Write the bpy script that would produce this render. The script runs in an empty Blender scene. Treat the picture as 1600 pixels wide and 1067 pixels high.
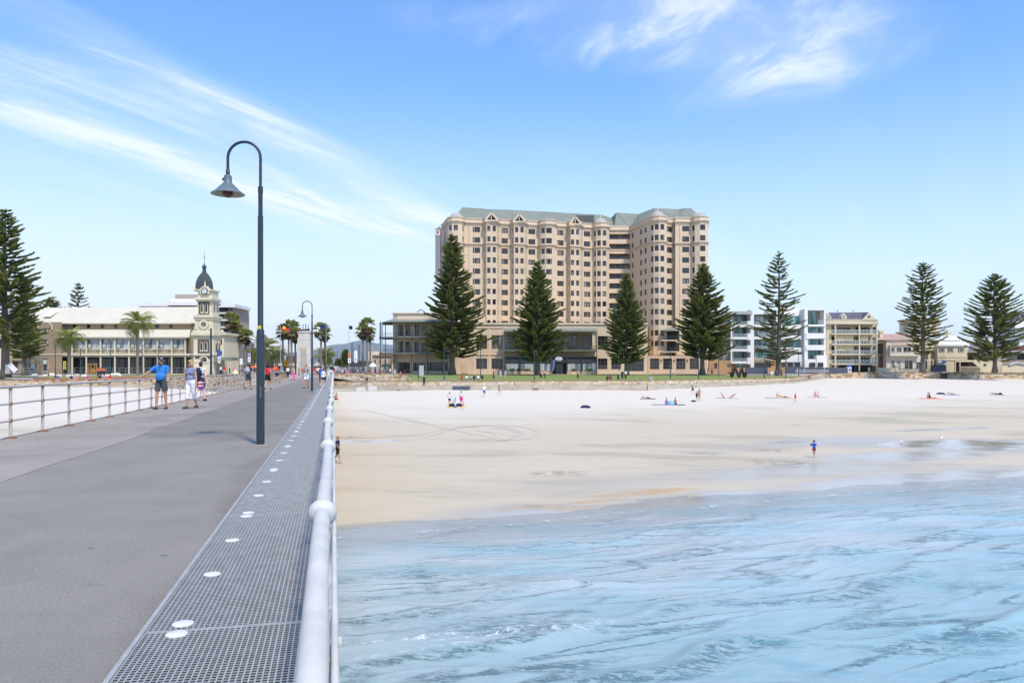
import bpy, bmesh, math, random
import numpy as np
from mathutils import Vector, Matrix
random.seed(7)
rng = np.random.default_rng(7)
S = bpy.context.scene
COL = S.collection
F = 1200.0; EZ = 1.4; HY = 576.0          # focal length in photo pixels, eye height over the deck, horizon row
# ------------------------------------------------------------------ camera
cam_d = bpy.data.cameras.new('camera'); cam = bpy.data.objects.new('camera', cam_d); COL.objects.link(cam)
cam.location = (0, 0, EZ); cam.rotation_euler = (math.radians(90), 0, 0)
cam_d.sensor_width = 36; cam_d.lens = 27.0; cam_d.shift_y = (HY - 533.5) / 1600
cam_d.clip_start = 0.05; cam_d.clip_end = 30000
cam_d.dof.use_dof = True; cam_d.dof.focus_distance = 28; cam_d.dof.aperture_fstop = 11
S.camera = cam
# ------------------------------------------------------------------ sky, sun, exposure
SUN_AZ = math.radians(152); SUN_EL = math.radians(56)      # azimuth clockwise from +Y (the view): behind, a little right
W = bpy.data.worlds.new('World'); S.world = W; W.use_nodes = True
nt = W.node_tree; nt.nodes.clear(); N = nt.nodes; L = nt.links
def wn(t, **k):
    n = N.new(t)
    for a, b in k.items(): setattr(n, a, b)
    return n
def wmath(op, a, b=None, c=None, clamp=False):
    n = wn('ShaderNodeMath', operation=op, use_clamp=clamp)
    for i, s in enumerate((a, b, c)):
        if s is None: continue
        if isinstance(s, (int, float)): n.inputs[i].default_value = s
        else: L.new(s, n.inputs[i])
    return n.outputs[0]
sky = wn('ShaderNodeTexSky', sky_type='NISHITA'); sky.sun_disc = False
sky.sun_elevation = SUN_EL; sky.sun_rotation = SUN_AZ
sky.altitude = 0; sky.air_density = 1.3; sky.dust_density = 0.6; sky.ozone_density = 2.2
tc = wn('ShaderNodeTexCoord'); sep = wn('ShaderNodeSeparateXYZ'); L.new(tc.outputs['Generated'], sep.inputs[0])
zc = wmath('MAXIMUM', sep.outputs[2], 0.03)
# project the view ray onto a flat cloud deck: x/z, y/z
pz = wmath('ADD', zc, 0.10)
cx = wmath('DIVIDE', sep.outputs[0], pz); cy = wmath('DIVIDE', sep.outputs[1], pz)
cv = wn('ShaderNodeCombineXYZ'); L.new(cx, cv.inputs[0]); L.new(cy, cv.inputs[1])
def cirrus(rot, sc, nscale, lo, hi, seed, rough=.6, dist=.5, detail=9):
    c, s = math.cos(math.radians(rot)), math.sin(math.radians(rot))      # rot: the way the strands run
    p = wmath('MULTIPLY_ADD', cx, c * sc[0], wmath('MULTIPLY_ADD', cy, s * sc[0], seed)); q = wmath('MULTIPLY_ADD', cx, -s * sc[1], wmath('MULTIPLY_ADD', cy, c * sc[1], seed * 1.7))
    mp = wn('ShaderNodeCombineXYZ'); L.new(p, mp.inputs[0]); L.new(q, mp.inputs[1])
    t = wn('ShaderNodeTexNoise'); t.inputs['Scale'].default_value = nscale; t.inputs['Detail'].default_value = detail
    t.inputs['Roughness'].default_value = rough; t.inputs['Distortion'].default_value = dist
    L.new(mp.outputs[0], t.inputs['Vector'])
    r = wn('ShaderNodeMapRange', interpolation_type='SMOOTHERSTEP'); r.inputs[1].default_value = lo; r.inputs[2].default_value = hi
    L.new(t.outputs[0], r.inputs[0]); return r.outputs[0]
def blob(px, py, rx, ry, rot=0, soft=1.0):
    """a patch of sky about one direction, in the cloud deck's own plane"""
    x = (px - 800) / F; z = (HY - py) / F; l = math.sqrt(x * x + 1 + z * z); x, y, z = x / l, 1 / l, z / l
    u, v = x / (z + .10), y / (z + .10)
    a = wmath('SUBTRACT', cx, u); b = wmath('SUBTRACT', cy, v); c, s = math.cos(math.radians(rot)), math.sin(math.radians(rot))
    p = wmath('ADD', wmath('MULTIPLY', a, c / rx), wmath('MULTIPLY', b, s / rx)); q = wmath('ADD', wmath('MULTIPLY', a, -s / ry), wmath('MULTIPLY', b, c / ry))
    d = wmath('SQRT', wmath('ADD', wmath('MULTIPLY', p, p), wmath('MULTIPLY', q, q)))
    r = wn('ShaderNodeMapRange', interpolation_type='SMOOTHSTEP'); r.inputs[1].default_value = 1.0 + soft * .5; r.inputs[2].default_value = 1.0 - soft
    L.new(d, r.inputs[0]); return r.outputs[0]
streak = cirrus(60, (0.5, 3.0), 1.5, .38, .74, 3.1, .62, .6)
fine = cirrus(48, (0.8, 3.0), 3.0, .42, .75, 9.4, .68, 1.2)
curl = cirrus(105, (1.0, 1.7), 2.6, .34, .80, 5.7, .66, .7)
veil = cirrus(58, (0.4, 1.2), .9, .46, .78, 12.3, .55, .4)
def A(*xs):
    r = xs[0]
    for x in xs[1:]: r = wmath('ADD', r, x)
    return r
def M_(a, b): return wmath('MULTIPLY', a, b)
soft_streak = wmath('ADD', M_(streak, .75), M_(fine, .25))
c1 = M_(blob(330, 262, 1.9, .12, 57.5), A(M_(soft_streak, .66), .10))
c1b = M_(blob(180, 205, 1.6, .42, 57.5), A(M_(soft_streak, .5), .08))
c2 = M_(blob(560, 272, 1.5, .11, 66), A(M_(soft_streak, .8), .22))
c3 = M_(blob(560, 345, 1.0, .36, 60), A(M_(soft_streak, .9), .10))
c4 = M_(blob(60, 115, .55, .16, 30), A(M_(soft_streak, .5), .1))
c5 = M_(blob(1130, 40, .42, .24, 10, .9), A(M_(curl, .70), .20))
c6 = M_(blob(1225, 110, .30, .20, -40, .9), A(M_(curl, .7), .10))
c7 = M_(blob(900, 70, .40, .12, 20, .9), M_(curl, .4))
c8 = M_(blob(700, 345, .8, .10, 30), A(M_(soft_streak, .55), .2))
cl = wmath('MINIMUM', A(c1, c1b, c2, c3, c4, c5, c6, c7, c8, M_(veil, .12)), .85)
# thin white air low down, thicker to the left
low = wn('ShaderNodeMapRange', interpolation_type='SMOOTHSTEP'); low.inputs[1].default_value = .37; low.inputs[2].default_value = .02
L.new(sep.outputs[2], low.inputs[0])
west = wn('ShaderNodeMapRange', interpolation_type='SMOOTHSTEP'); west.inputs[1].default_value = .5; west.inputs[2].default_value = -.6
west.inputs[3].default_value = .72; west.inputs[4].default_value = 1.0
L.new(sep.outputs[0], west.inputs[0])
lw = M_(M_(low.outputs[0], west.outputs[0]), A(M_(streak, .12), .86))
hs = wn('ShaderNodeMix', data_type='RGBA', blend_type='MULTIPLY'); hs.inputs[0].default_value = 1; L.new(sky.outputs[0], hs.inputs[6]); hs.inputs[7].default_value = (.76, 1.08, 1.48, 1)
def mix(f, a, col):
    m = wn('ShaderNodeMix', data_type='RGBA'); L.new(f, m.inputs[0]); L.new(a, m.inputs[6]); m.inputs[7].default_value = (*col, 1); return m.outputs[2]
m1 = mix(lw, hs.outputs[2], (5.8, 6.15, 6.85))
m2 = mix(cl, m1, (6.0, 6.5, 7.3))
bg = wn('ShaderNodeBackground'); bg.inputs['Strength'].default_value = 0.10
L.new(m2, bg.inputs[0]); wo = wn('ShaderNodeOutputWorld'); L.new(bg.outputs[0], wo.inputs[0])
sd = bpy.data.lights.new('sun', 'SUN'); sun = bpy.data.objects.new('sun', sd); COL.objects.link(sun)
sd.energy = 2.6; sd.angle = math.radians(5); sd.color = (1, .90, .75)
to_sun = Vector((math.sin(SUN_AZ) * math.cos(SUN_EL), math.cos(SUN_AZ) * math.cos(SUN_EL), math.sin(SUN_EL)))
sun.rotation_euler = to_sun.to_track_quat('Z', 'Y').to_euler()
S.view_settings.view_transform = 'Standard'; S.view_settings.look = 'None'; S.view_settings.exposure = 0.72
S.view_settings.gamma = 1; S.view_settings.use_curve_mapping = False
S.cycles.max_bounces = 6; S.cycles.diffuse_bounces = 3; S.cycles.glossy_bounces = 3; S.cycles.transparent_max_bounces = 8
# ------------------------------------------------------------------ helpers
def X_(px, Y): return (px - 800) / F * Y
def Z_(py, Y): return EZ - (py - HY) / F * Y
def PX(x, y): return 800 + F * x / y
def hexc(h):
    h = h.lstrip('#'); return tuple(((int(h[i:i + 2], 16) / 255) ** 2.2) for i in (0, 2, 4))
def tag(o, label=None, cat=None, group=None, kind=None):
    for k, v in (('label', label), ('category', cat), ('group', group), ('kind', kind)):
        if v: o[k] = v
    return o
def empty(name, loc, label=None, cat=None, group=None, kind=None):
    o = bpy.data.objects.new(name, None); COL.objects.link(o); o.location = loc; o.empty_display_size = .2
    return tag(o, label, cat, group, kind)
def wloc(o):
    v = Vector((0, 0, 0))
    while o: v = v + Vector(o.location); o = o.parent
    return v
def link(name, me, parent=None, loc=(0, 0, 0), rz=0):
    o = bpy.data.objects.new(name, me); COL.objects.link(o); o.location = loc
    if rz: o.rotation_euler = (0, 0, rz)
    if parent: o.parent = parent
    return o
class MB:
    def __init__(s): s.v = []; s.f = []; s.m = []; s.c = None
    def quad(s, a, b, c, d, m=0):
        n = len(s.v); s.v += [tuple(a), tuple(b), tuple(c), tuple(d)]; s.f.append((n, n + 1, n + 2, n + 3)); s.m.append(m)
    def tri(s, a, b, c, m=0):
        n = len(s.v); s.v += [tuple(a), tuple(b), tuple(c)]; s.f.append((n, n + 1, n + 2)); s.m.append(m)
    def poly(s, pts, m=0):
        n = len(s.v); s.v += [tuple(p) for p in pts]; s.f.append(tuple(range(n, n + len(pts)))); s.m.append(m)
    def box(s, x0, x1, y0, y1, z0, z1, m=0):
        if x0 > x1: x0, x1 = x1, x0
        if y0 > y1: y0, y1 = y1, y0
        if z0 > z1: z0, z1 = z1, z0
        s.obox(Vector(((x0 + x1) / 2, (y0 + y1) / 2, (z0 + z1) / 2)), Vector(((x1 - x0) / 2, 0, 0)), Vector((0, (y1 - y0) / 2, 0)), Vector((0, 0, (z1 - z0) / 2)), m)
    def obox(s, c, a, b, d, m=0):
        n = len(s.v)
        for k in (-1, 1):
            for j, i in ((-1, -1), (-1, 1), (1, 1), (1, -1)):
                s.v.append(tuple(c + a * i + b * j + d * k))
        for q in ((0, 3, 2, 1), (4, 5, 6, 7), (0, 1, 5, 4), (1, 2, 6, 5), (2, 3, 7, 6), (3, 0, 4, 7)):
            s.f.append(tuple(n + i for i in q)); s.m.append(m)
    def bar(s, p, q, w, h, m=0, up=(0, 0, 1)):
        p = Vector(p); q = Vector(q); d = (q - p); u = Vector(up)
        a = d.cross(u)
        if a.length < 1e-6: a = d.cross(Vector((0, 1, 0)))
        a.normalize(); b = a.cross(d).normalized()
        s.obox((p + q) / 2, a * w / 2, b * h / 2, d / 2, m)
    def tube(s, pts, rad, n=8, m=0, cap=True):
        pts = [Vector(p) for p in pts]
        if not hasattr(rad, '__len__'): rad = [rad] * len(pts)
        base = len(s.v); prev = None
        for i, p in enumerate(pts):
            t = (pts[min(i + 1, len(pts) - 1)] - pts[max(i - 1, 0)]).normalized()
            if prev is None:
                a = t.cross(Vector((0, 0, 1)))
                if a.length < 1e-3: a = t.cross(Vector((1, 0, 0)))
            else: a = prev - t * prev.dot(t)
            a.normalize(); prev = a; b = t.cross(a)
            for k in range(n):
                an = 2 * math.pi * k / n; s.v.append(tuple(p + (a * math.cos(an) + b * math.sin(an)) * rad[i]))
        for i in range(len(pts) - 1):
            for k in range(n):
                s.f.append((base + i * n + k, base + i * n + (k + 1) % n, base + (i + 1) * n + (k + 1) % n, base + (i + 1) * n + k)); s.m.append(m)
        if cap:
            s.f.append(tuple(base + k for k in range(n))[::-1]); s.m.append(m)
            s.f.append(tuple(base + (len(pts) - 1) * n + k for k in range(n))); s.m.append(m)
    def lathe(s, c, prof, n=12, m=0, sx=1, sy=1, a0=0, a1=2 * math.pi):
        base = len(s.v); full = abs(a1 - a0 - 2 * math.pi) < 1e-6; k1 = n if full else n + 1
        for r, z in prof:
            for k in range(k1):
                an = a0 + (a1 - a0) * k / n; s.v.append((c[0] + r * math.cos(an) * sx, c[1] + r * math.sin(an) * sy, c[2] + z))
        for i in range(len(prof) - 1):
            for k in range(n):
                k2 = (k + 1) % k1
                s.f.append((base + i * k1 + k, base + i * k1 + k2, base + (i + 1) * k1 + k2, base + (i + 1) * k1 + k)); s.m.append(m)
    def build(s, name, mats, parent=None, loc=None, smooth=False, auto=None):
        if not isinstance(mats, (list, tuple)): mats = [mats]
        o0 = wloc(parent) if parent else Vector(loc if loc is not None else (0, 0, 0))
        va = np.array(s.v, dtype=np.float32) - np.array(o0, dtype=np.float32)
        me = bpy.data.meshes.new(name); me.from_pydata(va.tolist(), [], s.f)
        for mt in mats: me.materials.append(mt)
        if len(mats) > 1: me.polygons.foreach_set('material_index', s.m)
        if smooth:
            me.polygons.foreach_set('use_smooth', [True] * len(s.f))
            if auto: me.set_sharp_from_angle(angle=math.radians(auto))
        if s.c is not None:
            at = me.color_attributes.new('Col', 'FLOAT_COLOR', 'POINT'); at.data.foreach_set('color', np.array(s.c, dtype=np.float32).ravel())
        me.update()
        o = link(name, me, parent, (0, 0, 0) if parent else o0)
        return o
def npmesh(name, V, Fq, mats, parent=None, loc=(0, 0, 0), smooth=True, attrs=None, mi=None, cols=None):
    """fast mesh from arrays: V (n,3), Fq (m,3|4)"""
    o0 = np.array(wloc(parent) if parent else Vector(loc), dtype=np.float32)
    me = bpy.data.meshes.new(name); V = np.asarray(V, dtype=np.float32) - o0; k = Fq.shape[1]
    me.vertices.add(len(V)); me.vertices.foreach_set('co', V.ravel())
    me.loops.add(Fq.size); me.loops.foreach_set('vertex_index', Fq.ravel().astype(np.int32))
    me.polygons.add(len(Fq)); me.polygons.foreach_set('loop_start', np.arange(0, Fq.size, k, dtype=np.int32))
    if smooth: me.polygons.foreach_set('use_smooth', np.ones(len(Fq), dtype=bool))
    if not isinstance(mats, (list, tuple)): mats = [mats]
    for m in mats: me.materials.append(m)
    if mi is not None: me.polygons.foreach_set('material_index', np.asarray(mi, dtype=np.int32))
    for an, arr in (attrs or {}).items():
        a = me.attributes.new(an, 'FLOAT', 'POINT'); a.data.foreach_set('value', np.asarray(arr, dtype=np.float32))
    if cols is not None:
        a = me.color_attributes.new('Col', 'FLOAT_COLOR', 'POINT'); a.data.foreach_set('color', np.asarray(cols, dtype=np.float32).ravel())
    me.update(calc_edges=True); me.validate()
    return link(name, me, parent, (0, 0, 0) if parent else tuple(o0.tolist()))
# vectorised gradient noise
_pr = np.random.default_rng(3); _perm = _pr.permutation(512); _grad = _pr.uniform(-1, 1, (512, 2)); _grad /= np.linalg.norm(_grad, axis=1)[:, None]
def perlin(x, y, seed=0):
    x = np.asarray(x, float) + seed * 17.3; y = np.asarray(y, float) + seed * 9.1
    xi = np.floor(x).astype(int); yi = np.floor(y).astype(int); xf = x - xi; yf = y - yi
    def g(ix, iy, dx, dy):
        h = _perm[(_perm[ix & 511] + iy) & 511]; return _grad[h, 0] * dx + _grad[h, 1] * dy
    u = xf ** 3 * (xf * (xf * 6 - 15) + 10); v = yf ** 3 * (yf * (yf * 6 - 15) + 10)
    a = g(xi, yi, xf, yf); b = g(xi + 1, yi, xf - 1, yf); c = g(xi, yi + 1, xf, yf - 1); d = g(xi + 1, yi + 1, xf - 1, yf - 1)
    return ((a + (b - a) * u) * (1 - v) + (c + (d - c) * u) * v) * 1.5
def fbm(x, y, o=4, seed=0, g=.5):
    r = 0; a = 1
    for i in range(o): r = r + a * perlin(x * 2 ** i, y * 2 ** i, seed + i); a *= g
    return r
# ------------------------------------------------------------------ materials
MATS = {}
def mat(name, col, rough=.7, var=.12, scale=3.0, bump=0, bscale=None, metal=0, spec=.4, col2=None, attr=False, objvar=0, streak=None, lo=.35, hi=.65, coord='Object'):
    """principled with a noise-driven colour spread; attr: multiply by the Col attribute"""
    if name in MATS: return MATS[name]
    m = bpy.data.materials.new(name); m.use_nodes = True; t = m.node_tree; b = t.nodes['Principled BSDF']
    b.inputs['Roughness'].default_value = rough; b.inputs['Metallic'].default_value = metal; b.inputs['Specular IOR Level'].default_value = spec
    co = t.nodes.new('ShaderNodeTexCoord'); vec = co.outputs[coord]
    if streak:
        mp = t.nodes.new('ShaderNodeMapping'); mp.inputs['Scale'].default_value = streak; t.links.new(vec, mp.inputs[0]); vec = mp.outputs[0]
    ns = t.nodes.new('ShaderNodeTexNoise'); ns.inputs['Scale'].default_value = scale; ns.inputs['Detail'].default_value = 6; ns.inputs['Roughness'].default_value = .62
    t.links.new(vec, ns.inputs['Vector'])
    mr = t.nodes.new('ShaderNodeMapRange'); mr.inputs[1].default_value = lo; mr.inputs[2].default_value = hi; t.links.new(ns.outputs[0], mr.inputs[0])
    mx = t.nodes.new('ShaderNodeMix'); mx.data_type = 'RGBA'; t.links.new(mr.outputs[0], mx.inputs[0])
    c1 = [c * (1 + var) for c in col]; c2 = col2 or [c * (1 - var) for c in col]
    mx.inputs[6].default_value = (*[min(c, .95) for c in c1], 1); mx.inputs[7].default_value = (*c2, 1); out = mx.outputs[2]
    if attr:
        at = t.nodes.new('ShaderNodeAttribute'); at.attribute_name = 'Col'
        mm = t.nodes.new('ShaderNodeMix'); mm.data_type = 'RGBA'; mm.blend_type = 'MULTIPLY'; mm.inputs[0].default_value = 1
        t.links.new(out, mm.inputs[6]); t.links.new(at.outputs[0], mm.inputs[7]); out = mm.outputs[2]
    if objvar:
        oi = t.nodes.new('ShaderNodeObjectInfo'); r = t.nodes.new('ShaderNodeMapRange'); r.inputs[3].default_value = 1 - objvar; r.inputs[4].default_value = 1 + objvar
        t.links.new(oi.outputs['Random'], r.inputs[0]); hv = t.nodes.new('ShaderNodeHueSaturation'); t.links.new(r.outputs[0], hv.inputs['Value']); t.links.new(out, hv.inputs['Color']); out = hv.outputs[0]
    t.links.new(out, b.inputs['Base Color'])
    if bump:
        n2 = t.nodes.new('ShaderNodeTexNoise'); n2.inputs['Scale'].default_value = bscale or scale * 6; n2.inputs['Detail'].default_value = 5
        t.links.new(co.outputs[coord], n2.inputs['Vector'])
        bp = t.nodes.new('ShaderNodeBump'); bp.inputs['Strength'].default_value = bump; bp.inputs['Distance'].default_value = .03
        t.links.new(n2.outputs[0], bp.inputs['Height']); t.links.new(bp.outputs[0], b.inputs['Normal'])
    MATS[name] = m; return m
def glass(name, dark, light, amt=.5, rough=.08):
    """window glass seen by day: dark room, some panes with a pale curtain behind"""
    if name in MATS: return MATS[name]
    m = bpy.data.materials.new(name); m.use_nodes = True; t = m.node_tree; b = t.nodes['Principled BSDF']
    b.inputs['Roughness'].default_value = rough; b.inputs['Specular IOR Level'].default_value = .7
    oi = t.nodes.new('ShaderNodeObjectInfo'); co = t.nodes.new('ShaderNodeTexCoord')
    ns = t.nodes.new('ShaderNodeTexNoise'); ns.noise_dimensions = '4D'; ns.inputs['Scale'].default_value = .9; ns.inputs['Detail'].default_value = 1
    mp = t.nodes.new('ShaderNodeMapping'); mp.inputs['Scale'].default_value = (1, 1, .15); t.links.new(co.outputs['Object'], mp.inputs[0]); t.links.new(mp.outputs[0], ns.inputs['Vector'])
    k = t.nodes.new('ShaderNodeMath'); k.operation = 'MULTIPLY'; k.inputs[1].default_value = 37; t.links.new(oi.outputs['Random'], k.inputs[0]); t.links.new(k.outputs[0], ns.inputs['W'])
    mr = t.nodes.new('ShaderNodeMapRange'); mr.inputs[1].default_value = .75 - amt * .4; mr.inputs[2].default_value = .80 - amt * .4; t.links.new(ns.outputs[0], mr.inputs[0])
    mx = t.nodes.new('ShaderNodeMix'); mx.data_type = 'RGBA'; t.links.new(mr.outputs[0], mx.inputs[0]); mx.inputs[6].default_value = (*dark, 1); mx.inputs[7].default_value = (*light, 1)
    t.links.new(mx.outputs[2], b.inputs['Base Color']); MATS[name] = m; return m
# ------------------------------------------------------------------ lie of the land
TH = math.atan(279 / F); CT, ST = math.cos(TH), math.sin(TH)          # the pier runs this far left of the view
def pier(u, v, z=0.0): return Vector((-u * ST + v * CT, u * CT + v * ST, z))
def pier_px(px, py, h=EZ):
    """point on the deck (h below the eye) seen at a photo pixel -> u, v"""
    Y = h * F / (py - HY); X = X_(px, Y); return -X * ST + Y * CT, X * CT + Y * ST
NX, NY = -.379, .925                                                   # up the beach
def shore_s(X, Y): return X * NX + Y * NY
SP = ([-400, -60, 0, 22, 30, 34, 40, 52, 60, 70, 84, 100, 115, 150, 230], [-14, -9, -6.9, -5.35, -4.9, -4.74, -4.55, -4.22, -3.95, -3.58, -3.07, -2.5, -1.98, -1.15, -1.0])
WATER = -4.87
def sand_z(X, Y):
    s = shore_s(np.asarray(X, float), np.asarray(Y, float))
    return np.interp(s, *SP) + np.where(s > 30, 1, .4) * (.05 * perlin(np.asarray(X) / 9, np.asarray(Y) / 7, 2) + .02 * perlin(np.asarray(X) / 2.3, np.asarray(Y) / 1.7, 5))
def on_sand(px, py):
    lo, hi = 12.0, 400.0
    for _ in range(50):
        m = (lo + hi) / 2
        if float(sand_z(X_(px, m), m)) > Z_(py, m): hi = m
        else: lo = m
    return lo
#               px,   wall Y, ground at wall, ground at the row of houses
CLM = [(-2600, 150, .2, .5), (-300, 128, -.3, .5), (0, 122, -.5, .5), (150, 121, -.4, .5), (265, 120, .0, .5), (340, 112, .05, .35), (400, 102, .04, .2), (440, 100, .0, .15),
       (521, 120, -.05, .1), (560, 119.5, -.6, .1), (640, 120, -.62, .08), (750, 122, -.62, .06), (1010, 127, -.62, .06), (1150, 145, -.62, .05), (1240, 163, -.62, .1), (1264, 176, -.40, .2), (1278, 192, -.05, .3), (1292, 206, .32, .42), (1600, 206, .36, .5), (2600, 215, .4, .5), (4200, 220, .4, .5)]
_c = np.array(CLM, float)
def wallY(px): return float(np.interp(px, _c[:, 0], _c[:, 1]))
def gz(px, Y):
    yw = np.interp(px, _c[:, 0], _c[:, 1]); a = np.interp(px, _c[:, 0], _c[:, 2]); b = np.interp(px, _c[:, 0], _c[:, 3])
    yb = np.maximum(yw + 22, 186.0)
    return a + (b - a) * np.clip((Y - yw) / (yb - yw), 0, 1)
def gzf(px, Y): return float(gz(px, Y))
cols_px = sorted(set(list(range(-2600, 4201, 100)) + list(range(-200, 1800, 20)) + [int(c[0]) for c in CLM]))
def ground_sheet(name, pxs, f0, f1, rows, m, dz, kind='structure', parent=None):
    """patch of ground between columns of sight, from fraction/Y f0(px) to f1(px)"""
    V = []; Q = []
    for j in range(rows + 1):
        for p in pxs:
            a, b = f0(p), f1(p); Y = a + (b - a) * (j / rows)
            V.append((X_(p, Y), Y, gzf(p, Y) + dz))
    n = len(pxs)
    for j in range(rows):
        for i in range(n - 1): Q.append((j * n + i, j * n + i + 1, (j + 1) * n + i + 1, (j + 1) * n + i))
    o = npmesh(name, np.array(V), np.array(Q), m, parent=parent); return tag(o, kind=kind)
m_ground = mat('paving ground', (.36, .32, .28), .9, .15, .15)
V = []; Q = []; ystep = [0, 6, 14, 30, 66, 120, 400, 1500, 9000]
for d in ystep:
    for p in cols_px:
        Y = wallY(p) + d + .18; V.append((X_(p, Y), Y, gzf(p, Y)))
n = len(cols_px)
for j in range(len(ystep) - 1):
    for i in range(n - 1): Q.append((j * n + i, j * n + i + 1, (j + 1) * n + i + 1, (j + 1) * n + i))
tag(npmesh('ground', np.array(V), np.array(Q), m_ground), kind='structure')
# lawns
m_grass = mat('lawn grass', (.125, .19, .035), .95, .25, .25, bump=.6, bscale=8, col2=(.20, .22, .06))
lawn_px = [624, 640, 655] + list(range(680, 1261, 20)) + [1268]
tag(ground_sheet('lawn', lawn_px, lambda p: wallY(p) + .55, lambda p: 176 if p > 900 else 179, 22, m_grass, .012), 'mown green lawn in front of the tall hotel', kind='structure')
m_dry = mat('dry lawn grass', (.22, .20, .07), .95, .25, .2, col2=(.16, .20, .05))
tag(ground_sheet('lawn', [-300, -200] + list(range(-100, 341, 20)), lambda p: wallY(p) + 9, lambda p: 152, 8, m_dry, .012), kind='structure')
m_path = mat('grey path paving', (.30, .29, .28), .9, .08, .5)
# path curving through the lawn from the plaza
V = []; Q = []
pp = [(612, 150), (640, 141), (668, 134), (700, 129), (740, 126)]
for i, (p, Y) in enumerate(pp):
    for k in (-2.2 + .3 * i, 2.2 - .3 * i): V.append((X_(p, Y + k), Y + k, gzf(p, Y + k) + .03))
for i in range(len(pp) - 1): Q.append((2 * i, 2 * i + 2, 2 * i + 3, 2 * i + 1))
tag(npmesh('path', np.array(V), np.array(Q), m_path), kind='structure')
m_forec = mat('hotel terrace paving', (.33, .25, .20), .9, .08, .5)
tag(ground_sheet('terrace', [620, 700, 800, 900, 1000, 1060, 1110, 1135], lambda p: 179.2, lambda p: 188 if p < 1005 else 197, 2, m_forec, .02), kind='structure')
# distant hills
m_hill = mat('blue grey hills', (.12, .15, .15), .95, .2, .002)
def hills(px0, px1, Y, prof, name='hills'):
    V = []; Q = []; xs = np.arange(px0, px1 + 1, 12)
    for j, (dy, k) in enumerate(((0, 0), (500, .55), (1300, 1), (3000, .2))):
        for p in xs:
            h = np.interp(p, [a for a, b in prof], [b for a, b in prof]); hh = (HY - h) / F * Y * (1 + dy / Y) * (1 + .12 * float(fbm(p / 60., j * 3.1, 3)))
            V.append((X_(p, Y + dy), Y + dy, -5 + (hh + 5) * k))
    n = len(xs)
    for j in range(3):
        for i in range(n - 1): Q.append((j * n + i, j * n + i + 1, (j + 1) * n + i + 1, (j + 1) * n + i))
    return tag(npmesh(name, np.array(V), np.array(Q), m_hill), kind='structure')
hills(-900, 2600, 6800, [(-900, 560), (300, 562), (400, 553), (470, 549), (520, 539), (560, 534), (620, 538), (700, 546), (900, 552), (1300, 548), (1500, 545), (1800, 552), (2600, 560)])
# ------------------------------------------------------------------ sand
m = bpy.data.materials.new('beach sand'); m.use_nodes = True; MATS['sand'] = m; t = m.node_tree; b = t.nodes['Principled BSDF']
def nd(tt, **k):
    n = t.nodes.new(tt)
    for a, v in k.items(): setattr(n, a, v)
    return n
def nmath(op, a, b2=None, clamp=False):
    n = nd('ShaderNodeMath', operation=op, use_clamp=clamp)
    for i, s in enumerate((a, b2)):
        if s is None: continue
        if isinstance(s, (int, float)): n.inputs[i].default_value = s
        else: t.links.new(s, n.inputs[i])
    return n.outputs[0]
def nnoise(vec, sc, scale3=None, detail=6, rough=.6, dist=0, rot=0):
    if scale3:
        mp = nd('ShaderNodeMapping'); mp.inputs['Scale'].default_value = scale3; mp.inputs['Rotation'].default_value = (0, 0, rot); t.links.new(vec, mp.inputs[0]); vec = mp.outputs[0]
    n = nd('ShaderNodeTexNoise'); n.inputs['Scale'].default_value = sc; n.inputs['Detail'].default_value = detail; n.inputs['Roughness'].default_value = rough; n.inputs['Distortion'].default_value = dist
    t.links.new(vec, n.inputs['Vector']); return n.outputs[0]
def nramp(f, a, b2, c=0, d=1):
    n = nd('ShaderNodeMapRange', interpolation_type='SMOOTHSTEP')
    for i, v in ((1, a), (2, b2), (3, c), (4, d)): n.inputs[i].default_value = v
    t.links.new(f, n.inputs[0]); return n.outputs[0]
def nmix(f, a, b2, blend='MIX'):
    n = nd('ShaderNodeMix', data_type='RGBA', blend_type=blend)
    if isinstance(f, (int, float)): n.inputs[0].default_value = f
    else: t.links.new(f, n.inputs[0])
    for i, s in ((6, a), (7, b2)):
        if isinstance(s, tuple): n.inputs[i].default_value = (*s, 1)
        else: t.links.new(s, n.inputs[i])
    return n.outputs[2]
geo = nd('ShaderNodeNewGeometry'); pos = geo.outputs['Position']
a_s = nd('ShaderNodeAttribute'); a_s.attribute_name = 'upbeach'; a_w = nd('ShaderNodeAttribute'); a_w.attribute_name = 'wet'; sv = a_s.outputs['Fac']
big = nnoise(pos, .05, (1, 1.8, 1)); mid = nnoise(pos, .35, (.35, 1.6, 1)); finen = nnoise(pos, 3.0)
s2 = nmath('ADD', sv, nmath('MULTIPLY', nmath('SUBTRACT', big, .5), 26))
dryf = nramp(s2, 55, 92)
damp = nmix(mid, (.48, .41, .31), (.57, .495, .385)); dry = nmix(finen, (.60, .54, .455), (.69, .625, .53))
c = nmix(dryf, damp, dry)
# stretches of greenish and tan damp sand
c = nmix(nmath('MULTIPLY', nramp(nnoise(pos, .12, (.5, 1.5, 1)), .5, .66), nmath('SUBTRACT', 1, dryf)), c, (.40, .36, .265))
wetn = nmath('MULTIPLY', a_w.outputs['Fac'], 1)
c = nmix(wetn, c, (.46, .40, .32))
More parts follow.
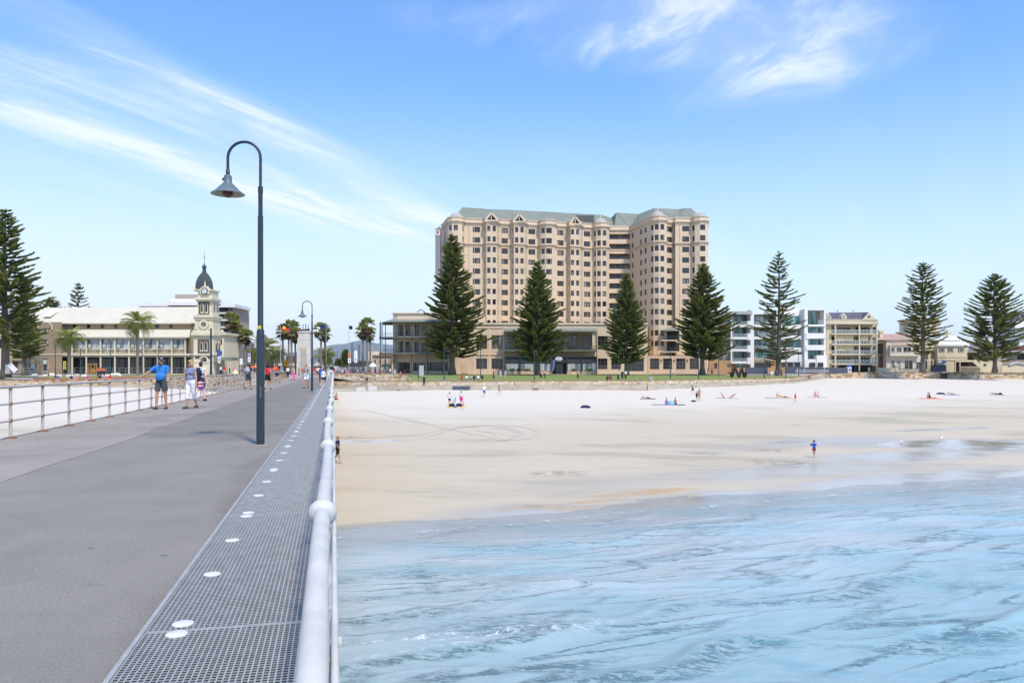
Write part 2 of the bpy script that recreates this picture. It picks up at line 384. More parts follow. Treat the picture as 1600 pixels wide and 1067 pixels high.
# a scatter of weed at the old tide line
vs = nd('ShaderNodeTexVoronoi'); vs.inputs['Scale'].default_value = 1.1; t.links.new(pos, vs.inputs['Vector']); c = nmix(nmath('MULTIPLY', nramp(vs.outputs['Distance'], .07, .04), nmath('MULTIPLY', nramp(vs.outputs['Color'], .55, .6), .5)), c, (.22, .17, .12)); c = nmix(nramp(nnoise(pos, 7, None, 4, .8), .45, .7, 0, .25), c, (.38, .33, .26))
weed = nmath('MULTIPLY', nramp(nnoise(pos, 1.3, (.5, 2, 1), 8, .75), .60, .66), nramp(nmath('ABSOLUTE', nmath('SUBTRACT', nmath('ADD', sv, nmath('MULTIPLY', mid, 5)), 84)), 1.6, .3))
c = nmix(nmath('MULTIPLY', weed, .45), c, (.20, .16, .11))
a_k = nd('ShaderNodeAttribute'); a_k.attribute_name = 'weed'
wk = nmath('MULTIPLY', a_k.outputs['Fac'], nramp(nnoise(pos, 1.6, (1, 2.2, 1), 9, .8), .47, .56))
c = nmix(nmath('MULTIPLY', wk, .8), c, (.17, .125, .075)); a_b = nd('ShaderNodeAttribute'); a_b.attribute_name = 'brown'; c = nmix(nmath('MULTIPLY', a_b.outputs['Fac'], nramp(nnoise(pos, 1.2, (.4, 3, 1), 6, .7, 0, -.39), .42, .58)), c, (.44, .27, .12))
t.links.new(c, b.inputs['Base Color'])
rough = nramp(wetn, 0, 1, .9, .09); t.links.new(nmath('MAXIMUM', rough, nmath('MULTIPLY', wk, .8)), b.inputs['Roughness'])
t.links.new(nramp(wetn, 0, 1, .12, .5), b.inputs['Specular IOR Level'])
bp = nd('ShaderNodeBump'); bp.inputs['Distance'].default_value = .06
t.links.new(nramp(wetn, 0, .7, .42, .03), bp.inputs['Strength']); t.links.new(nmath('ADD', nnoise(pos, 2.2, None, 8, .7), nmath('MULTIPLY', nnoise(pos, .8, (.6, 2.5, 1)), 1.2)), bp.inputs['Height'])
t.links.new(bp.outputs[0], b.inputs['Normal'])
m_sand = m
xs = np.concatenate([np.array([-3000, -900, -400, -250]), np.arange(-180, -20, 4), np.arange(-20, 60, .35), np.arange(60, 200, 3), np.array([240, 320, 500, 1200, 3000])])
ys = np.concatenate([np.array([-3000, -800, -200, -80, -40, -15, 0, 8]), np.arange(14, 70, .3), np.arange(70, 150, 1.0), np.arange(150, 260, 6)])
GX, GY = np.meshgrid(xs, ys); GZ = sand_z(GX, GY)
# keep the sand below the made ground behind the walls
pxs_ = 800 + F * GX / np.maximum(GY, 1); wy = np.interp(pxs_, _c[:, 0], _c[:, 1]); GZ = np.where((GY > wy + 1) & (GY > 20), np.minimum(GZ, -1.4), GZ)
def project(px, py, ):
    Y = on_sand(px, py); return X_(px, Y), Y
sg = shore_s(GX, GY); tg = GX * NY - GY * NX
# wet film: near the water everywhere; broad shining sheet on the right; pools
wet = np.clip((32.6 + 1.6 * fbm(tg / 9, sg / 6, 3, 4) - sg) / 1.6, 0, 1) * .9
def wetblob(px, py, rx, ry, k=1.0, soft=.8):
    X, Y = project(px, py); 
    a = (GX - X) * NY - (GY - Y) * NX; bb = (GX - X) * NX + (GY - Y) * NY
    d = np.sqrt((a / rx) ** 2 + (bb / ry) ** 2) + .25 * fbm(GX / 3, GY / 1.3, 4, 8)
    return k * np.clip((1 - d) / soft + .3, 0, 1)
for args in ((1440, 692, 9, 2.4), (1300, 690, 10, 3.2, .75), (1560, 695, 9, 3.5, .95), (1420, 712, 12, 3.0, .8), (1250, 735, 14, 3.5, .7), (1480, 745, 20, 3.0, .8), (1160, 700, 8, 3, .45), (1020, 750, 12, 3, .5), (560, 690, 4.5, .8, .95, .4), (1470, 671, 8, .9, .9), (640, 607, 13, 3.0, .9, .3), (590, 610, 9, 2.2, .9, .3)):
    wet = np.maximum(wet, wetblob(*args))
weedm = np.zeros_like(wet)
for px, py, rx, ry in ((1230, 724, 2.6, .9), (1200, 703, 2.2, .5), (1095, 708, 1.6, .4), (860, 740, 1.5, .4), (890, 737, 1.2, .3), (1245, 690, 1.5, .3), (560, 690, .8, .12), (905, 742, .5, .2), (540, 683, 1.6, .5)):
    X, Y = project(px, py); d = np.sqrt(((GX - X) / rx) ** 2 + ((GY - Y) / (ry * 2.2)) ** 2); weedm = np.maximum(weedm, np.clip(1.25 - d, 0, 1))
brn = np.zeros_like(wet)
for px, py, rx, ry in ((1035, 766, 2.0, .55), (975, 772, 1.8, .35), (890, 786, 3, .22), (550, 712, 3, .5), (545, 683, 2, .4), (548, 760, 4, 1.0)):
    X, Y = project(px, py); a = (GX - X) * NY - (GY - Y) * NX; bb = (GX - X) * NX + (GY - Y) * NY; brn = np.maximum(brn, np.clip(1.4 - np.sqrt((a / rx) ** 2 + (bb / ry) ** 2), 0, 1) * (1 if px > 600 else .35))
V = np.stack([GX, GY, GZ], -1).reshape(-1, 3); ny_, nx_ = GX.shape
idx = np.arange(ny_ * nx_).reshape(ny_, nx_); Q = np.stack([idx[:-1, :-1], idx[:-1, 1:], idx[1:, 1:], idx[1:, :-1]], -1).reshape(-1, 4)
sand = tag(npmesh('sand', V, Q, m_sand, attrs={'upbeach': sg.ravel(), 'wet': wet.ravel(), 'weed': weedm.ravel(), 'brown': brn.ravel()}), kind='structure')
# wheel tracks pressed into the sand: thin ribbons of darker, damper sand
m_track = mat('damp sand of wheel tracks', (.53, .465, .38), .9, .08, .8, bump=.5, bscale=5)
def ribbon(pts, w, dz=.02, m=m_track, name='tyre_track', fade=True):
    P = []
    for (px, py) in pts: X, Y = project(px, py); P.append((X, Y))
    P = np.array(P); tt = np.linspace(0, 1, 60); k = np.linspace(0, 1, len(P)); P = np.stack([np.interp(tt, k, P[:, 0]), np.interp(tt, k, P[:, 1])], 1)
    for _ in range(3): P[1:-1] = (P[:-2] + P[1:-1] * 2 + P[2:]) / 4
    T = np.gradient(P, axis=0); T /= np.linalg.norm(T, axis=1)[:, None] + 1e-9; Nn = np.stack([-T[:, 1], T[:, 0]], 1)
    ww = w * (1 + .35 * fbm(tt * 9, tt * 0, 3, 3)) * (np.clip(np.minimum(tt, 1 - tt) * 8, .15, 1) if fade else 1)
    a = P + Nn * ww[:, None] / 2; c2 = P - Nn * ww[:, None] / 2
    V = np.concatenate([np.c_[a, sand_z(a[:, 0], a[:, 1]) + dz], np.c_[c2, sand_z(c2[:, 0], c2[:, 1]) + dz]])
    i = np.arange(59); Q = np.stack([i, i + 1, i + 61, i + 60], 1)
    return tag(npmesh(name, V, Q, m, parent=None), kind='structure')
for pts in ([(640, 655), (690, 668), (740, 679), (790, 687)], [(560, 640), (620, 652), (665, 663)], [(600, 684), (650, 680), (690, 672), (715, 667), (760, 664), (820, 667), (847, 676), (830, 686), (760, 690), (700, 691)],
            [(660, 683), (690, 677), (712, 669), (760, 665), (800, 669), (819, 677), (800, 686), (760, 690)], [(740, 672), (765, 675), (778, 680), (770, 686), (720, 690)], [(760, 668), (795, 671), (815, 678), (798, 684)], [(525, 686), (580, 684), (640, 679)]):
    ribbon(pts, .09 if pts[0][0] in (560, 640) else .15)
# ------------------------------------------------------------------ water
m = bpy.data.materials.new('shallow sea water'); m.use_nodes = True; t = m.node_tree; b = t.nodes['Principled BSDF']
geo = nd('ShaderNodeNewGeometry'); pos = geo.outputs['Position']
dp = nd('ShaderNodeAttribute'); dp.attribute_name = 'depth'; d = dp.outputs['Fac']; fo = nd('ShaderNodeAttribute'); fo.attribute_name = 'foam'; ck = nd('ShaderNodeAttribute'); ck.attribute_name = 'ruffle'
body = nmix(nramp(d, .15, 1.9), (.45, .49, .49), (.165, .325, .38)); body = nmix(nramp(nnoise(pos, .25, (.5, 1.4, 1)), .35, .7), body, (.27, .42, .45))
body = nmix(nmath('MULTIPLY', nramp(d, 1.2, 4), .8), body, (.10, .26, .34))
dk = nmath('MULTIPLY', ck.outputs['Fac'], nramp(nnoise(pos, 3.2, (.7, 2.4, 1), 9, .82, .6, -.39), .47, .53)); body = nmix(nmath('MULTIPLY', nmath('MINIMUM', nmath('MULTIPLY', dk, 1.6), 1), .76), body, (.06, .135, .17))  # shading of steep wave fronts painted into the body colour along the ruffles
teal = nmath('MULTIPLY', nramp(nnoise(pos, .55, (.5, 1.8, 1), 5, .6, .5, -.39), .55, .72), nramp(d, .5, 1.4)); body = nmix(nmath('MULTIPLY', teal, .55), body, (.10, .27, .32))
foam = nmath('MULTIPLY', fo.outputs['Fac'], nramp(nnoise(pos, 3.2, (1, 1, 1), 8, .75, .8), .50, .60))
body = nmix(foam, body, (.85, .88, .88)); t.links.new(body, b.inputs['Base Color'])
t.links.new(nmath('ADD', nmath('MULTIPLY', foam, .5), .06), b.inputs['Roughness']); b.inputs['IOR'].default_value = 1.333; b.inputs['Specular IOR Level'].default_value = .5
t.links.new(nramp(nmath('ADD', d, nmath('MULTIPLY', foam, .4)), .0, .34, .30, 1.0), b.inputs['Alpha'])
bp = nd('ShaderNodeBump'); bp.inputs['Strength'].default_value = .6; bp.inputs['Distance'].default_value = .05
rip = nmath('ADD', nnoise(pos, 2.2, (.8, 1.8, 1), 7, .66, .4, -.39), nmath('MULTIPLY', nnoise(pos, 6, (1, 1.8, 1), 4, .6, .4), .22))
ruf = nmath('MULTIPLY', nnoise(pos, 4.0, (1.4, 1, 1), 6, .75, 1.2), nmath('MULTIPLY', ck.outputs['Fac'], 2.6)); t.links.new(nmath('ADD', rip, ruf), bp.inputs['Height']); t.links.new(bp.outputs[0], b.inputs['Normal'])
m_water = m
xs = np.concatenate([np.array([-4000, -1200, -400, -200, -120, -80]), np.arange(-60, -4, 1.0), np.arange(-4, 34, .11), np.arange(34, 70, 1.0), np.array([90, 140, 300, 900, 4000])])
ys = np.concatenate([np.array([-6000, -2000, -600, -200, -100, -60]), np.arange(-40, 12, 1.0), np.arange(12, 34, .075), np.arange(34, 50, .11), np.arange(50, 110, 1.0)])
GX, GY = np.meshgrid(xs, ys); sg = shore_s(GX, GY); tg = GX * NY - GY * NX
dep = WATER - sand_z(GX, GY)
warp = 1.3 * fbm(tg / 11, sg / 9, 3, 1) + .5 * perlin(tg / 3.5, sg / 3, 6)
def crest(per, off, sharp=2.2):
    ph = ((sg + warp * 1.6 + off) / per) % 1.0
    return np.exp(-((ph - .5) / .10) ** 2 * np.where(ph > .5, sharp, .5))
amp = np.clip(dep, 0, 1.2) / 1.2
lat = .35 + .9 * np.clip(fbm(tg / 7, sg / 4, 2, 21) + .45, 0, 1)
H = .15 * crest(3.1, 0.3) * lat + .06 * crest(1.7, .9) * (1.1 - lat * .5)
H += .022 * fbm(tg / 1.6, sg / .8, 5, 31) + .012 * fbm(tg / .5, sg / .28, 3, 41)
ruff = np.clip(crest(3.1, .62) * (.12 + 1.3 * np.clip(perlin(tg / 5, sg / 2.5, 61) + .3, 0, 1)) + .6 * crest(1.7, 1.2) * np.clip(perlin(tg / 3, sg / 2, 71), 0, 1) - .15, 0, 1) * (.3 + .7 * amp)
H *= (.25 + .75 * amp)
for k_, (a_, b_, sd) in enumerate(((9.5, 1.3, 81), (7.0, .8, 82), (14, 2.2, 83))): ruff = np.maximum(ruff, np.clip((.09 - np.abs(perlin(tg / a_ + warp * .05, sg / b_, sd) + .05 * perlin(tg * 1.5, sg * 3, sd))) / .05, 0, 1) * np.clip(perlin(tg / 6, sg / 3, sd + 9) * 2.2 + .25, 0, 1) * (.35 + .65 * amp))
near = np.exp(-((GX - 12) / 60.) ** 2 - ((GY - 28) / 50.) ** 2); H *= near
cr = crest(3.1, 0.3) * lat; foamv = np.clip((cr - .75) * 1.2, 0, 1) * np.clip(1 - abs(sg - 20) / 3, 0, 1) * np.clip(perlin(tg / 6, sg / 5, 51) + .35, 0, 1)
def fblob(X, Y, rx, ry, k): return k * np.clip(1.3 - np.sqrt((((GX - X) * NY - (GY - Y) * NX) / rx) ** 2 + (((GX - X) * NX + (GY - Y) * NY) / ry) ** 2), 0, 1)
def wpt(px, py): Y = (EZ - WATER) * F / (py - HY); return X_(px, Y), Y
for px, py, rx, ry, k in ((790, 985, 1.7, .30, .7), (880, 985, 1.5, .35, .6), (670, 995, 1.6, .12, .7), (620, 998, 1.0, .08, 1), (700, 1010, 2, .3, .5)): foamv = np.maximum(foamv, fblob(*wpt(px, py), rx, ry, k))
foamv = np.maximum(foamv, .25 * np.exp(-((dep - .035) / .03) ** 2)); foamv = np.maximum(foamv, .45 * np.exp(-((GX + 6.5 - .0) / 200) ** 2) * np.exp(-((dep - .09 - .02 * perlin(tg / 4, tg * 0, 3)) / .012) ** 2))
H = np.where(dep < -.02, -.03, H); V = np.stack([GX, GY, WATER + H], -1).reshape(-1, 3); ny_, nx_ = GX.shape
idx = np.arange(ny_ * nx_).reshape(ny_, nx_); Q = np.stack([idx[:-1, :-1], idx[:-1, 1:], idx[1:, 1:], idx[1:, :-1]], -1).reshape(-1, 4)
keep = (dep.ravel()[Q] > -.12).any(1); Q = Q[keep]
used = np.unique(Q); remap = -np.ones(len(V), int); remap[used] = np.arange(len(used))
tag(npmesh('sea_water', V[used], remap[Q], m_water, attrs={'depth': np.clip(dep.ravel()[used], -1, 9), 'foam': foamv.ravel()[used], 'ruffle': ruff.ravel()[used]}), kind='structure')
# ------------------------------------------------------------------ the pier
m_asph = mat('dark grey asphalt', (.255, .226, .186), .88, .12, .9, bump=.35, bscale=60)
m_asph2 = mat('older brownish asphalt', (.37, .315, .26), .9, .10, .8, bump=.35, bscale=60)
m_conc = mat('weathered concrete', (.40, .37, .33), .9, .12, 1.2, bump=.3)
m_galv = mat('galvanised steel', (.36, .36, .355), .6, .12, 9, metal=.1, spec=.3)
m_gal2 = mat('painted pale steel rail', (.58, .55, .50), .45, .10, 7, metal=0, spec=.5, bump=.06)
m_under = mat('dark timber and painted gap shade', (.02, .022, .026), .9, .2, 2)  # bearer timber; also on the bar webs, painting in the gap shade
m_disc = mat('white disc', (.64, .63, .61), .6, .10, 30)
m_rust = mat('rusty weathered rail', (.45, .36, .30), .6, .2, 14, col2=(.55, .53, .50), metal=.2)
m_rustd = mat('rust', (.26, .12, .05), .85, .35, 20)
# speckle of pale stone chips in the asphalt
for mm in (m_asph, m_asph2):
    t = mm.node_tree; b = t.nodes['Principled BSDF']; src = b.inputs['Base Color'].links[0].from_socket
    co = nd('ShaderNodeTexCoord'); v = nd('ShaderNodeTexVoronoi'); v.inputs['Scale'].default_value = 26; t.links.new(co.outputs['Object'], v.inputs['Vector'])
    c1 = nmath('MULTIPLY', nramp(v.outputs['Distance'], .16, .08), nramp(v.outputs['Color'], .80, .86)); c2 = nnoise(co.outputs['Object'], 60, None, 7, .85)
    src = nmix(nramp(c2, .44, .56, 0, .62), src, (.10, .095, .09)); src = nmix(nmath('MULTIPLY', c1, .8), src, (.55, .52, .47))
    st = nnoise(co.outputs['Object'], .55, (1, .5, 1), 9, .72, .5); src = nmix(nramp(st, .48, .72, 0, .5), src, (.12, .12, .122)); 
    src = nmix(nramp(nnoise(co.outputs['Object'], 1.7, (1, 1, 1), 8, .7, 1), .62, .70, 0, .5), src, (.08, .075, .072)); v2 = nd('ShaderNodeTexVoronoi'); v2.inputs['Scale'].default_value = 1.3; t.links.new(co.outputs['Object'], v2.inputs['Vector']); src = nmix(nmath('MULTIPLY', nramp(v2.outputs['Distance'], .045, .03), .75), src, (.05, .048, .046)); pt = nnoise(co.outputs['Object'], .16, (1, .4, 1), 3, .5); src = nmix(nramp(pt, .5, .53, 0, .16), src, (.42, .39, .35))
    t.links.new(src, b.inputs['Base Color'])
U0, U1 = -14.0, 128.0; VL, VG, VR = -6.46, -.97, -.012
mb = MB()
def pbox(mb, u0, u1, v0, v1, z0, z1, m=0):
    c = pier((u0 + u1) / 2, (v0 + v1) / 2, (z0 + z1) / 2)
    mb.obox(c, pier((u1 - u0) / 2, 0), pier(0, (v1 - v0) / 2), Vector((0, 0, (z1 - z0) / 2)), m)
def pbar(mb, u0, v0, z0, u1, v1, z1, w, h, m=0): mb.bar(pier(u0, v0, z0), pier(u1, v1, z1), w, h, m)
pbox(mb, U0, U1, VL, VG - .03, -.38, 0)
deck = tag(mb.build('pier_deck', m_asph), kind='structure')
mb = MB(); ue = []
for k in range(60):
    u = U0 + (U1 - U0) * k / 60; u2 = U0 + (U1 - U0) * (k + 1) / 60
    e1 = -3.97 + .035 * math.sin(u * .9) + .02 * math.sin(u * 3.1); e2 = -3.97 + .035 * math.sin(u2 * .9) + .02 * math.sin(u2 * 3.1)
    mb.quad(pier(u, VL + .02, .004), pier(u, e1, .004), pier(u2, e2, .004), pier(u2, VL + .02, .004))
mb.build('asphalt_strip', m_asph2, deck)
mb = MB(); pbox(mb, U0, U1, VL - .22, VL - .003, -.38, -.03); mb.build('concrete_edge', m_conc, deck)
mb = MB(); pbox(mb, U0, U1, VG - .027, VG - .003, -.10, .012); mb.build('edge_angle', m_galv, deck)
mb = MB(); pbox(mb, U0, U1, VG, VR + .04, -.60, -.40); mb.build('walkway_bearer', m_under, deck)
mb = MB(); pbox(mb, U0, U1, VR + .012, VR + .040, -.22, -.02); mb.build('outer_beam', m_galv, deck)
# bents of piles under the deck
m_pile = mat('wet pile timber', (.07, .06, .05), .8, .3, 1.5)
k = 0
for u in np.arange(-10, 100, 6.66):
    for v in (-5.6, -3.2, -.9):
        p = pier(u, v); zb = float(sand_z(p.x, p.y)) - .6; q = MB(); q.tube([(p.x, p.y, zb), (p.x, p.y, -.60)], .19, 10); q.build('pile', m_pile, deck, smooth=True, auto=40)
    q = MB(); pbox(q, u - .16, u + .16, VL, VR - .02, -.9, -.602); q.build('crosshead', m_pile, deck)
# grating: one panel mesh, shared
PL, G0 = 3.33, 4.43; PW = (VR + .01) - VG; g = MB(); n_l = 34; dv = PW / n_l
for i in range(n_l + 1): g.box(0, PL - .012, i * dv - .0036, i * dv + .0036, -.004, 0); g.box(0, PL - .012, i * dv - .0030, i * dv + .0030, -.03, -.0041, 1)  # lower webs coloured dark to paint shade into the gaps
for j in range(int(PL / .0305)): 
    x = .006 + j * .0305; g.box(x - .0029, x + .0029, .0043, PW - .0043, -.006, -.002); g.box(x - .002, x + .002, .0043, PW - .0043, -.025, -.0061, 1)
g.box(-.004, .006, 0, PW, -.04, -.001); g.box(PL - .02, PL - .010, 0, PW, -.04, -.001)
gme = None; dme = None
for k in range(-1, 37):
    u = G0 + k * PL
    if u > 118: break
    p = pier(u, VG, 0)
    if gme is None:
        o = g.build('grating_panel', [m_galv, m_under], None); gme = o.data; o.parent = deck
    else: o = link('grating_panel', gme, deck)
    o.location = p; o.rotation_euler = (0, 0, math.atan2(CT, -ST)); o.scale = (1, -1, 1)
    if dme is None:
        dmb = MB(); dmb.lathe((0, 0, 0), [(0.0001, .006), (.050, .006), (.056, .003), (.056, -.004)], 24); d0 = dmb.build('tactile_disc', m_disc, None, smooth=True, auto=30); dme = d0.data; bpy.data.objects.remove(d0)
    for du in (.085, 1.13, 2.19, PL - .085):
        dd = link('disc', dme, o, (du, .165, .002))
# right hand rail: tube with ball joints over flat stanchions
RV, RZ, RR = -.032, EZ - .40, .021
rail = empty('ball_jointed_railing', pier(2.19, .03), 'silver tubular railing with ball joints along the grated edge of the pier', 'railing')
r0 = 2.19; sp = 1.86; balls = [r0 + sp * k for k in range(-4, 68)]
def sw(u): return .006 * math.sin(u * .7) + .004 * math.sin(u * 1.9 + 1)
mb = MB(); us = np.concatenate([np.arange(-6, 20, .3), np.arange(20, 128, 2)]); mb.tube([pier(u, RV + sw(u), RZ + .003 * math.sin(u * .8)) for u in us], RR, 20); mb.build('top_rail', m_gal2, rail, smooth=True, auto=50)
for zz in (RZ - .42, .16):
    mb = MB(); mb.tube([pier(-6, RV + .036, zz), pier(128, RV + .036, zz)], .011, 8); mb.build('lower_rail', m_gal2, rail, smooth=True, auto=50)
bm_ = MB(); prof = [(.0005 + .039 * math.sin(a), .039 * -math.cos(a)) for a in np.linspace(0, math.pi, 13)]; bm_.lathe((0, 0, 0), prof, 20)
pm = MB(); pm.lathe((0, 0, 0), [(.018, -.025), (.019, -.16), (.026, -.18), (.026, -.20), (.019, -.22), (.019, -.40)], 10)
pm.box(-.006, .006, -.03, .032, -1.0, -.40); pm.box(-.018, .018, .026, .06, -1.02, -.34)
pm.box(-.07, .07, -.03, .07, -1.012, -1.0)
ballo = bm_.build('ball_joint', m_gal2, None, smooth=True); posto = pm.build('stanchion', m_gal2, None, smooth=True, auto=30); knobs = []
for zz in (-.42, -.84):
    kb = MB(); kb.lathe((0, .036, zz), [(.0005 + .020 * math.sin(a), .024 * -math.cos(a)) for a in np.linspace(0, math.pi, 7)], 10); knobs.append(kb.build('rail_knuckle', m_gal2, None, smooth=True))
for i, u in enumerate(balls):
    for src in (ballo, posto, *knobs):
        o = src if i == 0 else src.copy()
        if i: COL.objects.link(o)
        o.parent = rail; w = pier(u, RV + sw(u), RZ) - Vector(rail.location); o.location = w; o.rotation_euler = (0, 0, TH)
# left hand rail: weathered posts, three rails, base plates
lr = empty('weathered_post_railing', pier(17.28, -6.30), 'weathered steel pipe railing with rust stained posts on the far side of the pier', 'railing')
pst = MB(); pst.tube([(0, 0, 0), (0, 0, 1.02)], .030, 10); pst.lathe((0, 0, .36), [(.030, -.035), (.040, -.02), (.040, .02), (.030, .035)], 10, 1); pst.lathe((0, 0, .70), [(.030, -.035), (.040, -.02), (.040, .02), (.030, .035)], 10, 1); pst.lathe((0, 0, 1.02), [(.032, -.05), (.034, -.01), (.02, .02)], 10, 1)
po = pst.build('post', [m_rust, m_rustd], None, smooth=True, auto=40)
bpm = MB(); bpm.box(-.10, .10, -.09, .09, 0, .016); bpm.lathe((0, 0, .016), [(.045, 0), (.033, .03)], 10); bpm.box(.06, .08, .05, .07, .016, .03); bpm.box(-.08, -.06, .05, .07, .016, .03); bpm.box(.06, .08, -.07, -.05, .016, .03); bpm.box(-.08, -.06, -.07, -.05, .016, .03)
bo = bpm.build('base_plate', m_rustd, None)
us = [17.28 - .02 + 1.745 * k for k in range(-12, 43)]
for i, u in enumerate(us):
    o = po if i == 0 else po.copy(); b_ = bo if i == 0 else bo.copy()
    if i: COL.objects.link(o); COL.objects.link(b_)
    o.parent = lr; b_.parent = o; o.location = pier(u, -6.30) - Vector(lr.location); o.rotation_euler = (0, 0, TH)
for zz, rr in ((1.035, .030), (.70, .021), (.36, .021)):
    mb = MB(); mb.tube([pier(u, -6.30 + .008 * math.sin(u), zz + .004 * math.sin(u * 1.7)) for u in np.arange(us[0], us[-1] + .5, 1.745)], rr, 10); mb.build('rail', m_rust, lr, smooth=True, auto=40)
# ------------------------------------------------------------------ pier lamps
m_lamp = mat('dark blue grey lamp paint', (.024, .036, .048), .38, .12, 4, spec=.5)
m_shade = mat('grey enamel lamp shade', (.12, .16, .18), .42, .06, 4); m_shin = mat('cream inside of lamp shade', (.42, .37, .24), .5, .05, 4)
m_lens = mat('brown lamp lens', (.14, .06, .045), .2, .1, 4); m_stick = mat('yellow sticker', (.65, .50, .03), .5, .1, 30); m_scr = mat('pale scrawl', (.6, .62, .64), .6, .1, 30)
def arc_lamp(loc, label, s=1.0, ax=Vector((1, 0, 0)), detail=True):
    root = empty('pier_lamp', loc, label, 'street lamp', 'arched lamps along the pier'); L0 = Vector(loc)
    mb = MB(); mb.lathe(L0, [(.074 * s, 0), (.074 * s, 1.98 * s), (.066 * s, 2.10 * s), (.051 * s, 2.13 * s), (.049 * s, 4.20 * s)], 20); mb.build('lower_pole', m_lamp, root, smooth=True, auto=40)
    mb = MB(); mb.lathe(L0, [(.040 * s, 4.20 * s), (.040 * s, 4.62 * s), (.046 * s, 4.62 * s), (.046 * s, 4.74 * s), (.034 * s, 4.74 * s)], 16)
    pts = [L0 + Vector((0, 0, 4.72 * s)), L0 + Vector((0, 0, 5.27 * s))]
    for a in np.linspace(0, math.pi, 15): pts.append(L0 + Vector((0, 0, 5.27 * s)) + (ax * -(1 - math.cos(a)) * .30 + Vector((0, 0, math.sin(a) * .295))) * s)
    pts.append(L0 + Vector((0, 0, 5.04 * s)) + ax * -.60 * s)
    mb.tube(pts, .026 * s, 12); mb.build('arched_arm', m_lamp, root, smooth=True, auto=50)
    C = L0 + ax * -.60 * s
    mb = MB(); mb.lathe(C, [(.036 * s, 4.93 * s), (.036 * s, 5.05 * s), (.028 * s, 5.06 * s)], 14); mb.box(C.x - .10 * s, C.x - .04 * s, C.y - .02, C.y + .02, C.z + 4.86 * s, C.z + 4.90 * s); mb.build('arm_collar', m_lamp, root, smooth=True, auto=40)
    mb = MB(); mb.lathe(C, [(.03 * s, 4.96 * s), (.065 * s, 4.945 * s), (.073 * s, 4.90 * s), (.075 * s, 4.82 * s), (.09 * s, 4.80 * s), (.22 * s, 4.665 * s), (.30 * s, 4.61 * s), (.302 * s, 4.605 * s)], 28)
    sh = mb.build('lamp_shade', m_shade, root, smooth=True, auto=50)
    mb = MB(); mb.lathe(C, [(.302 * s, 4.603 * s), (.296 * s, 4.606 * s), (.21 * s, 4.655 * s), (.08 * s, 4.78 * s), (.001, 4.80 * s)], 28); mb.build('shade_lining', m_shin, root, smooth=True, auto=50)
    mb = MB(); mb.lathe(C, [(.09 * s, 4.66 * s), (.098 * s, 4.60 * s), (.085 * s, 4.565 * s), (.04 * s, 4.545 * s), (.001, 4.542 * s)], 16); mb.build('lens', m_lens, root, smooth=True, auto=50)
    if detail:
        mb = MB(); mb.lathe(L0 + Vector((0, 0, 0)), [(.0515, 2.08), (.0515, 2.19)], 14, a0=math.radians(215), a1=math.radians(300)); mb.build('sticker', m_stick, root)
        mb = MB()
        for k in range(9):
            a = math.radians(285 + 6 * math.sin(k * 2.1)); p = L0 + Vector((.0755 * math.cos(a), .0755 * math.sin(a), .88 + k * .022)); q = p + Vector((.012, 0, .016)); mb.bar(p, q, .004, .004)
        mb.build('scrawled_tag', m_scr, root)
    mb = MB(); mb.lathe(L0, [(.115 * s, 0), (.115 * s, .012), (.08 * s, .014)], 20); mb.build('foot_plate', m_conc, root, smooth=True, auto=30)
u, v = pier_px(407, 695)
arc_lamp(pier(u, v), 'nearest dark arched lamp, tall over the asphalt beside the grating', 1.0)
arc_lamp(pier(u + 34.2, v + .02), 'second arched lamp, halfway along the pier behind the couple of walkers', 1.0, detail=False)
arc_lamp(pier(u + 68.4, v + .5), 'far small arched lamp seen next to the stone memorial', 1.0, detail=False)
# ------------------------------------------------------------------ buildings
g_dark = glass('dark room glass', (.020, .018, .017), (.20, .175, .15), .46)
g_teal = glass('teal tinted glass', (.05, .17, .18), (.28, .46, .46), .55)
g_black = glass('unlit shopfront glass', (.012, .014, .016), (.07, .075, .08), .3)
g_pale = glass('pale reflecting glass', (.12, .15, .17), (.42, .46, .47), .8)
m_frame = mat('brown window frame', (.16, .12, .10), .6, .1, 5); m_wframe = mat('white window frame', (.72, .71, .68), .6, .05, 5); m_gframe = mat('dark green steel', (.030, .055, .055), .5, .12, 3)
m_hot = mat('warm cream render', (.645, .507, .362), .85, .06, .12, streak=(1, 1, .25)); m_hot2 = mat('pale cream render band', (.69, .558, .41), .85, .05, .2); m_hotp = mat('pinkish render', (.57, .43, .30), .85, .06, .15, streak=(1, 1, .3))
m_groof = mat('grey green roof sheeting', (.20, .215, .175), .85, .08, .35, streak=(1, 1, .3)); m_dome = mat('pale grey dome', (.36, .37, .37), .7, .06, 1); m_dkvoid = mat('near black and painted recess shade', (.035, .028, .024), .9, .2, 1)  # near-black also paints the shade inside openings onto flat panels
m_cream = mat('cream painted wall', (.67, .60, .44), .8, .06, .3, streak=(1, 1, .3)); m_creamroof = mat('cream metal roof', (.60, .55, .43), .55, .05, .4); m_brown = mat('brown grey render', (.30, .235, .165), .85, .08, .3)
m_white = mat('white render', (.72, .71, .68), .8, .05, .3, streak=(1, 1, .3)); m_tan = mat('orange brown cladding', (.42, .25, .125), .8, .08, .5); m_slate = mat('slate roof', (.10, .095, .115), .6, .18, 1.2)
m_pink = mat('faded red tiles', (.42, .28, .235), .8, .10, 1.2); m_dgrey = mat('dark blue grey hoarding', (.075, .085, .12), .7, .08, 1); m_stone = mat('pale limestone', (.64, .61, .56), .85, .12, .8, bump=.2); m_brick = mat('red brown brickwork', (.15, .085, .06), .85, .15, 2)
m_lead = mat('dark lead dome', (.055, .06, .065), .5, .15, 1); m_blue2 = mat('bluestone walling', (.13, .105, .095), .9, .3, 3); m_clear = None
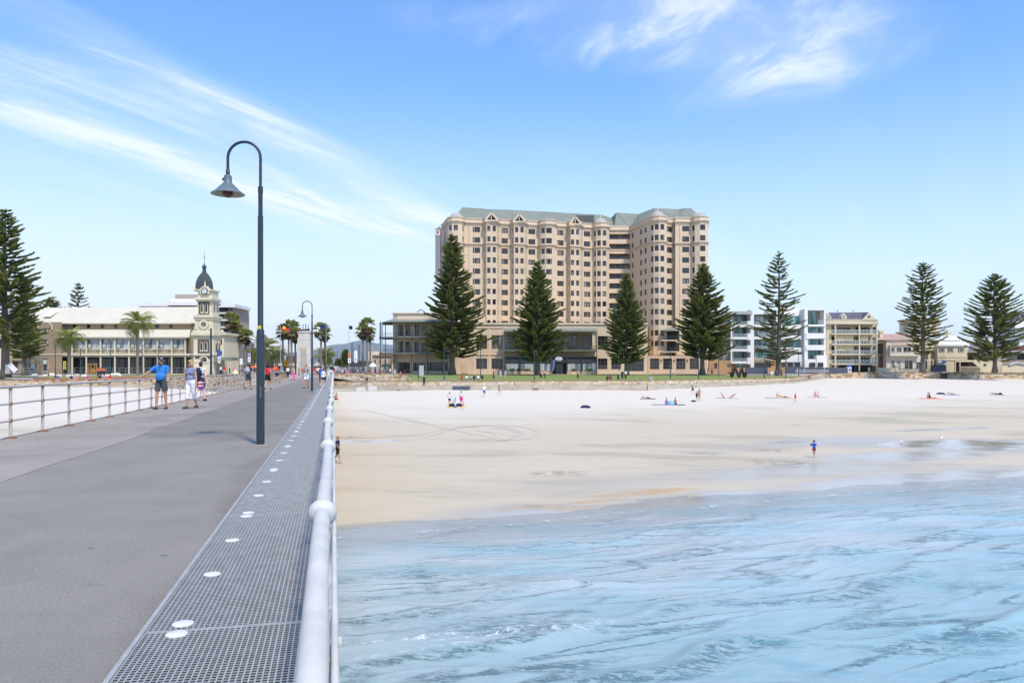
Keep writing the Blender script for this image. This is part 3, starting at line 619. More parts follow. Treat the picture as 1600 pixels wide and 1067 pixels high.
def clearglass():
    global m_clear
    if m_clear: return m_clear
    m = bpy.data.materials.new('clear balustrade glass'); m.use_nodes = True; b = m.node_tree.nodes['Principled BSDF']
    b.inputs['Base Color'].default_value = (.36, .42, .42, 1); b.inputs['Roughness'].default_value = .05; b.inputs['Alpha'].default_value = .28; m_clear = m; return m
WM = {}
def window_mesh(w, h, style, mats):
    k = (round(w, 1), round(h, 1), style, tuple(m.name for m in mats))
    if k in WM: return WM[k]
    w, h = k[0], k[1]; b = MB(); fw = min(.09, w * .12); d = .09
    for x0, x1, z0, z1 in ((-w / 2, w / 2, -h / 2, -h / 2 + fw), (-w / 2, w / 2, h / 2 - fw, h / 2), (-w / 2, -w / 2 + fw, -h / 2 + fw, h / 2 - fw), (w / 2 - fw, w / 2, -h / 2 + fw, h / 2 - fw)):
        b.box(x0, x1, -d / 2, d / 2, z0, z1, 0)
    nx = {'plain': 1, 'two': 2, 'three': 3, 'grid': 3, 'door': 2, 'sash': 1, 'shop': 3}[style]; nz = {'grid': 3, 'door': 1, 'sash': 2, 'shop': 1}.get(style, 1)
    for i in range(1, nx): x = -w / 2 + w * i / nx; b.box(x - fw * .35, x + fw * .35, -d * .35, d * .35, -h / 2 + fw, h / 2 - fw, 0)
    for i in range(1, nz): z = -h / 2 + h * i / nz; b.box(-w / 2 + fw, w / 2 - fw, -d * .33, d * .33, z - fw * .3, z + fw * .3, 0)
    if style == 'door': z = h / 2 - h * .24; b.box(-w / 2 + fw, w / 2 - fw, -d * .33, d * .33, z - fw * .4, z + fw * .4, 0)
    b.quad((-w / 2, .02, -h / 2), (w / 2, .02, -h / 2), (w / 2, .02, h / 2), (-w / 2, .02, h / 2), 1)
    va = b.v; me = bpy.data.meshes.new('window'); me.from_pydata(va, [], b.f)
    for m in mats: me.materials.append(m)
    me.polygons.foreach_set('material_index', b.m); me.update(); WM[k] = me; return me
def add_window(parent, c, w, h, ang, style='plain', mats=None, name='window'):
    me = window_mesh(w, h, style, mats or (m_frame, g_dark)); w0 = wloc(parent); return link(name, me, parent, Vector(c) - w0, ang)
def wall(mb, P0, P1, z0, z1, ops=(), reveal=.25, m=0):
    """wall from P0 to P1 (plan), outside on the right hand of travel, with real openings (u0,u1,za,zb)"""
    P0 = Vector(P0[:2]); P1 = Vector(P1[:2]); D = (P1 - P0); Ln = D.length; D /= Ln; Nn = Vector((D.y, -D.x))     # outward
    ops = [(max(.02, a), min(Ln - .02, b), c, d) for a, b, c, d in ops if b > .05 and a < Ln - .05]
    us = sorted({0, round(Ln, 4)} | {round(v, 4) for o in ops for v in o[:2]}); zs = sorted({z0, z1} | {v for o in ops for v in o[2:] if z0 < v < z1})
    def p(u, z, dpt=0): q = P0 + D * u - Nn * dpt; return (q.x, q.y, z)
    for i in range(len(us) - 1):
        run = None
        for j in range(len(zs) - 1):
            uc = (us[i] + us[i + 1]) / 2; zc = (zs[j] + zs[j + 1]) / 2
            hole = any(a < uc < b and c < zc < d for a, b, c, d in ops)
            if hole:
                if run is not None: mb.quad(p(us[i], run), p(us[i + 1], run), p(us[i + 1], zs[j]), p(us[i], zs[j]), m); run = None
            elif run is None: run = zs[j]
        if run is not None: mb.quad(p(us[i], run), p(us[i + 1], run), p(us[i + 1], z1), p(us[i], z1), m)
    for a, b, c, d in ops:
        mb.quad(p(a, c), p(b, c), p(b, c, reveal), p(a, c, reveal), m); mb.quad(p(a, d, reveal), p(b, d, reveal), p(b, d), p(a, d), m)
        mb.quad(p(a, c), p(a, c, reveal), p(a, d, reveal), p(a, d), m); mb.quad(p(b, c, reveal), p(b, c), p(b, d), p(b, d, reveal), m)
    return D, Nn, Ln
def band(mb, pts, z0, z1, out, m=0, back=.05):
    """string course following plan points, outside on the right"""
    n = len(pts); P = [Vector(p[:2]) for p in pts]; off = []
    for i in range(n):
        d1 = (P[i] - P[i - 1]).normalized() if i else (P[1] - P[0]).normalized(); d2 = (P[i + 1] - P[i]).normalized() if i < n - 1 else d1
        a = Vector((d1.y, -d1.x)); b = Vector((d2.y, -d2.x)); k = (a + b); k = k / max(k.length_squared / 2, .6) if k.length > 1e-4 else a
        off.append(k)
    for i in range(n - 1):
        a0 = P[i] + off[i] * out; a1 = P[i + 1] + off[i + 1] * out; b0 = P[i] - off[i] * back; b1 = P[i + 1] - off[i + 1] * back
        mb.quad((a0.x, a0.y, z0), (a1.x, a1.y, z0), (a1.x, a1.y, z1), (a0.x, a0.y, z1), m)
        mb.quad((a0.x, a0.y, z1), (a1.x, a1.y, z1), (b1.x, b1.y, z1), (b0.x, b0.y, z1), m)
        mb.quad((b0.x, b0.y, z0), (b1.x, b1.y, z0), (a1.x, a1.y, z0), (a0.x, a0.y, z0), m)
        if i == 0: mb.quad((b0.x, b0.y, z0), (a0.x, a0.y, z0), (a0.x, a0.y, z1), (b0.x, b0.y, z1), m)
        if i == n - 2: mb.quad((a1.x, a1.y, z0), (b1.x, b1.y, z0), (b1.x, b1.y, z1), (a1.x, a1.y, z1), m)
def PT(px, Y): return (X_(px, Y), Y)
def hit(px, P0, P1):
    """distance along P0-P1 where the line of sight through px crosses"""
    k = (px - 800) / F; dx, dy = P1[0] - P0[0], P1[1] - P0[1]; t = (k * P0[1] - P0[0]) / (dx - k * dy); return t * math.hypot(dx, dy)
# ---- the tall hotel
hotel = empty('hotel_tower', (X_(900, 205), 205, 0), 'tall cream hotel block of many storeys with round bays and green grey roof', 'hotel')
R1, FL = 38.07, 2.74
segs = []        # (P0, P1, [ (px, width m, kind) ], last row)
def bay(a, Ya, b, Yb, bulge, wins, n=6, last=9):
    A_, B_ = Vector(PT(a, Ya)), Vector(PT(b, Yb)); mid = (A_ + B_) / 2; D = (B_ - A_); Ln = D.length; D /= Ln; Nn = Vector((D.y, -D.x))
    pts = []
    for i in range(n + 1):
        an = math.pi * i / n; c = -math.cos(an); s = math.sin(an); c = math.copysign(abs(c) ** .9, c); pts.append(mid + D * c * Ln / 2 + Nn * s ** .85 * bulge)
    for i in range(n):
        P0, P1 = pts[i], pts[i + 1]; pa, pb = PX(*P0), PX(*P1); ws = [(p, w, 'bay_window') for p, w in wins if min(pa, pb) <= p < max(pa, pb)]
        segs.append((P0, P1, ws, last))
    return mid
def flat(a, Ya, b, Yb, wins=(), last=9): segs.append((Vector(PT(a, Ya)), Vector(PT(b, Yb)), [(p, w, k) for p, w, k in wins], last))
BW = 1.08
flat(689.5, 212, 694.5, 207.5); flat(694.5, 207.5, 696.2, 205.2); flat(696.2, 205.2, 699.4, 202.6)
dome1 = bay(699.4, 202.6, 726, 202.4, 2.6, [(706, BW), (714.8, BW), (722.9, BW)], n=5)
flat(726, 202.4, 755, 202.9, [(744.4, 1.95, 'window')])
flat(755, 202.9, 760, 201.0, [(757.4, .5, 'side_window')]); flat(760, 201.0, 776, 201.5, [(763.8, .88, 'window'), (772.2, .88, 'window')]); flat(776, 201.5, 781, 203.8, [(778.6, .5, 'side_window')])
flat(781, 203.8, 797.5, 204.6, [(788.3, 1.9, 'window')])
flat(797.5, 204.6, 803.2, 202.6, [(800.6, .5, 'side_window')]); flat(803.2, 202.6, 819.6, 203.1, [(807.3, .88, 'window'), (815.6, .88, 'window')]); flat(819.6, 203.1, 824.5, 205.4, [(822.2, .5, 'side_window')])
flat(824.5, 205.4, 840.8, 206.2, [(831, 1.9, 'window')])
dome_b = bay(840.8, 206.2, 868.3, 207, 2.7, [(845.8, BW), (853.8, BW), (862.1, BW)], n=5)
flat(868.3, 207, 886.8, 208.2, [(875.6, 1.9, 'window')])
flat(886.8, 208.2, 891.6, 206.0, [(889.2, .5, 'side_window')]); flat(891.6, 206.0, 906.5, 206.6, [(894.6, .88, 'window'), (902.6, .88, 'window')]); flat(906.5, 206.6, 911, 208.9, [(909, .5, 'side_window')])
flat(911, 208.9, 926, 209.8, [(917.3, 1.9, 'window')])
dome2 = bay(926, 209.8, 950.7, 210.8, 2.7, [(930.2, BW), (937.8, BW), (946, BW)], n=5)
flat(950.7, 210.8, 951.0, 213.4); RECESS = (Vector(PT(951.0, 213.4)), Vector(PT(984, 213.4))); segs.append((RECESS[0], RECESS[1], [], -1))
flat(984, 213.4, 1015, 200.8, [(988.4, 1.2, 'window'), (1001.5, 1.3, 'window'), (1008.6, 1.25, 'window')], last=11)
dome3 = bay(1015, 200.8, 1039.8, 201.8, 2.7, [(1019, BW), (1027.2, BW), (1035.6, BW)], n=5, last=11)
flat(1039.8, 201.8, 1054.4, 202.8, [(1046.6, 1.85, 'window')]); flat(1054.4, 202.8, 1055.2, 201.2); flat(1055.2, 201.2, 1079.7, 201.6, [(1071.4, 1.85, 'window')], last=10)
dome4 = bay(1079.7, 201.6, 1105, 202.2, 2.6, [(1085, BW), (1093.6, BW), (1101.4, BW)], n=5, last=10)
flat(1105, 202.2, 1103.5, 224)
plan = [segs[0][0]] + [s[1] for s in segs]
walls = MB(); ZT = 41.0
for P0, P1, ws, last in segs:
    if last == -1: continue
    D = (P1 - P0); Ln = D.length; ang = math.atan2(D.y, D.x); ops = []; D = D / Ln; Nn = Vector((D.y, -D.x)); lo = PX(*P0) > 980
    for p, w, kind in ws:
        u = hit(p, P0, P1); w = min(w, Ln - .15)
        if u < w / 2 + .05: u = w / 2 + .05
        if u > Ln - w / 2 - .05: u = Ln - w / 2 - .05
        for k in range(last + 1):
            z = R1 - FL * k; h = 1.42; ops.append((u - w / 2, u + w / 2, z - h / 2, z + h / 2)); q = P0 + D * u - Nn * .18
            add_window(hotel, (q.x, q.y, z), w, h, ang, 'two' if w > 1.6 else 'plain', name=kind)
    wall(walls, P0, P1, 0.0 if lo else 11.0, ZT, ops, m=0)
walls.build('tower_wall', [m_hot], hotel)
# recess: long balconies with parapets
rb = MB(); A_, B_ = RECESS; wall(rb, A_ + Vector((0, 1.8)), B_ + Vector((0, 1.8)), 11, ZT, [(.3, (B_ - A_).length - .3, R1 - FL * k - .75, R1 - FL * k + .75) for k in range(10)], m=0)
rb.build('recess_wall', m_hot, hotel)
for k in range(10):
    z = R1 - FL * k; b = MB(); b.box(A_.x, B_.x, A_.y - .15, A_.y + .15, z - 2.0, z - .78); b.box(A_.x, B_.x, A_.y + .15, A_.y + 1.8, z - 1.25, z - .98); b.build('balcony_parapet', m_hot2, hotel)
    for i in range(2):
        x = A_.x + (B_.x - A_.x) * (.26 + .49 * i); add_window(hotel, (x, A_.y + 1.95, z), 2.75, 1.5, 0, 'three', name='balcony_door')
b = MB(); b.box(A_.x, B_.x, A_.y - .1, A_.y + 1.8, R1 + .75, ZT); b.build('recess_head', m_hot, hotel)
cor = MB(); band(cor, plan, 39.55, 39.80, .28); band(cor, plan, 39.80, 40.0, .42); band(cor, plan, 40.85, 41.05, .16, back=.4); band(cor, plan, 39.15, 39.28, .10); cor.build('cornice', m_hot2, hotel)
blt = MB(); band(blt, plan, 33.98, 34.12, .12); band(blt, plan, 34.12, 34.40, .26); band(blt, plan, 33.5, 33.6, .06); blt.build('belt_course', m_hotp, hotel)
for k in range(2, 10):   # faint floor lines
    b = MB(); band(b, plan, R1 - FL * k + 1.28, R1 - FL * k + 1.36, .035); b.build('floor_line', m_hot2, hotel)
low_pts = [p for p in plan if PX(*p) > 983.5]; b = MB(); band(b, low_pts, 5.0, 5.25, .18); band(b, low_pts, 4.65, 4.75, .08); b.build('string_course', m_hotp, hotel)
b = MB(); band(b, low_pts, 0, 1.0, .10); b.build('plinth', m_hotp, hotel)
# body behind
b = MB(); b.box(X_(689.7, 212), X_(1103.2, 224), 224, 240, 0, 40.95); b.box(X_(689.7, 212), X_(930, 212), 212, 224, 0, 40.9); b.build('rear_block', m_hot, hotel)
b = MB(); cap = [(p.x, p.y, 40.9) for p in plan]; b.poly(cap, 0); b.build('roof_deck', m_dome, hotel)
# mansard roof: eave line set back from the parapet, ridge behind
eave = [(706, 204.2), (755, 205.2), (800, 206.6), (853, 208.6), (900, 210.4), (938, 212.2), (960, 215), (984, 215), (1000, 208.5), (1022, 204.2), (1061, 204.8), (1085, 204.0), (1098, 204.6)]
ridge = [(722, 213), (755, 214.5), (800, 216), (853, 218.4), (905, 221), (940, 222.8), (955, 225.2), (963, 219.6), (998, 221.6), (1022, 213.6), (1061, 215), (1068, 213.6), (1080, 213.6)]
rf = MB()
E = [Vector((*PT(*e), 41.05)) for e in eave]; Rg = [Vector((*PT(p, Y), 46.0 if i != 6 else 45.6)) for i, (p, Y) in enumerate(ridge)]; Bk = [Vector((r.x * 1.02, r.y + 9, 41.05)) for r in Rg]
for i in range(len(E) - 1):
    rf.quad(E[i], E[i + 1], Rg[i + 1], Rg[i]); rf.quad(Rg[i], Rg[i + 1], Bk[i + 1], Bk[i])
rf.quad(Bk[0], E[0], Rg[0], Rg[0] + Vector((.01, 0, 0))); rf.quad(E[-1], Bk[-1] + Vector((2, 0, 0)), Rg[-1], Rg[-1] + Vector((.01, 0, 0)))
rf.build('mansard_roof', m_groof, hotel)
for i in range(1, len(E) - 1):
    b = MB(); b.bar(E[i], Rg[i], .16, .10); b.build('roof_hip', m_groof, hotel)
b = MB(); b.bar(Rg[0], Rg[1], .2, .12); b.build('ridge_cap', m_groof, hotel)
b = MB(); b.box(X_(899, 212), X_(927, 212), 209.5, 213.5, 41.05, 43.2); b.build('plant_room', mat('dark plant louvres', (.09, .10, .085), .7, .2, 3), hotel)
for (c, mast) in ((dome1, 0), (dome2, 1), (dome3, 1), (dome4, 0)):
    b = MB(); b.lathe((c.x, c.y - .3, 40.9), [(1.75 * math.cos(a), 1.55 * math.sin(a)) for a in np.linspace(0, math.pi / 2, 7)], 16); d = b.build('dome', m_dome, hotel, smooth=True)
    for a in np.linspace(0, math.pi, 7):
        r = MB(); r.tube([(c.x + 1.77 * math.cos(t_) * math.cos(a + math.pi), c.y - .3 + 1.77 * math.cos(t_) * math.sin(a + math.pi), 40.9 + 1.57 * math.sin(t_)) for t_ in np.linspace(0, 1.5, 6)], .04, 4); r.build('dome_rib', m_hot2, d)
    if mast: b = MB(); b.lathe((c.x, c.y - .3, 42.3), [(.14, 0), (.10, .5), (.10, 1.0), (.001, 1.5)], 8); b.build('finial', m_white, d)
for pxc, Y, w in ((768, 201.0, 2.95), (811.4, 202.6, 2.8), (899, 206.1, 2.7)):     # little gables over the paired windows
    x = X_(pxc, Y); g = MB(); z0 = 40.0; z1 = 42.1; hw = w / 2 + .25; y0, y1 = Y - .32, Y + .2
    def P3(u, z, y): return (x + u, y, z)
    # triangular frame built of two raking bars, a sill and a king post
    g.bar(P3(-hw, z0 + .1, y0 + .2), P3(0, z1, y0 + .2), .5, .42); g.bar(P3(hw, z0 + .1, y0 + .2), P3(0, z1, y0 + .2), .5, .42); g.bar(P3(-hw, z0 + .12, y0 + .2), P3(hw, z0 + .12, y0 + .2), .45, .3); g.bar(P3(0, z0, y0 + .2), P3(0, z1 - .2, y0 + .2), .3, .16, up=(1, 0, 0))
    g.build('gable', m_hot2, hotel); v = MB(); v.poly([P3(-hw, z0, y1 - .12), P3(hw, z0, y1 - .12), P3(0, z1 - .1, y1 - .12)]); v.build('gable_vent', m_dkvoid, hotel)
# chained vertical joints
for p, Y in ((733, 202.45), (741, 202.6), (784, 203.85), (1050, 202.45), (1062, 201.25)):
    b = MB(); b.box(X_(p, Y) - .06, X_(p, Y) + .06, Y - .06, Y + .02, 12, 39.2); b.build('render_joint', m_hotp, hotel)
# sign fin at the left corner
b = MB(); xf0, xf1 = X_(680.3, 205), X_(688.5, 205); b.box(xf0, xf1, 204.6, 207.5, Z_(440, 205), Z_(359, 205)); b.poly([(xf0, 204.6, Z_(359, 205)), (xf1, 204.6, Z_(359, 205)), (xf1 - .1, 204.6, Z_(353.5, 205))]); b.build('sign_fin', mat('silver grey panel', (.25, .25, .26), .5, .05, 1), hotel)
b = MB(); b.box(xf0 + .15, xf1 - .15, 204.52, 204.58, Z_(368, 205), Z_(360.5, 205)); bd = b.build('logo_board', m_white, hotel)
b = MB(); cx_ = (xf0 + xf1) / 2; zt = Z_(361.5, 205); m_red = mat('signal red paint', (.62, .05, .035), .5, .08, 3); b.poly([(cx_ - .30, 204.49, zt), (cx_ + .30, 204.49, zt), (cx_ + .28, 204.49, zt - .55), (cx_, 204.49, zt - .95), (cx_ - .28, 204.49, zt - .55)]); b.build('red_crest', m_red, bd)
# ground floor and balconies of the right wing
def boxpx(name, p0, p1, y0, y1, Y, dep, m, parent): b = MB(); b.box(X_(p0, Y), X_(p1, Y), Y, Y + dep, Z_(y1, Y), Z_(y0, Y)); return b.build(name, m, parent)
def winpx(parent, p0, p1, y0, y1, Y, style='plain', mats=None, name='window'):
    return add_window(parent, (X_((p0 + p1) / 2, Y), Y, Z_((y0 + y1) / 2, Y)), (p1 - p0) / F * Y, (y1 - y0) / F * Y, 0, style, mats, name)
Yg = 196.6
b = MB(); wall(b, PT(1012.5, Yg), PT(1104.5, Yg), -.1, Z_(556, Yg), [((p0 - 1012.5) / F * Yg, (p1 - 1012.5) / F * Yg, Z_(577, Yg), Z_(560, Yg)) for p0, p1 in ((1015.5, 1030), (1036, 1050), (1056.5, 1071), (1077.5, 1091))], .3)
wall(b, PT(1012.0, 201), PT(1012.5, Yg), -.1, Z_(556, Yg)); wall(b, PT(1104.5, Yg), PT(1104.5, 203), -.1, Z_(556, Yg)); b.box(X_(1012, Yg) + .3, X_(1104.4, Yg), Yg + .01, 202, Z_(556, Yg) - .3, Z_(556, Yg) - .01); b.build('ground_floor_wall', m_hotp, hotel)
for p0, p1 in ((1015.5, 1030), (1036, 1050), (1056.5, 1071), (1077.5, 1091)): winpx(hotel, p0, p1, 560, 577, Yg + .25, 'grid', (m_frame, g_black), 'arcade_window')
for p in (1033, 1053.5, 1074): b = MB(); b.lathe((X_(p, Yg), Yg - .18, Z_(563, Yg)), [(.02, -.25), (.14, -.2), (.16, .15), (.02, .28)], 8); b.build('wall_lamp', m_gframe, hotel)
for y0, y1 in ((533, 550.5), (515, 532.5)):
    Yb = 197.2; s = boxpx('balcony_slab', 1033.5, 1063, y1 - 1.5, y1, Yb, 5.0, m_hot2, hotel)
    for p in np.arange(1034.3, 1062.5, 1.05): b = MB(); b.box(X_(p, Yb) - .02, X_(p, Yb) + .02, Yb + .05, Yb + .09, Z_(y1 - 1.5, Yb), Z_(y1 - 7.5, Yb)); b.build('baluster', m_gframe, s)
    b = MB(); b.box(X_(1033.8, Yb), X_(1062.8, Yb), Yb + .03, Yb + .11, Z_(y1 - 8, Yb), Z_(y1 - 7.4, Yb)); b.build('handrail', m_gframe, s)
    boxpx('balcony_opening_shade', 1039, 1061.5, y0 + 2.5, y1 - 2, 201.0, .3, m_dkvoid, hotel); winpx(hotel, 1041, 1047, y0 + 3, y1 - 2, 200.9, 'door', name='balcony_door')
b = MB(); b.quad((X_(1032.5, 196.8), 196.8, Z_(516, 196.8)), (X_(1064, 196.8), 196.8, Z_(516, 196.8)), (X_(1062, 202), 202, Z_(512, 202)), (X_(1037, 202), 202, Z_(512, 202))); b.box(X_(1032.5, 196.8), X_(1064, 196.8), 196.8, 196.9, Z_(517, 196.8), Z_(516, 196.8)); b.build('balcony_roof', m_groof, hotel)
# ---- podium with veranda
pod = empty('hotel_podium', (X_(870, 190), 190, 0), 'low cream hotel front with green veranda, behind the lawn between the pines', 'building')
Yp = 190.0; ZP = Z_(505, Yp)
ops = [(744, 761, 523.7, 545.3), (768, 785.5, 523.7, 545.3), (744, 761, 560, 576.5), (768, 785.5, 560, 576.5), (712, 718, 520, 546), (726, 733, 520, 546), (934, 949.5, 525, 546), (934, 949, 560, 577), (955, 970, 560, 577), (976, 1006, 561, 580)]
b = MB(); wall(b, PT(705, Yp), PT(1012, Yp), -.3, ZP, [((a - 705) / F * Yp, (c - 705) / F * Yp, Z_(e, Yp), Z_(d, Yp)) for a, c, d, e in ops], .3)
wall(b, PT(1012, Yp), PT(1012, 203), -.3, ZP); b.box(X_(705, Yp), X_(1011.9, Yp), Yp + .02, 203, ZP - .6, ZP - .3); b.build('podium_wall', m_hot, pod)
for a, c, d, e in ops: winpx(pod, a, c, d, e, Yp + .25, 'grid', (m_frame, g_dark if d < 550 and a < 900 else g_black))
b = MB(); band(b, [PT(705, Yp), PT(1012, Yp)], ZP - .35, ZP + .05, .3); band(b, [PT(705, Yp), PT(790, Yp)], Z_(513, Yp), Z_(511.5, Yp), .15); band(b, [PT(736, Yp), PT(788, Yp)], Z_(554.5, Yp), Z_(552.5, Yp), .2); band(b, [PT(736, Yp), PT(788, Yp)], Z_(550, Yp), Z_(549, Yp), .08); b.build('podium_cornice', m_hot2, pod)
for p in (741, 764.5, 787): boxpx('pilaster', p - 1.4, p + 1.4, 514, 584.5, Yp - .12, .12, m_hot2, pod)
boxpx('rooftop_box', 741, 758, 494, 505, 196, 6, m_hot, pod); boxpx('roof_terrace_rail', 741, 800, 503.3, 504, 191, .05, m_gframe, pod)
Yv = 186.2
b = MB(); b.quad((X_(787, Yv), Yv, Z_(516.8, Yv)), (X_(934, Yv), Yv, Z_(516.8, Yv)), (X_(932, Yp), Yp - .02, Z_(512.8, Yp)), (X_(789, Yp), Yp - .02, Z_(512.8, Yp))); b.box(X_(787, Yv), X_(934, Yv), Yv - .05, Yv + .06, Z_(518, Yv), Z_(516.8, Yv)); b.build('veranda_roof', m_groof, pod)
boxpx('veranda_slab', 788, 933.5, 546.8, 548.2, Yv, 3.75, m_groof, pod); boxpx('veranda_soffit', 788.5, 933, 548.2, 549, Yv + .1, 3.6, m_hotp, pod)
for p in (789, 812, 836.5, 861.7, 885.6, 909, 932.6): boxpx('veranda_post', p - .55, p + .55, 518, 584.5, Yv + .05, .18, m_gframe, pod)
boxpx('loggia_shade_wall', 792, 931, 520.5, 545.5, Yp - .03, .02, mat('loggia wall with painted shade', (.36, .25, .17), .85, .1, .5), pod)  # veranda shade painted into the colour of this flat wall panel
for a, c in ((790, 806), (814, 832), (840, 857), (864, 878), (887, 901.5), (911, 925)): winpx(pod, a, c, 524.5, 546, Yp - .12, 'door', (m_frame, g_dark), 'veranda_door')
boxpx('end_pier', 925.5, 931.5, 519, 546.5, Yv + .5, 1.2, m_hot, pod)
for p in np.arange(789.8, 932, 1.3):
    b = MB(); b.box(X_(p, Yv) - .018, X_(p, Yv) + .018, Yv + .1, Yv + .14, Z_(546.8, Yv), Z_(541.6, Yv)); b.build('baluster', m_gframe, pod)
boxpx('handrail', 789, 932.5, 541.0, 541.7, Yv + .08, .08, m_gframe, pod)
boxpx('awning_fascia', 790, 932, 558, 566.8, Yv + .6, .5, mat('charcoal awning', (.045, .05, .055), .7, .1, 2), pod); boxpx('awning_head', 790, 932, 556.5, 558, Yv + .3, .8, m_gframe, pod)
k = 0
for a, c in ((790, 811.3), (813, 835.8), (837.5, 861), (886.5, 908.3), (910, 931.8)):
    winpx(pod, a, c, 567, 580, Yv + .75, 'three', (m_gframe, g_pale), 'cafe_window')
boxpx('cafe_dado', 790, 861.5, 580, 585, Yv + .7, .3, m_hotp, pod); boxpx('cafe_dado', 886, 932, 580, 585, Yv + .7, .3, m_hotp, pod); boxpx('cafe_entry_shade', 863, 885, 567, 584.5, Yv + 2.2, .1, m_dkvoid, pod); winpx(pod, 868, 880, 568, 584, Yv + 2.1, 'two', (m_gframe, g_black), 'cafe_door')
# oval sign
Ys = Yv - .35; b = MB(); c = (X_(873.4, Ys), Ys, Z_(560.3, Ys)); rx = 6.1 / F * Ys; rz = 3.3 / F * Ys; n = 28
b.poly([(c[0] + rx * math.cos(2 * math.pi * i / n), c[1], c[2] + rz * math.sin(2 * math.pi * i / n)) for i in range(n)]); 
for i in range(n):
    a0, a1 = 2 * math.pi * i / n, 2 * math.pi * (i + 1) / n; b.quad((c[0] + rx * math.cos(a0), c[1], c[2] + rz * math.sin(a0)), (c[0] + rx * math.cos(a0), c[1] + .15, c[2] + rz * math.sin(a0)), (c[0] + rx * math.cos(a1), c[1] + .15, c[2] + rz * math.sin(a1)), (c[0] + rx * math.cos(a1), c[1], c[2] + rz * math.sin(a1)))
os_ = b.build('oval_sign', mat('white sign face', (.82, .82, .80), .5, .03, 3), None, loc=c); tag(os_, 'white oval sign with dark rim over the cafe entrance', 'sign')
b = MB()
for i in range(n):
    a0, a1 = 2 * math.pi * i / n, 2 * math.pi * (i + 1) / n; b.quad(*[(c[0] + rx * k * math.cos(a), c[1] - .02, c[2] + rz * k * math.sin(a)) for k, a in ((1.0, a0), (.9, a0), (.9, a1), (1.0, a1))])
b.build('sign_rim', m_gframe, os_); b = MB(); b.box(c[0] - .05, c[0] + .05, c[1] - .02, c[1] - .005, c[2] - rz * .75, c[2] + rz * .75); b.box(c[0] - rx * .6, c[0] - .15, c[1] - .02, c[1] - .005, c[2] - .10, c[2] + .06); b.box(c[0] + .15, c[0] + rx * .6, c[1] - .02, c[1] - .005, c[2] - .10, c[2] + .06); b.build('sign_lettering', m_dgrey, os_)
# ---- corner pavilion with verandas on three floors
pav = empty('corner_pavilion', (X_(650, 188), 188, 0), 'three storey cream corner building with curved green verandas beside the plaza', 'building')
Yq = 188.0; c0 = 614
zs = [Z_(584.5, Yq) - .2, Z_(552, Yq), Z_(526, Yq), Z_(500, Yq)]
dr = [(622, 630.2), (633.4, 642), (648, 655.5), (658, 666), (673, 681), (686, 694)]
ops = []
for a, c in dr: ops += [((a - c0) / F * Yq, (c - c0) / F * Yq, Z_(525, Yq), Z_(507, Yq)), ((a - c0) / F * Yq, (c - c0) / F * Yq, Z_(551, Yq), Z_(533.5, Yq)), ((a + .3 - c0) / F * Yq, (c - c0) / F * Yq, Z_(505, Yq), Z_(501.3, Yq))]
ops += [((621.5 - c0) / F * Yq, (641 - c0) / F * Yq, Z_(583, Yq), Z_(566, Yq)), ((645.5 - c0) / F * Yq, (665 - c0) / F * Yq, Z_(579.5, Yq), Z_(566, Yq)), ((667 - c0) / F * Yq, (700 - c0) / F * Yq, Z_(579.5, Yq), Z_(566, Yq))]
b = MB(); wall(b, PT(c0, Yq), PT(705.2, Yq), zs[0], Z_(500, Yq), ops, .3); wall(b, (X_(c0, Yq) + 1.0, 203), PT(c0, Yq), zs[0], Z_(500, Yq)); b.build('pavilion_wall', m_hot, pav)
for a, c in dr:
    winpx(pav, a, c, 507, 525, Yq + .2, 'door', (m_frame, g_dark), 'french_door'); winpx(pav, a, c, 533.5, 551, Yq + .2, 'door', (m_frame, g_dark), 'french_door'); winpx(pav, a + .3, c, 501.3, 505, Yq + .2, 'plain', (m_frame, g_pale), 'fanlight')
winpx(pav, 621.5, 641, 566, 583, Yq + .2, 'three', (m_gframe, g_black), 'entrance_door'); winpx(pav, 645.5, 665, 566, 579.5, Yq + .2, 'shop', (m_gframe, g_dark)); winpx(pav, 667, 700, 566, 579.5, Yq + .2, 'shop', (m_gframe, g_dark))
b = MB(); band(b, [(X_(c0, Yq) + 1, 203), PT(c0 + .5, Yq + .5), PT(622, Yq - .2), PT(640, Yq - .4), PT(740, Yq - .4)], Z_(500, Yq), Z_(489.5, Yq), .05, back=.4); band(b, [(X_(c0, Yq) + 1, 203), PT(c0 + .5, Yq + .5), PT(622, Yq - .2), PT(640, Yq - .4), PT(740, Yq - .4)], Z_(490.5, Yq), Z_(488.7, Yq), .35, back=.4); b.build('curved_parapet', m_hot2, pav)
b = MB(); b.box(X_(616, Yq) + .5, X_(705, Yq), Yq + .4, 203, Z_(500, Yq), Z_(500, Yq) + .3); b.build('pavilion_roof', m_dome, pav)
Yw = 184.3
vp = [(X_(591.5, 196), 197.0), (X_(592.3, 190), 190.5), (X_(598, 186.5), 186.6), (X_(610, Yw + .5), Yw + .5), (X_(625, Yw), Yw), (X_(706, Yw), Yw)]
vin = [(X_(c0, Yq) + .7, 198), (X_(c0, Yq) + .2, 192), (X_(c0, Yq), Yq + .6), (X_(c0, Yq), Yq), (X_(624, Yq), Yq), (X_(706, Yq), Yq)]
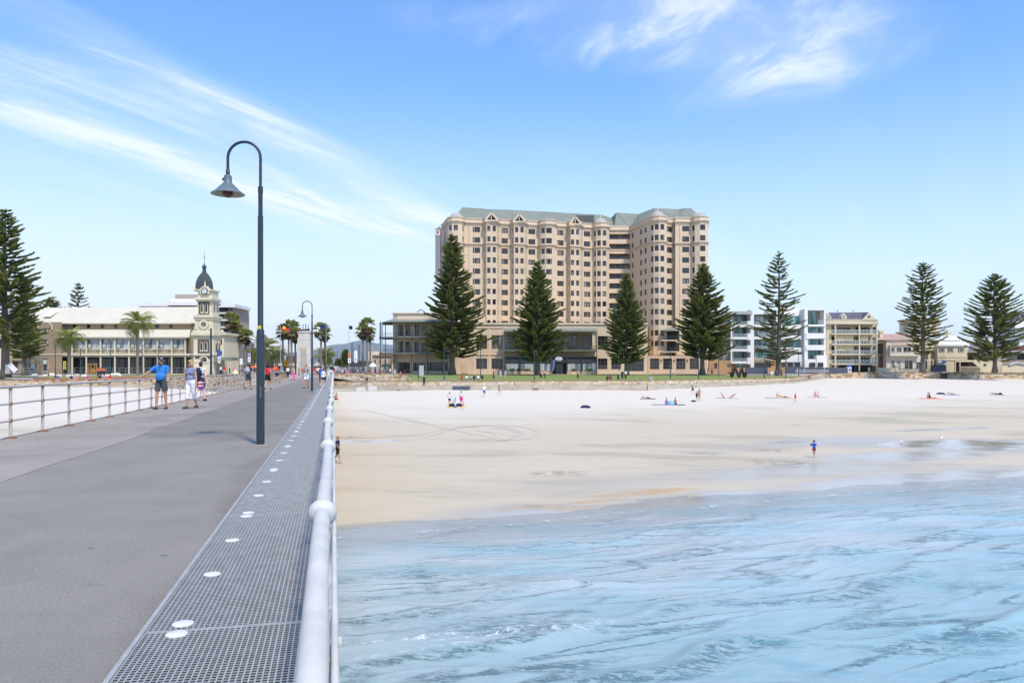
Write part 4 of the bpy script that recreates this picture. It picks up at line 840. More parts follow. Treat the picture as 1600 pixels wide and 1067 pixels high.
for nm, za, zb, up, mm in (('veranda_roof', Z_(503.2, Yw), Z_(502.3, Yw), Z_(498.5, Yq), m_groof), ('veranda_floor', Z_(527.4, Yw), Z_(526, Yw), None, m_groof), ('veranda_floor', Z_(553, Yw), Z_(551.6, Yw), None, m_groof)):
    b = MB(); z1 = up if up else zb
    for i in range(5):
        a0, a1, b0, b1 = vp[i], vp[i + 1], vin[i], vin[i + 1]
        b.quad((*a0, zb), (*a1, zb), (*b1, z1), (*b0, z1)); b.quad((*a0, za), (*a1, za), (*a1, zb), (*a0, zb)); b.quad((*b0, za), (*b1, za), (*a1, za), (*a0, za))
    b.build(nm, mm, pav)
posts = [(594.5, 189.2), (602.2, 185.9), (619.3, Yw + .15), (643.2, Yw + .15), (668, Yw + .15), (692, Yw + .15)]
for p, Y in posts: boxpx('veranda_post', p - .55, p + .55, 503, 585, Y, .17, m_gframe, pav)
for zr in (Z_(527, Yw), Z_(552.6, Yw)):
    for i in range(5):
        a0, a1 = Vector(vp[i]), Vector(vp[i + 1]); n = int((a1 - a0).length / .32)
        for k in range(n):
            q = a0.lerp(a1, k / n); b = MB(); b.box(q.x - .018, q.x + .018, q.y + .08, q.y + .116, zr, zr + 1.0); b.build('baluster', m_gframe, pav)
        b = MB(); b.bar((a0.x, a0.y + .1, zr + 1.02), (a1.x, a1.y + .1, zr + 1.02), .07, .06); b.build('handrail', m_gframe, pav)
for z0, z1 in ((Z_(526, 190), Z_(505.5, 190)), (Z_(551, 190), Z_(530, 190))):
    g = MB(); a0, a1 = vp[0], vp[1]; g.quad((*a0, z0), (*a1, z0), (*a1, z1), (*a0, z1)); a0, a1 = vp[1], vp[2]; g.quad((a0[0], a0[1], z0), (a1[0], a1[1], z0), (a1[0], a1[1], z1), (a0[0], a0[1], z1)); g.build('wind_screen', g_pale, pav)
b = MB(); b.box(X_(612, 186), X_(614.5, 186), 186, 187.9, zs[0], Z_(552, 186)); b.build('corner_pier', m_hotp, pav)
b = MB(); b.tube([(X_(652, 195), 195, Z_(488, 195)), (X_(657, 195), 195, Z_(483.5, 195)), (X_(664, 195), 195, Z_(487.5, 195))], .12, 5); b.build('roof_frame', m_dgrey, pav)
# ------------------------------------------------------------------ stone sea walls
m_wst = mat('coursed beach limestone', (.62, .60, .56), .9, .14, 1.6, bump=.5, bscale=6, attr=True)
m_mort = mat('pale mortar', (.50, .43, .33), .95, .1, 1.5); m_capb = mat('orange brown brick coping', (.36, .17, .09), .85, .22, 2.5); m_wconc = mat('stained concrete footing', (.42, .37, .30), .9, .18, .5, streak=(1, 1, 2.5))
STC = [(1.0, .88, .66), (.95, .80, .58), (1.0, .92, .78), (.85, .66, .42), (.62, .37, .17), (.78, .55, .32), (.98, .86, .66), (.9, .78, .62), (.55, .38, .25)]
def stone_wall(name, label, pts, zf, group=None, th=.55, course=.30, cap=None, capm=None, chaos=0.05, seed=1, pal=None):
    """pts: plan points, outside (sea) on the right; zf(i)-> (z bottom, z top) at each point"""
    r = random.Random(seed); P = [Vector(p[:2]) for p in pts]; Z = [zf(i) for i in range(len(P))]
    root = empty(name, (P[0].x, P[0].y, Z[0][0]), label, 'sea wall', group)
    core = MB(); st = MB(); st.c = []
    for i in range(len(P) - 1):
        a, b = P[i], P[i + 1]; D = (b - a); Ln = D.length; D /= Ln; Nn = Vector((D.y, -D.x)); (za0, za1), (zb0, zb1) = Z[i], Z[i + 1]
        q = [(a, za0, za1), (b, zb0, zb1)]; ai, bi = a - Nn * th, b - Nn * th
        core.quad((a.x, a.y, za0), (b.x, b.y, zb0), (b.x, b.y, zb1), (a.x, a.y, za1)); core.quad((a.x, a.y, za1), (b.x, b.y, zb1), (bi.x, bi.y, zb1), (ai.x, ai.y, za1)); core.quad((bi.x, bi.y, zb0), (ai.x, ai.y, za0), (ai.x, ai.y, za1), (bi.x, bi.y, zb1))
        if i == 0: core.quad((ai.x, ai.y, za0), (a.x, a.y, za0), (a.x, a.y, za1), (ai.x, ai.y, za1))
        if i == len(P) - 2: core.quad((b.x, b.y, zb0), (bi.x, bi.y, zb0), (bi.x, bi.y, zb1), (b.x, b.y, zb1))
        nrow = max(1, round(max(za1 - za0, zb1 - zb0) / course))
        for k in range(nrow):
            u = -r.random() * .3
            while u < Ln:
                w = r.uniform(.35, 1.0) * course * 2.6; u2 = min(u + w, Ln); u1 = max(u, 0)
                if u2 - u1 > .08:
                    t0, t1 = u1 / Ln, u2 / Ln
                    def zz(t, f): return za0 + (zb0 - za0) * t + f * ((za1 - za0) + ((zb1 - zb0) - (za1 - za0)) * t)
                    f0, f1 = k / nrow, (k + 1) / nrow; o = r.uniform(.015, .07); j = chaos * r.uniform(-1, 1); g = .018
                    p0, p1 = a + D * (u1 + g), a + D * (u2 - g); z00, z10, z11, z01 = zz(t0, f0) + g + j * .3, zz(t1, f0) + g, zz(t1, f1) - g + j * .4, zz(t0, f1) - g - j * .3
                    n = len(st.v); f = .02; O = Nn * o
                    st.v += [(p0.x, p0.y, z00), (p1.x, p1.y, z10), (p1.x, p1.y, z11), (p0.x, p0.y, z01)]
                    c1, c2 = p0 + D * f + O, p1 - D * f + O; st.v += [(c1.x, c1.y, z00 + f), (c2.x, c2.y, z10 + f), (c2.x, c2.y, z11 - f), (c1.x, c1.y, z01 - f)]
                    for fc in ((4, 5, 6, 7), (0, 1, 5, 4), (1, 2, 6, 5), (2, 3, 7, 6), (3, 0, 4, 7)): st.f.append(tuple(n + q_ for q_ in fc)); st.m.append(0)
                    col = r.choice(pal or STC); kk = r.uniform(.82, 1.1); st.c += [(col[0] * kk, col[1] * kk, col[2] * kk, 1)] * 8
                u += w
    core.build('wall_core', m_mort, root); o = st.build('wall_stones', m_wst, root); tag(o, kind='stuff')
    if cap is not None:
        b = MB()
        for i in range(len(P) - 1):
            a, c = P[i], P[i + 1]; D = (c - a).normalized(); Nn = Vector((D.y, -D.x)); e = .10; z0, z1 = Z[i][1], Z[i + 1][1]; a1, c1, a2, c2 = a + Nn * e, c + Nn * e, a - Nn * (th + e), c - Nn * (th + e)
            b.quad((a1.x, a1.y, z0), (c1.x, c1.y, z1), (c1.x, c1.y, z1 + cap), (a1.x, a1.y, z0 + cap)); b.quad((a1.x, a1.y, z0 + cap), (c1.x, c1.y, z1 + cap), (c2.x, c2.y, z1 + cap), (a2.x, a2.y, z0 + cap)); b.quad((c2.x, c2.y, z1), (a2.x, a2.y, z0), (a2.x, a2.y, z0 + cap), (c2.x, c2.y, z1 + cap))
            b.quad((a2.x, a2.y, z0), (c2.x, c2.y, z1), (c1.x, c1.y, z1), (a1.x, a1.y, z0))
        b.build('coping', capm or m_capb, root)
    return root
def wl(pxs): return [PT(p, wallY(p)) for p in pxs]
PALE = STC[:3] + STC[:3] + [STC[6], STC[7], STC[5], STC[3]]
# lower wall right of the pier: face band of stones over a concrete footing
pr = [522, 560, 600, 640, 700, 760, 820, 880, 940, 1010, 1060, 1100, 1150, 1200, 1240, 1256, 1268, 1282, 1292]
ztop = lambda p: float(np.interp(p, [522, 1240, 1264, 1278, 1292], [-.58, -.58, -.30, .05, .46]))
stone_wall('promenade_sea_wall', 'long low pale stone sea wall with brown coping between lawn and sand', wl(pr), lambda i: (ztop(pr[i]) - float(np.interp(pr[i], [522, 1180, 1270, 1292], [.62, .62, .5, .9])), ztop(pr[i])), cap=.08, seed=3, pal=PALE)
P2 = wl(pr); b = MB()
for i in range(len(P2) - 1):
    a, c = Vector(P2[i]), Vector(P2[i + 1]); D = (c - a).normalized(); Nn = Vector((D.y, -D.x)); zt0, zt1 = ztop(pr[i]) - .62, ztop(pr[i + 1]) - .62
    a1, c1 = a + Nn * .22, c + Nn * .22; a2, c2 = a - Nn * .3, c - Nn * .3
    b.quad((a1.x, a1.y, -3.2), (c1.x, c1.y, -3.2), (c1.x, c1.y, zt1), (a1.x, a1.y, zt0)); b.quad((a1.x, a1.y, zt0), (c1.x, c1.y, zt1), (c2.x, c2.y, zt1), (a2.x, a2.y, zt0))
fo = b.build('concrete_footing', m_wconc, None, loc=(*P2[0], -3)); tag(fo, 'stained concrete footing running along the sand below the promenade wall', 'footing')
# concrete patches and a blue grey panel standing against the footing
for p0, p1, y0, y1, mm, lb in ((707, 734, 603.4, 609, m_dgrey, 'blue grey panel set against the sea wall footing'), (833, 842, 602, 606, m_mort, 'tan patch of stone set in the grey wall footing'), (575, 589, 603, 612, m_stone, 'grey concrete block at the foot of the plaza wall'), (556, 571, 605, 611, m_stone, 'smaller grey concrete block nearest the pier at the wall foot')):
    Yx = wallY((p0 + p1) / 2) - .55; b = MB(); b.box(X_(p0, Yx), X_(p1, Yx), Yx, Yx + .3, Z_(y1, Yx), Z_(y0, Yx)); o = b.build('wall_panel', mm, None, loc=(X_(p0, Yx), Yx, Z_(y1, Yx))); tag(o, lb, 'panel')
# drain opening
Yx = 119.2; b = MB(); c = (X_(622, Yx), Yx, Z_(613.5, Yx)); b.lathe(c, [(.001, 0), (.42, .0)], 14); 
b = MB(); pts = [(c[0] + .48 * math.cos(a), Yx, c[2] + .48 * math.sin(a)) for a in np.linspace(0, 2 * math.pi, 17)[:-1]]; b.poly(pts[::-1]); pt2 = [(x, Yx + .5, z) for x, y, z in pts]
for i in range(16): b.quad(pts[i], pts[(i + 1) % 16], pt2[(i + 1) % 16], pt2[i])
tag(b.build('drain_pipe', m_dkvoid, None, loc=c), 'round dark storm drain opening at the foot of the sea wall', 'drain')
# right far wall of rough boulders
pf = [1292, 1340, 1400, 1466, 1470.5]; stone_wall('boulder_wall', 'rough boulder wall left of the gap, below the cream apartments', [PT(p, 206 + (p > 1469) * 2.5) for p in pf], lambda i: (-1.6, .42), course=.52, chaos=.14, seed=9, cap=.07)
pf = [1481, 1520, 1600, 1700, 1900, 2300]; stone_wall('boulder_wall', 'rough boulder wall right of the gap, below the palest houses', [PT(p, 206.6) for p in pf], lambda i: (-1.6, .52), course=.52, chaos=.16, seed=11)
stone_wall('gap_wall', 'pale wall set back in the gap of the boulder wall', [PT(1470.5, 209), PT(1481, 209)], lambda i: (-1.6, .25), seed=12)
# upper plaza wall right of the pier
pu = [(523, 128), (560, 127.5), (600, 127), (630, 126.5), (642, 128.5)]
stone_wall('plaza_parapet_wall', 'upper stone wall with orange brick coping under the crowd right of the pier', [PT(*p) for p in pu], lambda i: (-.75, .62 if i < 3 else (.55, .05)[i - 3]), cap=.10, seed=5)
# left wall, two tiers
pl = [-300, -120, 0, 60, 120, 180, 265, 340, 400, 432]; zl = lambda p: float(np.interp(p, [-300, 0, 170, 265, 340, 440], [-.5, -.50, -.30, .10, .50, .85]))
stone_wall('beach_stone_wall', 'coursed stone wall with brown coping left of the pier behind the railing', wl(pl), lambda i: (-1.25 if pl[i] < 250 else -2.0, zl(pl[i])), cap=.09, seed=7)
b = MB(); P3_ = wl(pl)
for i in range(len(P3_) - 1):
    a, c = Vector(P3_[i]), Vector(P3_[i + 1]); D = (c - a).normalized(); Nn = Vector((D.y, -D.x)); e = .5 + (0 if pl[i] < 50 else .6); a1, c1 = a + Nn * e, c + Nn * e; zt = -1.2 if pl[i] >= 50 else -1.45
    b.quad((a1.x, a1.y, -3.6), (c1.x, c1.y, -3.6), (c1.x, c1.y, zt), (a1.x, a1.y, zt)); b.quad((a1.x, a1.y, zt), (c1.x, c1.y, zt), (c.x, c.y, zt), (a.x, a.y, zt))
tag(b.build('concrete_footing', m_wconc, None, loc=(*P3_[0], -3)), 'tan concrete step at the foot of the beach wall left of the pier', 'footing')
# parapet along the land end of the pier
stone_wall('pier_side_parapet', 'tan stone parapet beside the walkway where the pier meets land', [tuple(pier(u, -6.75)[:2]) for u in (72, 84, 96, 108, 118)], lambda i: (-2.5, .95), th=.5, cap=.09, seed=15, capm=m_mort)
# ------------------------------------------------------------------ town hall and clock tower
hall = empty('town_hall', (X_(190, 165), 165, gzf(190, 165)), 'long cream hall with metal roof, round upper windows and two storey veranda', 'building'); Yh = 165.0
gh = gzf(190, 165) - .4
Yr = 168.5
b = MB(); wall(b, PT(97, Yr), PT(299, Yr), gh, Z_(503, Yr), [((p - 97) / F * Yr - .35, (p - 97) / F * Yr + .35, Z_(509.4, Yr) - .35, Z_(509.4, Yr) + .35) for p in ()], .2); wall(b, PT(299, Yr), PT(299, 182), gh, Z_(503, Yr)); b.build('hall_wall', m_brown, hall)
boxpx('clerestory', 97, 299.3, 504, 516, Yr - .08, .07, mat('tan board cladding', (.43, .31, .19), .85, .08, .6), hall)
for p in (117.2, 138.6, 160.2, 181.8, 203.3, 224.5, 245.8, 267.4):
    c = (X_(p, Yr), Yr - .10, Z_(510, Yr)); b = MB(); b.poly([(c[0] + .38 * math.cos(a), c[1], c[2] + .38 * math.sin(a)) for a in np.linspace(0, 2 * math.pi, 15)[:-1]], 1)
    for i in range(14):
        a0, a1 = 2 * math.pi * i / 14, 2 * math.pi * (i + 1) / 14; b.quad(*[(c[0] + r * math.cos(a), c[1] - d_, c[2] + r * math.sin(a)) for r, a, d_ in ((.48, a0, .0), (.38, a0, .05), (.38, a1, .05), (.48, a1, .0))])
    b.build('round_window', [m_frame, g_black], hall)
b = MB(); xl, xr = X_(47, Yr), X_(293, Yr); zr, ze = Z_(483, 175), Z_(504.5, Yr - .8)
b.quad((X_(47, Yr) - 2, Yr - .8, ze), (xr + 1.2, Yr - .8, ze), (xr + .4, 175.5, zr + .55), (X_(60, 175), 175.5, zr + .35)); b.quad((xr + .4, 175.5, zr + .55), (X_(60, 175), 175.5, zr + .35), (X_(47, Yr) - 2, 182.5, ze), (xr + 1.2, 182.5, ze)); b.box(X_(47, Yr) - 2, xr + 1.2, Yr - .95, Yr - .8, ze - .22, ze + .02); b.build('main_roof', m_creamroof, hall)
# gable end with raking barge boards
b = MB(); b.poly([(X_(299, Yr), Yr, ze - .1), (X_(299, Yr), 182, ze - .1), (X_(299, Yr), 175.5, zr + .3)]); b.build('gable_wall', m_brown, hall)
b = MB(); xg = X_(292, Yr) + 1.0; b.poly([(xg, Yr - .7, ze - .1), (xg + 2.0, Yr - .6, ze + .05), (xg + .2, 175, zr + .4)]); b.bar((xg + .6, Yr - .85, ze - .1), (xg + .2, 175.4, zr + .5), .3, .3); b.bar((X_(299.5, Yr) + .2, Yr + 2, ze - .4), (xg + .5, 175.4, zr + .5), .3, .3); b.build('barge_board', m_cream, hall)
boxpx('roof_vent', 100.5, 104.5, 493.5, 498.5, 171.5, .6, m_brown, hall); b = MB(); b.bar((X_(75, 170), 169.5, Z_(495.5, 169.5) + .12), (X_(91, 175), 174.6, Z_(484, 174.6) + .1), 1.6, .1); b.build('roof_light', mat('pale roof sheet', (.76, .74, .68), .5, .03, 1), hall)
# veranda
zv0, zv1 = Z_(526.5, Yh), Z_(514.5, Yr)
b = MB(); b.quad((X_(96, Yh), Yh - .3, zv0), (X_(290, Yh) + 1, Yh - .3, zv0), (X_(298, Yr), Yr - .1, zv1), (X_(118, Yr), Yr - .1, zv1)); b.box(X_(88, Yh), X_(290, Yh) + 1, Yh - .42, Yh - .28, zv0 - .18, zv0 + .03); b.build('veranda_roof', m_creamroof, hall)
boxpx('veranda_fascia', 88.5, 291, 527.3, 529.5, Yh - .1, .2, m_cream, hall)
boxpx('veranda_floor', 88, 299, 552.4, 555.5, Yh - .2, 3.6, m_cream, hall); boxpx('veranda_valance', 88, 300, 556.6, 557.8, Yh + .1, 3.3, m_cream, hall)
vp_ = [89.6, 112.4, 134.5, 156.8, 179.2, 201.3, 223.8, 246, 268, 289.3]
for p in vp_: boxpx('veranda_post', p - .9, p + .9, 529, 584, Yh, .25, m_cream, hall)
boxpx('upper_wall', 96, 299, 527, 553, Yr - 1.3, .1, m_brown, hall)
for i in range(9):
    a, c = vp_[i] + 1.1, vp_[i + 1] - 1.1
    winpx(hall, a, c, 529.8, 544.8, Yh + .45, 'three', (m_wframe, g_pale), 'veranda_glazing'); winpx(hall, a + 1.5, a + 8, 536.5, 544.5, Yh + .3, 'plain', (m_gframe, g_pale), 'opening_sash')
    boxpx('lower_railing', a, c, 551, 551.7, Yh + .1, .08, m_cream, hall); boxpx('top_railing', a, c, 545.2, 546, Yh + .1, .08, m_cream, hall)
    for k in range(4):      # ovals and diagonals of the balustrade
        x0 = X_(a + (c - a) * k / 4, Yh); x1 = X_(a + (c - a) * (k + 1) / 4, Yh); z0, z1 = Z_(551, Yh), Z_(546, Yh); b = MB(); yy = Yh + .13
        if k in (1, 2): cxx, czz, rx_, rz_ = (x0 + x1) / 2, (z0 + z1) / 2, (x1 - x0) * .46, (z1 - z0) * .42; b.tube([(cxx + rx_ * math.cos(t_), yy, czz + rz_ * math.sin(t_)) for t_ in np.linspace(0, 2 * math.pi, 13)], .035, 4, cap=False)
        b.bar((x0, yy, z0), (x1, yy, z1), .05, .05); b.bar((x0, yy, z1), (x1, yy, z0), .05, .05); b.build('balustrade_panel', m_cream, hall)
    winpx(hall, a, c, 560, 582, Yh + 2.4, 'shop', (m_gframe, g_black), 'restaurant_window')
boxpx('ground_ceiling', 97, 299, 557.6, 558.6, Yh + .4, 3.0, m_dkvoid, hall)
# left brown block
Yb = 164.0
ops = [(47.5, 53.5, 513.5, 520), (67.8, 74.5, 512.8, 519.8), (47.5, 53.5, 530.5, 538), (67.8, 74.5, 530.3, 538.5), (46.5, 54.5, 559.5, 580), (67.2, 75, 559.5, 580)]
b = MB(); wall(b, PT(35.5, Yb), PT(96.9, Yb), gh, Z_(503.3, Yb), [((a - 35.5) / F * Yb, (c - 35.5) / F * Yb, Z_(e, Yb), Z_(d, Yb)) for a, c, d, e in ops], .25); wall(b, PT(96.9, Yb), PT(96.9, 170), gh, Z_(503.3, Yb)); wall(b, PT(35.5, 172), PT(35.5, Yb), gh, Z_(503.3, Yb)); b.build('side_block', m_brown, hall)
boxpx('wing_wall', 16, 35.4, 505, 584, 166, 8, m_brown, hall); boxpx('wing_slab', 17, 35, 560, 563.5, 165.5, .8, m_brown, hall); boxpx('wing_opening_shade', 19, 27, 566, 580, 165.85, .2, m_dkvoid, hall); boxpx('wing_opening_shade', 18, 35, 557, 560, 165.9, .12, m_dkvoid, hall)
boxpx('far_wing', -60, 15.9, 507, 584, 165, 10, m_cream, hall)
b = MB(); b.quad((X_(-60, 164), 164, Z_(505, 164)), (X_(17, 164), 164, Z_(505, 164)), (X_(17, 172), 172, Z_(490, 172)), (X_(-60, 172), 172, Z_(490, 172))); b.build('far_wing_roof', m_creamroof, hall)
for p in (-40, -22, -4): winpx(hall, p, p + 8, 513, 521, 164.98, 'sash'); winpx(hall, p, p + 8, 534, 543, 164.98, 'sash')
for a, c, d, e in ops:
    o = winpx(hall, a, c, d, e, Yb + .2, 'sash' if e < 540 else 'plain', (m_wframe, g_dark))
boxpx('wall_poster', 46.8, 54, 561, 567.5, Yb + .1, .03, mat('yellow poster', (.65, .42, .03), .6, .35, 2.2, col2=(.25, .25, .28)), hall); boxpx('wall_poster', 48, 54, 568, 576, Yb + .1, .03, mat('grey blue poster', (.30, .34, .36), .6, .4, 2.2, col2=(.6, .6, .58)), hall); boxpx('wall_poster', 67.5, 73, 562, 569, Yb + .1, .03, mat('grey blue poster', (0, 0, 0)), hall)
boxpx('block_band', 35, 97.5, 553, 554.4, Yb - .12, .12, m_cream, hall); boxpx('block_band', 35, 97.5, 554.5, 580, Yb - .05, .05, mat('darker base render', (.22, .18, .125), .85, .1, .4), hall) if False else None
for p in (58.5, 80): b = MB(); b.tube([(X_(p + 2, Yb), Yb - .15, Z_(515, Yb)), (X_(p + 1.8, Yb), Yb - .25, Z_(508, Yb)), (X_(p - 1.5, Yb), Yb - .9, Z_(504, Yb))], .14, 5); b.build('eaves_bracket', m_cream, hall)
for p in (43, 62.5, 84): boxpx('render_joint', p, p + .4, 505, 552, Yb - .03, .03, mat('darker base render', (.22, .18, .125), .85, .1, .4), hall)
# clock tower
Yc = 158.0; tw = empty('clock_tower', (X_(318, Yc), Yc, gzf(318, Yc)), 'cream and bluestone clock tower with dark dome and spire at the hall corner', 'clock tower')
def tbox(nm, p0, p1, y0, y1, mm, grow=0, dep=None): d = dep or (p1 - p0) / F * Yc; b = MB(); b.box(X_(p0, Yc), X_(p1, Yc), Yc - grow, Yc + 4.3 + grow, Z_(y1, Yc), Z_(y0, Yc)); return b.build(nm, mm, tw)
tbox('base_shaft', 302.5, 333.5, 521, 586, m_cream); tbox('middle_shaft', 304, 332.5, 499, 521, m_cream, -.15); tbox('upper_shaft', 307.5, 330.5, 466, 497, m_cream, -.4); tbox('clock_stage', 308, 330, 452, 466, m_cream, -.45)
for p0, p1, y0, y1, g in ((300, 336, 519.5, 524, .5), (301, 335, 524, 526, .3), (301.5, 334.5, 516, 519.5, .25), (302, 334.5, 493, 496, .3), (303, 333.8, 496, 499.5, .1), (305, 332.5, 465, 468.5, .3), (306, 331.5, 468.5, 471, .0), (306.5, 331.5, 452, 454, .1), (301, 335, 553, 555, .25), (301.5, 334, 565, 566, .1)): tbox('cornice', p0, p1, y0, y1, m_cream, g)
def front(nm, p0, p1, y0, y1, mm, d=.06, Y=None): yy = (Yc if Y is None else Y); b = MB(); b.box(X_(p0, yy), X_(p1, yy), yy - d, yy, Z_(y1, yy), Z_(y0, yy)); return b.build(nm, mm, tw)
front('bluestone_panel', 309, 327.5, 530, 552, m_blue2); front('bluestone_panel', 310.5, 327, 471, 491.5, m_blue2, .06, Yc + .4); front('bluestone_panel', 305, 309.5, 502, 514.5, m_cream, .2, Yc + .15); front('bluestone_panel', 326.5, 331.5, 502, 514.5, m_cream, .2, Yc + .15); front('bluestone_panel', 305, 331, 556.5, 560.5, m_blue2)
def arch_win(p, w, y0, y1, Y, nm='arched_window'):
    x = X_(p, Y); hw = w / F * Y / 2; zb, zt = Z_(y1, Y), Z_(y0, Y) - hw; pts = [(x - hw, zb), (x + hw, zb)] + [(x + hw * math.cos(a), zt + hw * math.sin(a)) for a in np.linspace(0, math.pi, 9)]
    b = MB(); b.poly([(px_, Y - .10, pz_) for px_, pz_ in pts], 1); k = 1.45; out = [(x + (px_ - x) * k, (zb - .3 if pz_ == zb else zt + (pz_ - zt) * 1.3)) for px_, pz_ in pts]; n = len(pts)
    for i in range(n): j = (i + 1) % n; b.quad((pts[i][0], Y - .16, pts[i][1]), (pts[j][0], Y - .16, pts[j][1]), (out[j][0], Y - .12, out[j][1]), (out[i][0], Y - .12, out[i][1]), 0)
    return b.build(nm, [m_cream, g_dark], tw)
for p, y0, y1, Y in ((315.2, 535, 547, Yc), (322, 535, 547, Yc), (316, 474.5, 487.5, Yc + .4), (322.8, 474.5, 487.5, Yc + .4)): arch_win(p, 3.4, y0, y1, Y)
arch_win(318.5, 10, 557.5, 565, Yc, 'entrance_fanlight')
def disc(nm, c, r, mm, yy, n=24): b = MB(); b.poly([(c[0] + r * math.cos(a), yy, c[1] + r * math.sin(a)) for a in np.linspace(0, 2 * math.pi, n + 1)[:-1]]); return b.build(nm, mm, tw)
def ring(nm, c, r0, r1, mm, yy, n=24, par=None):
    b = MB()
    for i in range(n): a0, a1 = 2 * math.pi * i / n, 2 * math.pi * (i + 1) / n; b.quad(*[(c[0] + r * math.cos(a), yy, c[1] + r * math.sin(a)) for r, a in ((r1, a0), (r0, a0), (r0, a1), (r1, a1))]); b.quad(*[(c[0] + r1 * math.cos(a), y_, c[1] + r1 * math.sin(a)) for a, y_ in ((a0, yy), (a1, yy), (a1, yy + .3), (a0, yy + .3))])
    return b.build(nm, mm, par or tw)
cc = (X_(318.5, Yc), Z_(507, Yc)); ring('round_window', cc, .52, .95, m_cream, Yc - .15); disc('round_pane', cc, .52, g_dark, Yc - .02)
b = MB(); 
yk = Yc - .05; ck_ = (X_(319.6, yk), Z_(454.8, yk)); hood = []
b = MB(); prof_ = [(ck_[0] + 1.0 * math.cos(a), ck_[1] + 1.0 * math.sin(a)) for a in np.linspace(-.6, math.pi + .6, 15)]; b.poly([(x, yk - .02, z) for x, z in prof_] ); n = len(prof_)
for i in range(n - 1): b.quad((prof_[i][0], yk - .02, prof_[i][1]), (prof_[i][0], yk + .8, prof_[i][1]), (prof_[i + 1][0], yk + .8, prof_[i + 1][1]), (prof_[i + 1][0], yk - .02, prof_[i + 1][1]))
b.lathe((ck_[0], yk + .2, ck_[1] + .9), [(.25, 0), (.14, .4), (.10, .9), (.001, 1.3)], 8); b.build('clock_hood', m_cream, tw)
face = disc('clock_face', ck_, .58, m_white, yk - .08); ring('clock_rim', ck_, .55, .70, m_lead, yk - .12, par=face)
b = MB(); b.bar((ck_[0], yk - .11, ck_[1]), (ck_[0] - .28, yk - .11, ck_[1] + .28), .07, .02); b.bar((ck_[0], yk - .12, ck_[1]), (ck_[0] + .36, yk - .12, ck_[1] + .14), .05, .02); b.build('clock_hands', m_lead, face)
b = MB()
for k in range(12): a = math.pi * k / 6; b.obox(Vector((ck_[0] + .47 * math.cos(a), yk - .10, ck_[1] + .47 * math.sin(a))), Vector((math.cos(a), 0, math.sin(a))) * .06, Vector((0, .01, 0)), Vector((-math.sin(a), 0, math.cos(a))) * .02)
b.build('hour_marks', m_lead, face)
cx0 = X_(319.2, Yc + 2.1); cy0 = Yc + 2.1; zb_ = Z_(454, cy0)
b = MB(); b.lathe((cx0, cy0, zb_), [(2.05, -.15), (1.75, .15), (1.72, .9), (1.6, 1.8), (1.25, 2.7), (.75, 3.45), (.45, 3.75), (.42, 4.0), (.36, 4.1), (.36, 4.75), (.52, 4.8), (.42, 5.05), (.12, 5.4), (.10, 5.6)], 8, a0=math.pi / 8, a1=2 * math.pi + math.pi / 8); b.build('dome', m_lead, tw)
b = MB(); b.lathe((cx0, cy0, zb_), [(.05, 5.6), (.04, 6.6), (.16, 6.7), (.04, 6.85), (.03, 7.4), (.09, 7.5), (.03, 7.6), (.02, 8.3)], 6); b.bar((cx0 - .3, cy0, zb_ + 7.0), (cx0 + .3, cy0, zb_ + 7.0), .04, .04); b.build('spire', m_lead, tw)
for sx in (-1.35, 1.35): b = MB(); b.lathe((cx0 + sx, Yc + .6, zb_ - .2), [(.22, 0), (.16, .5), (.001, 1.2)], 6); b.build('corner_finial', m_cream, tw)
for yy in (478, 541): 
    for dy in (1.2, 2.8): b = MB(); xx = X_(333.5 if yy > 500 else 330.5, Yc); b.box(xx - .05, xx + .03, Yc + dy, Yc + dy + .7, Z_(yy + 8, Yc), Z_(yy - 5, Yc)); b.build('side_window', g_dark, tw)
# two storey cream wing right of the tower
wing = empty('corner_wing', (X_(343, 162), 162, gzf(343, 162)), 'small cream two storey wing with pediments right of the clock tower', 'building')
boxpx('wing_wall', 333.7, 350, 522, 584, 161.5, 12, m_cream, wing); boxpx('wing_cornice', 333.7, 352, 519.5, 523, 161, 12.6, m_cream, wing)
for p in (338, 346.5): b = MB(); Y = 160.9; b.poly([(X_(p - 3.5, Y), Y, Z_(519.5, Y)), (X_(p + 3.5, Y), Y, Z_(519.5, Y)), (X_(p, Y), Y, Z_(514.5, Y))]); b.poly([(X_(p - 3.5, Y), Y + .4, Z_(519.5, Y)), (X_(p, Y), Y + .4, Z_(514.5, Y)), (X_(p + 3.5, Y), Y + .4, Z_(519.5, Y))]); b.quad((X_(p, Y), Y, Z_(514.5, Y)), (X_(p + 3.5, Y), Y, Z_(519.5, Y)), (X_(p + 3.5, Y), Y + .4, Z_(519.5, Y)), (X_(p, Y), Y + .4, Z_(514.5, Y))); b.build('pediment', m_cream, wing)
for p in (337, 344): winpx(wing, p, p + 3.5, 530, 538, 161.47, 'sash', (m_cream, g_dark)); winpx(wing, p, p + 3.5, 548, 555, 161.47, 'sash', (m_cream, g_dark))
boxpx('wing_awning', 334, 362, 558, 563, 157.5, 3.9, m_groof, wing)
for p in (356.5, 359.5): boxpx('awning_post', p, p + 1, 563, 584, 157.6, .2, m_cream, wing)
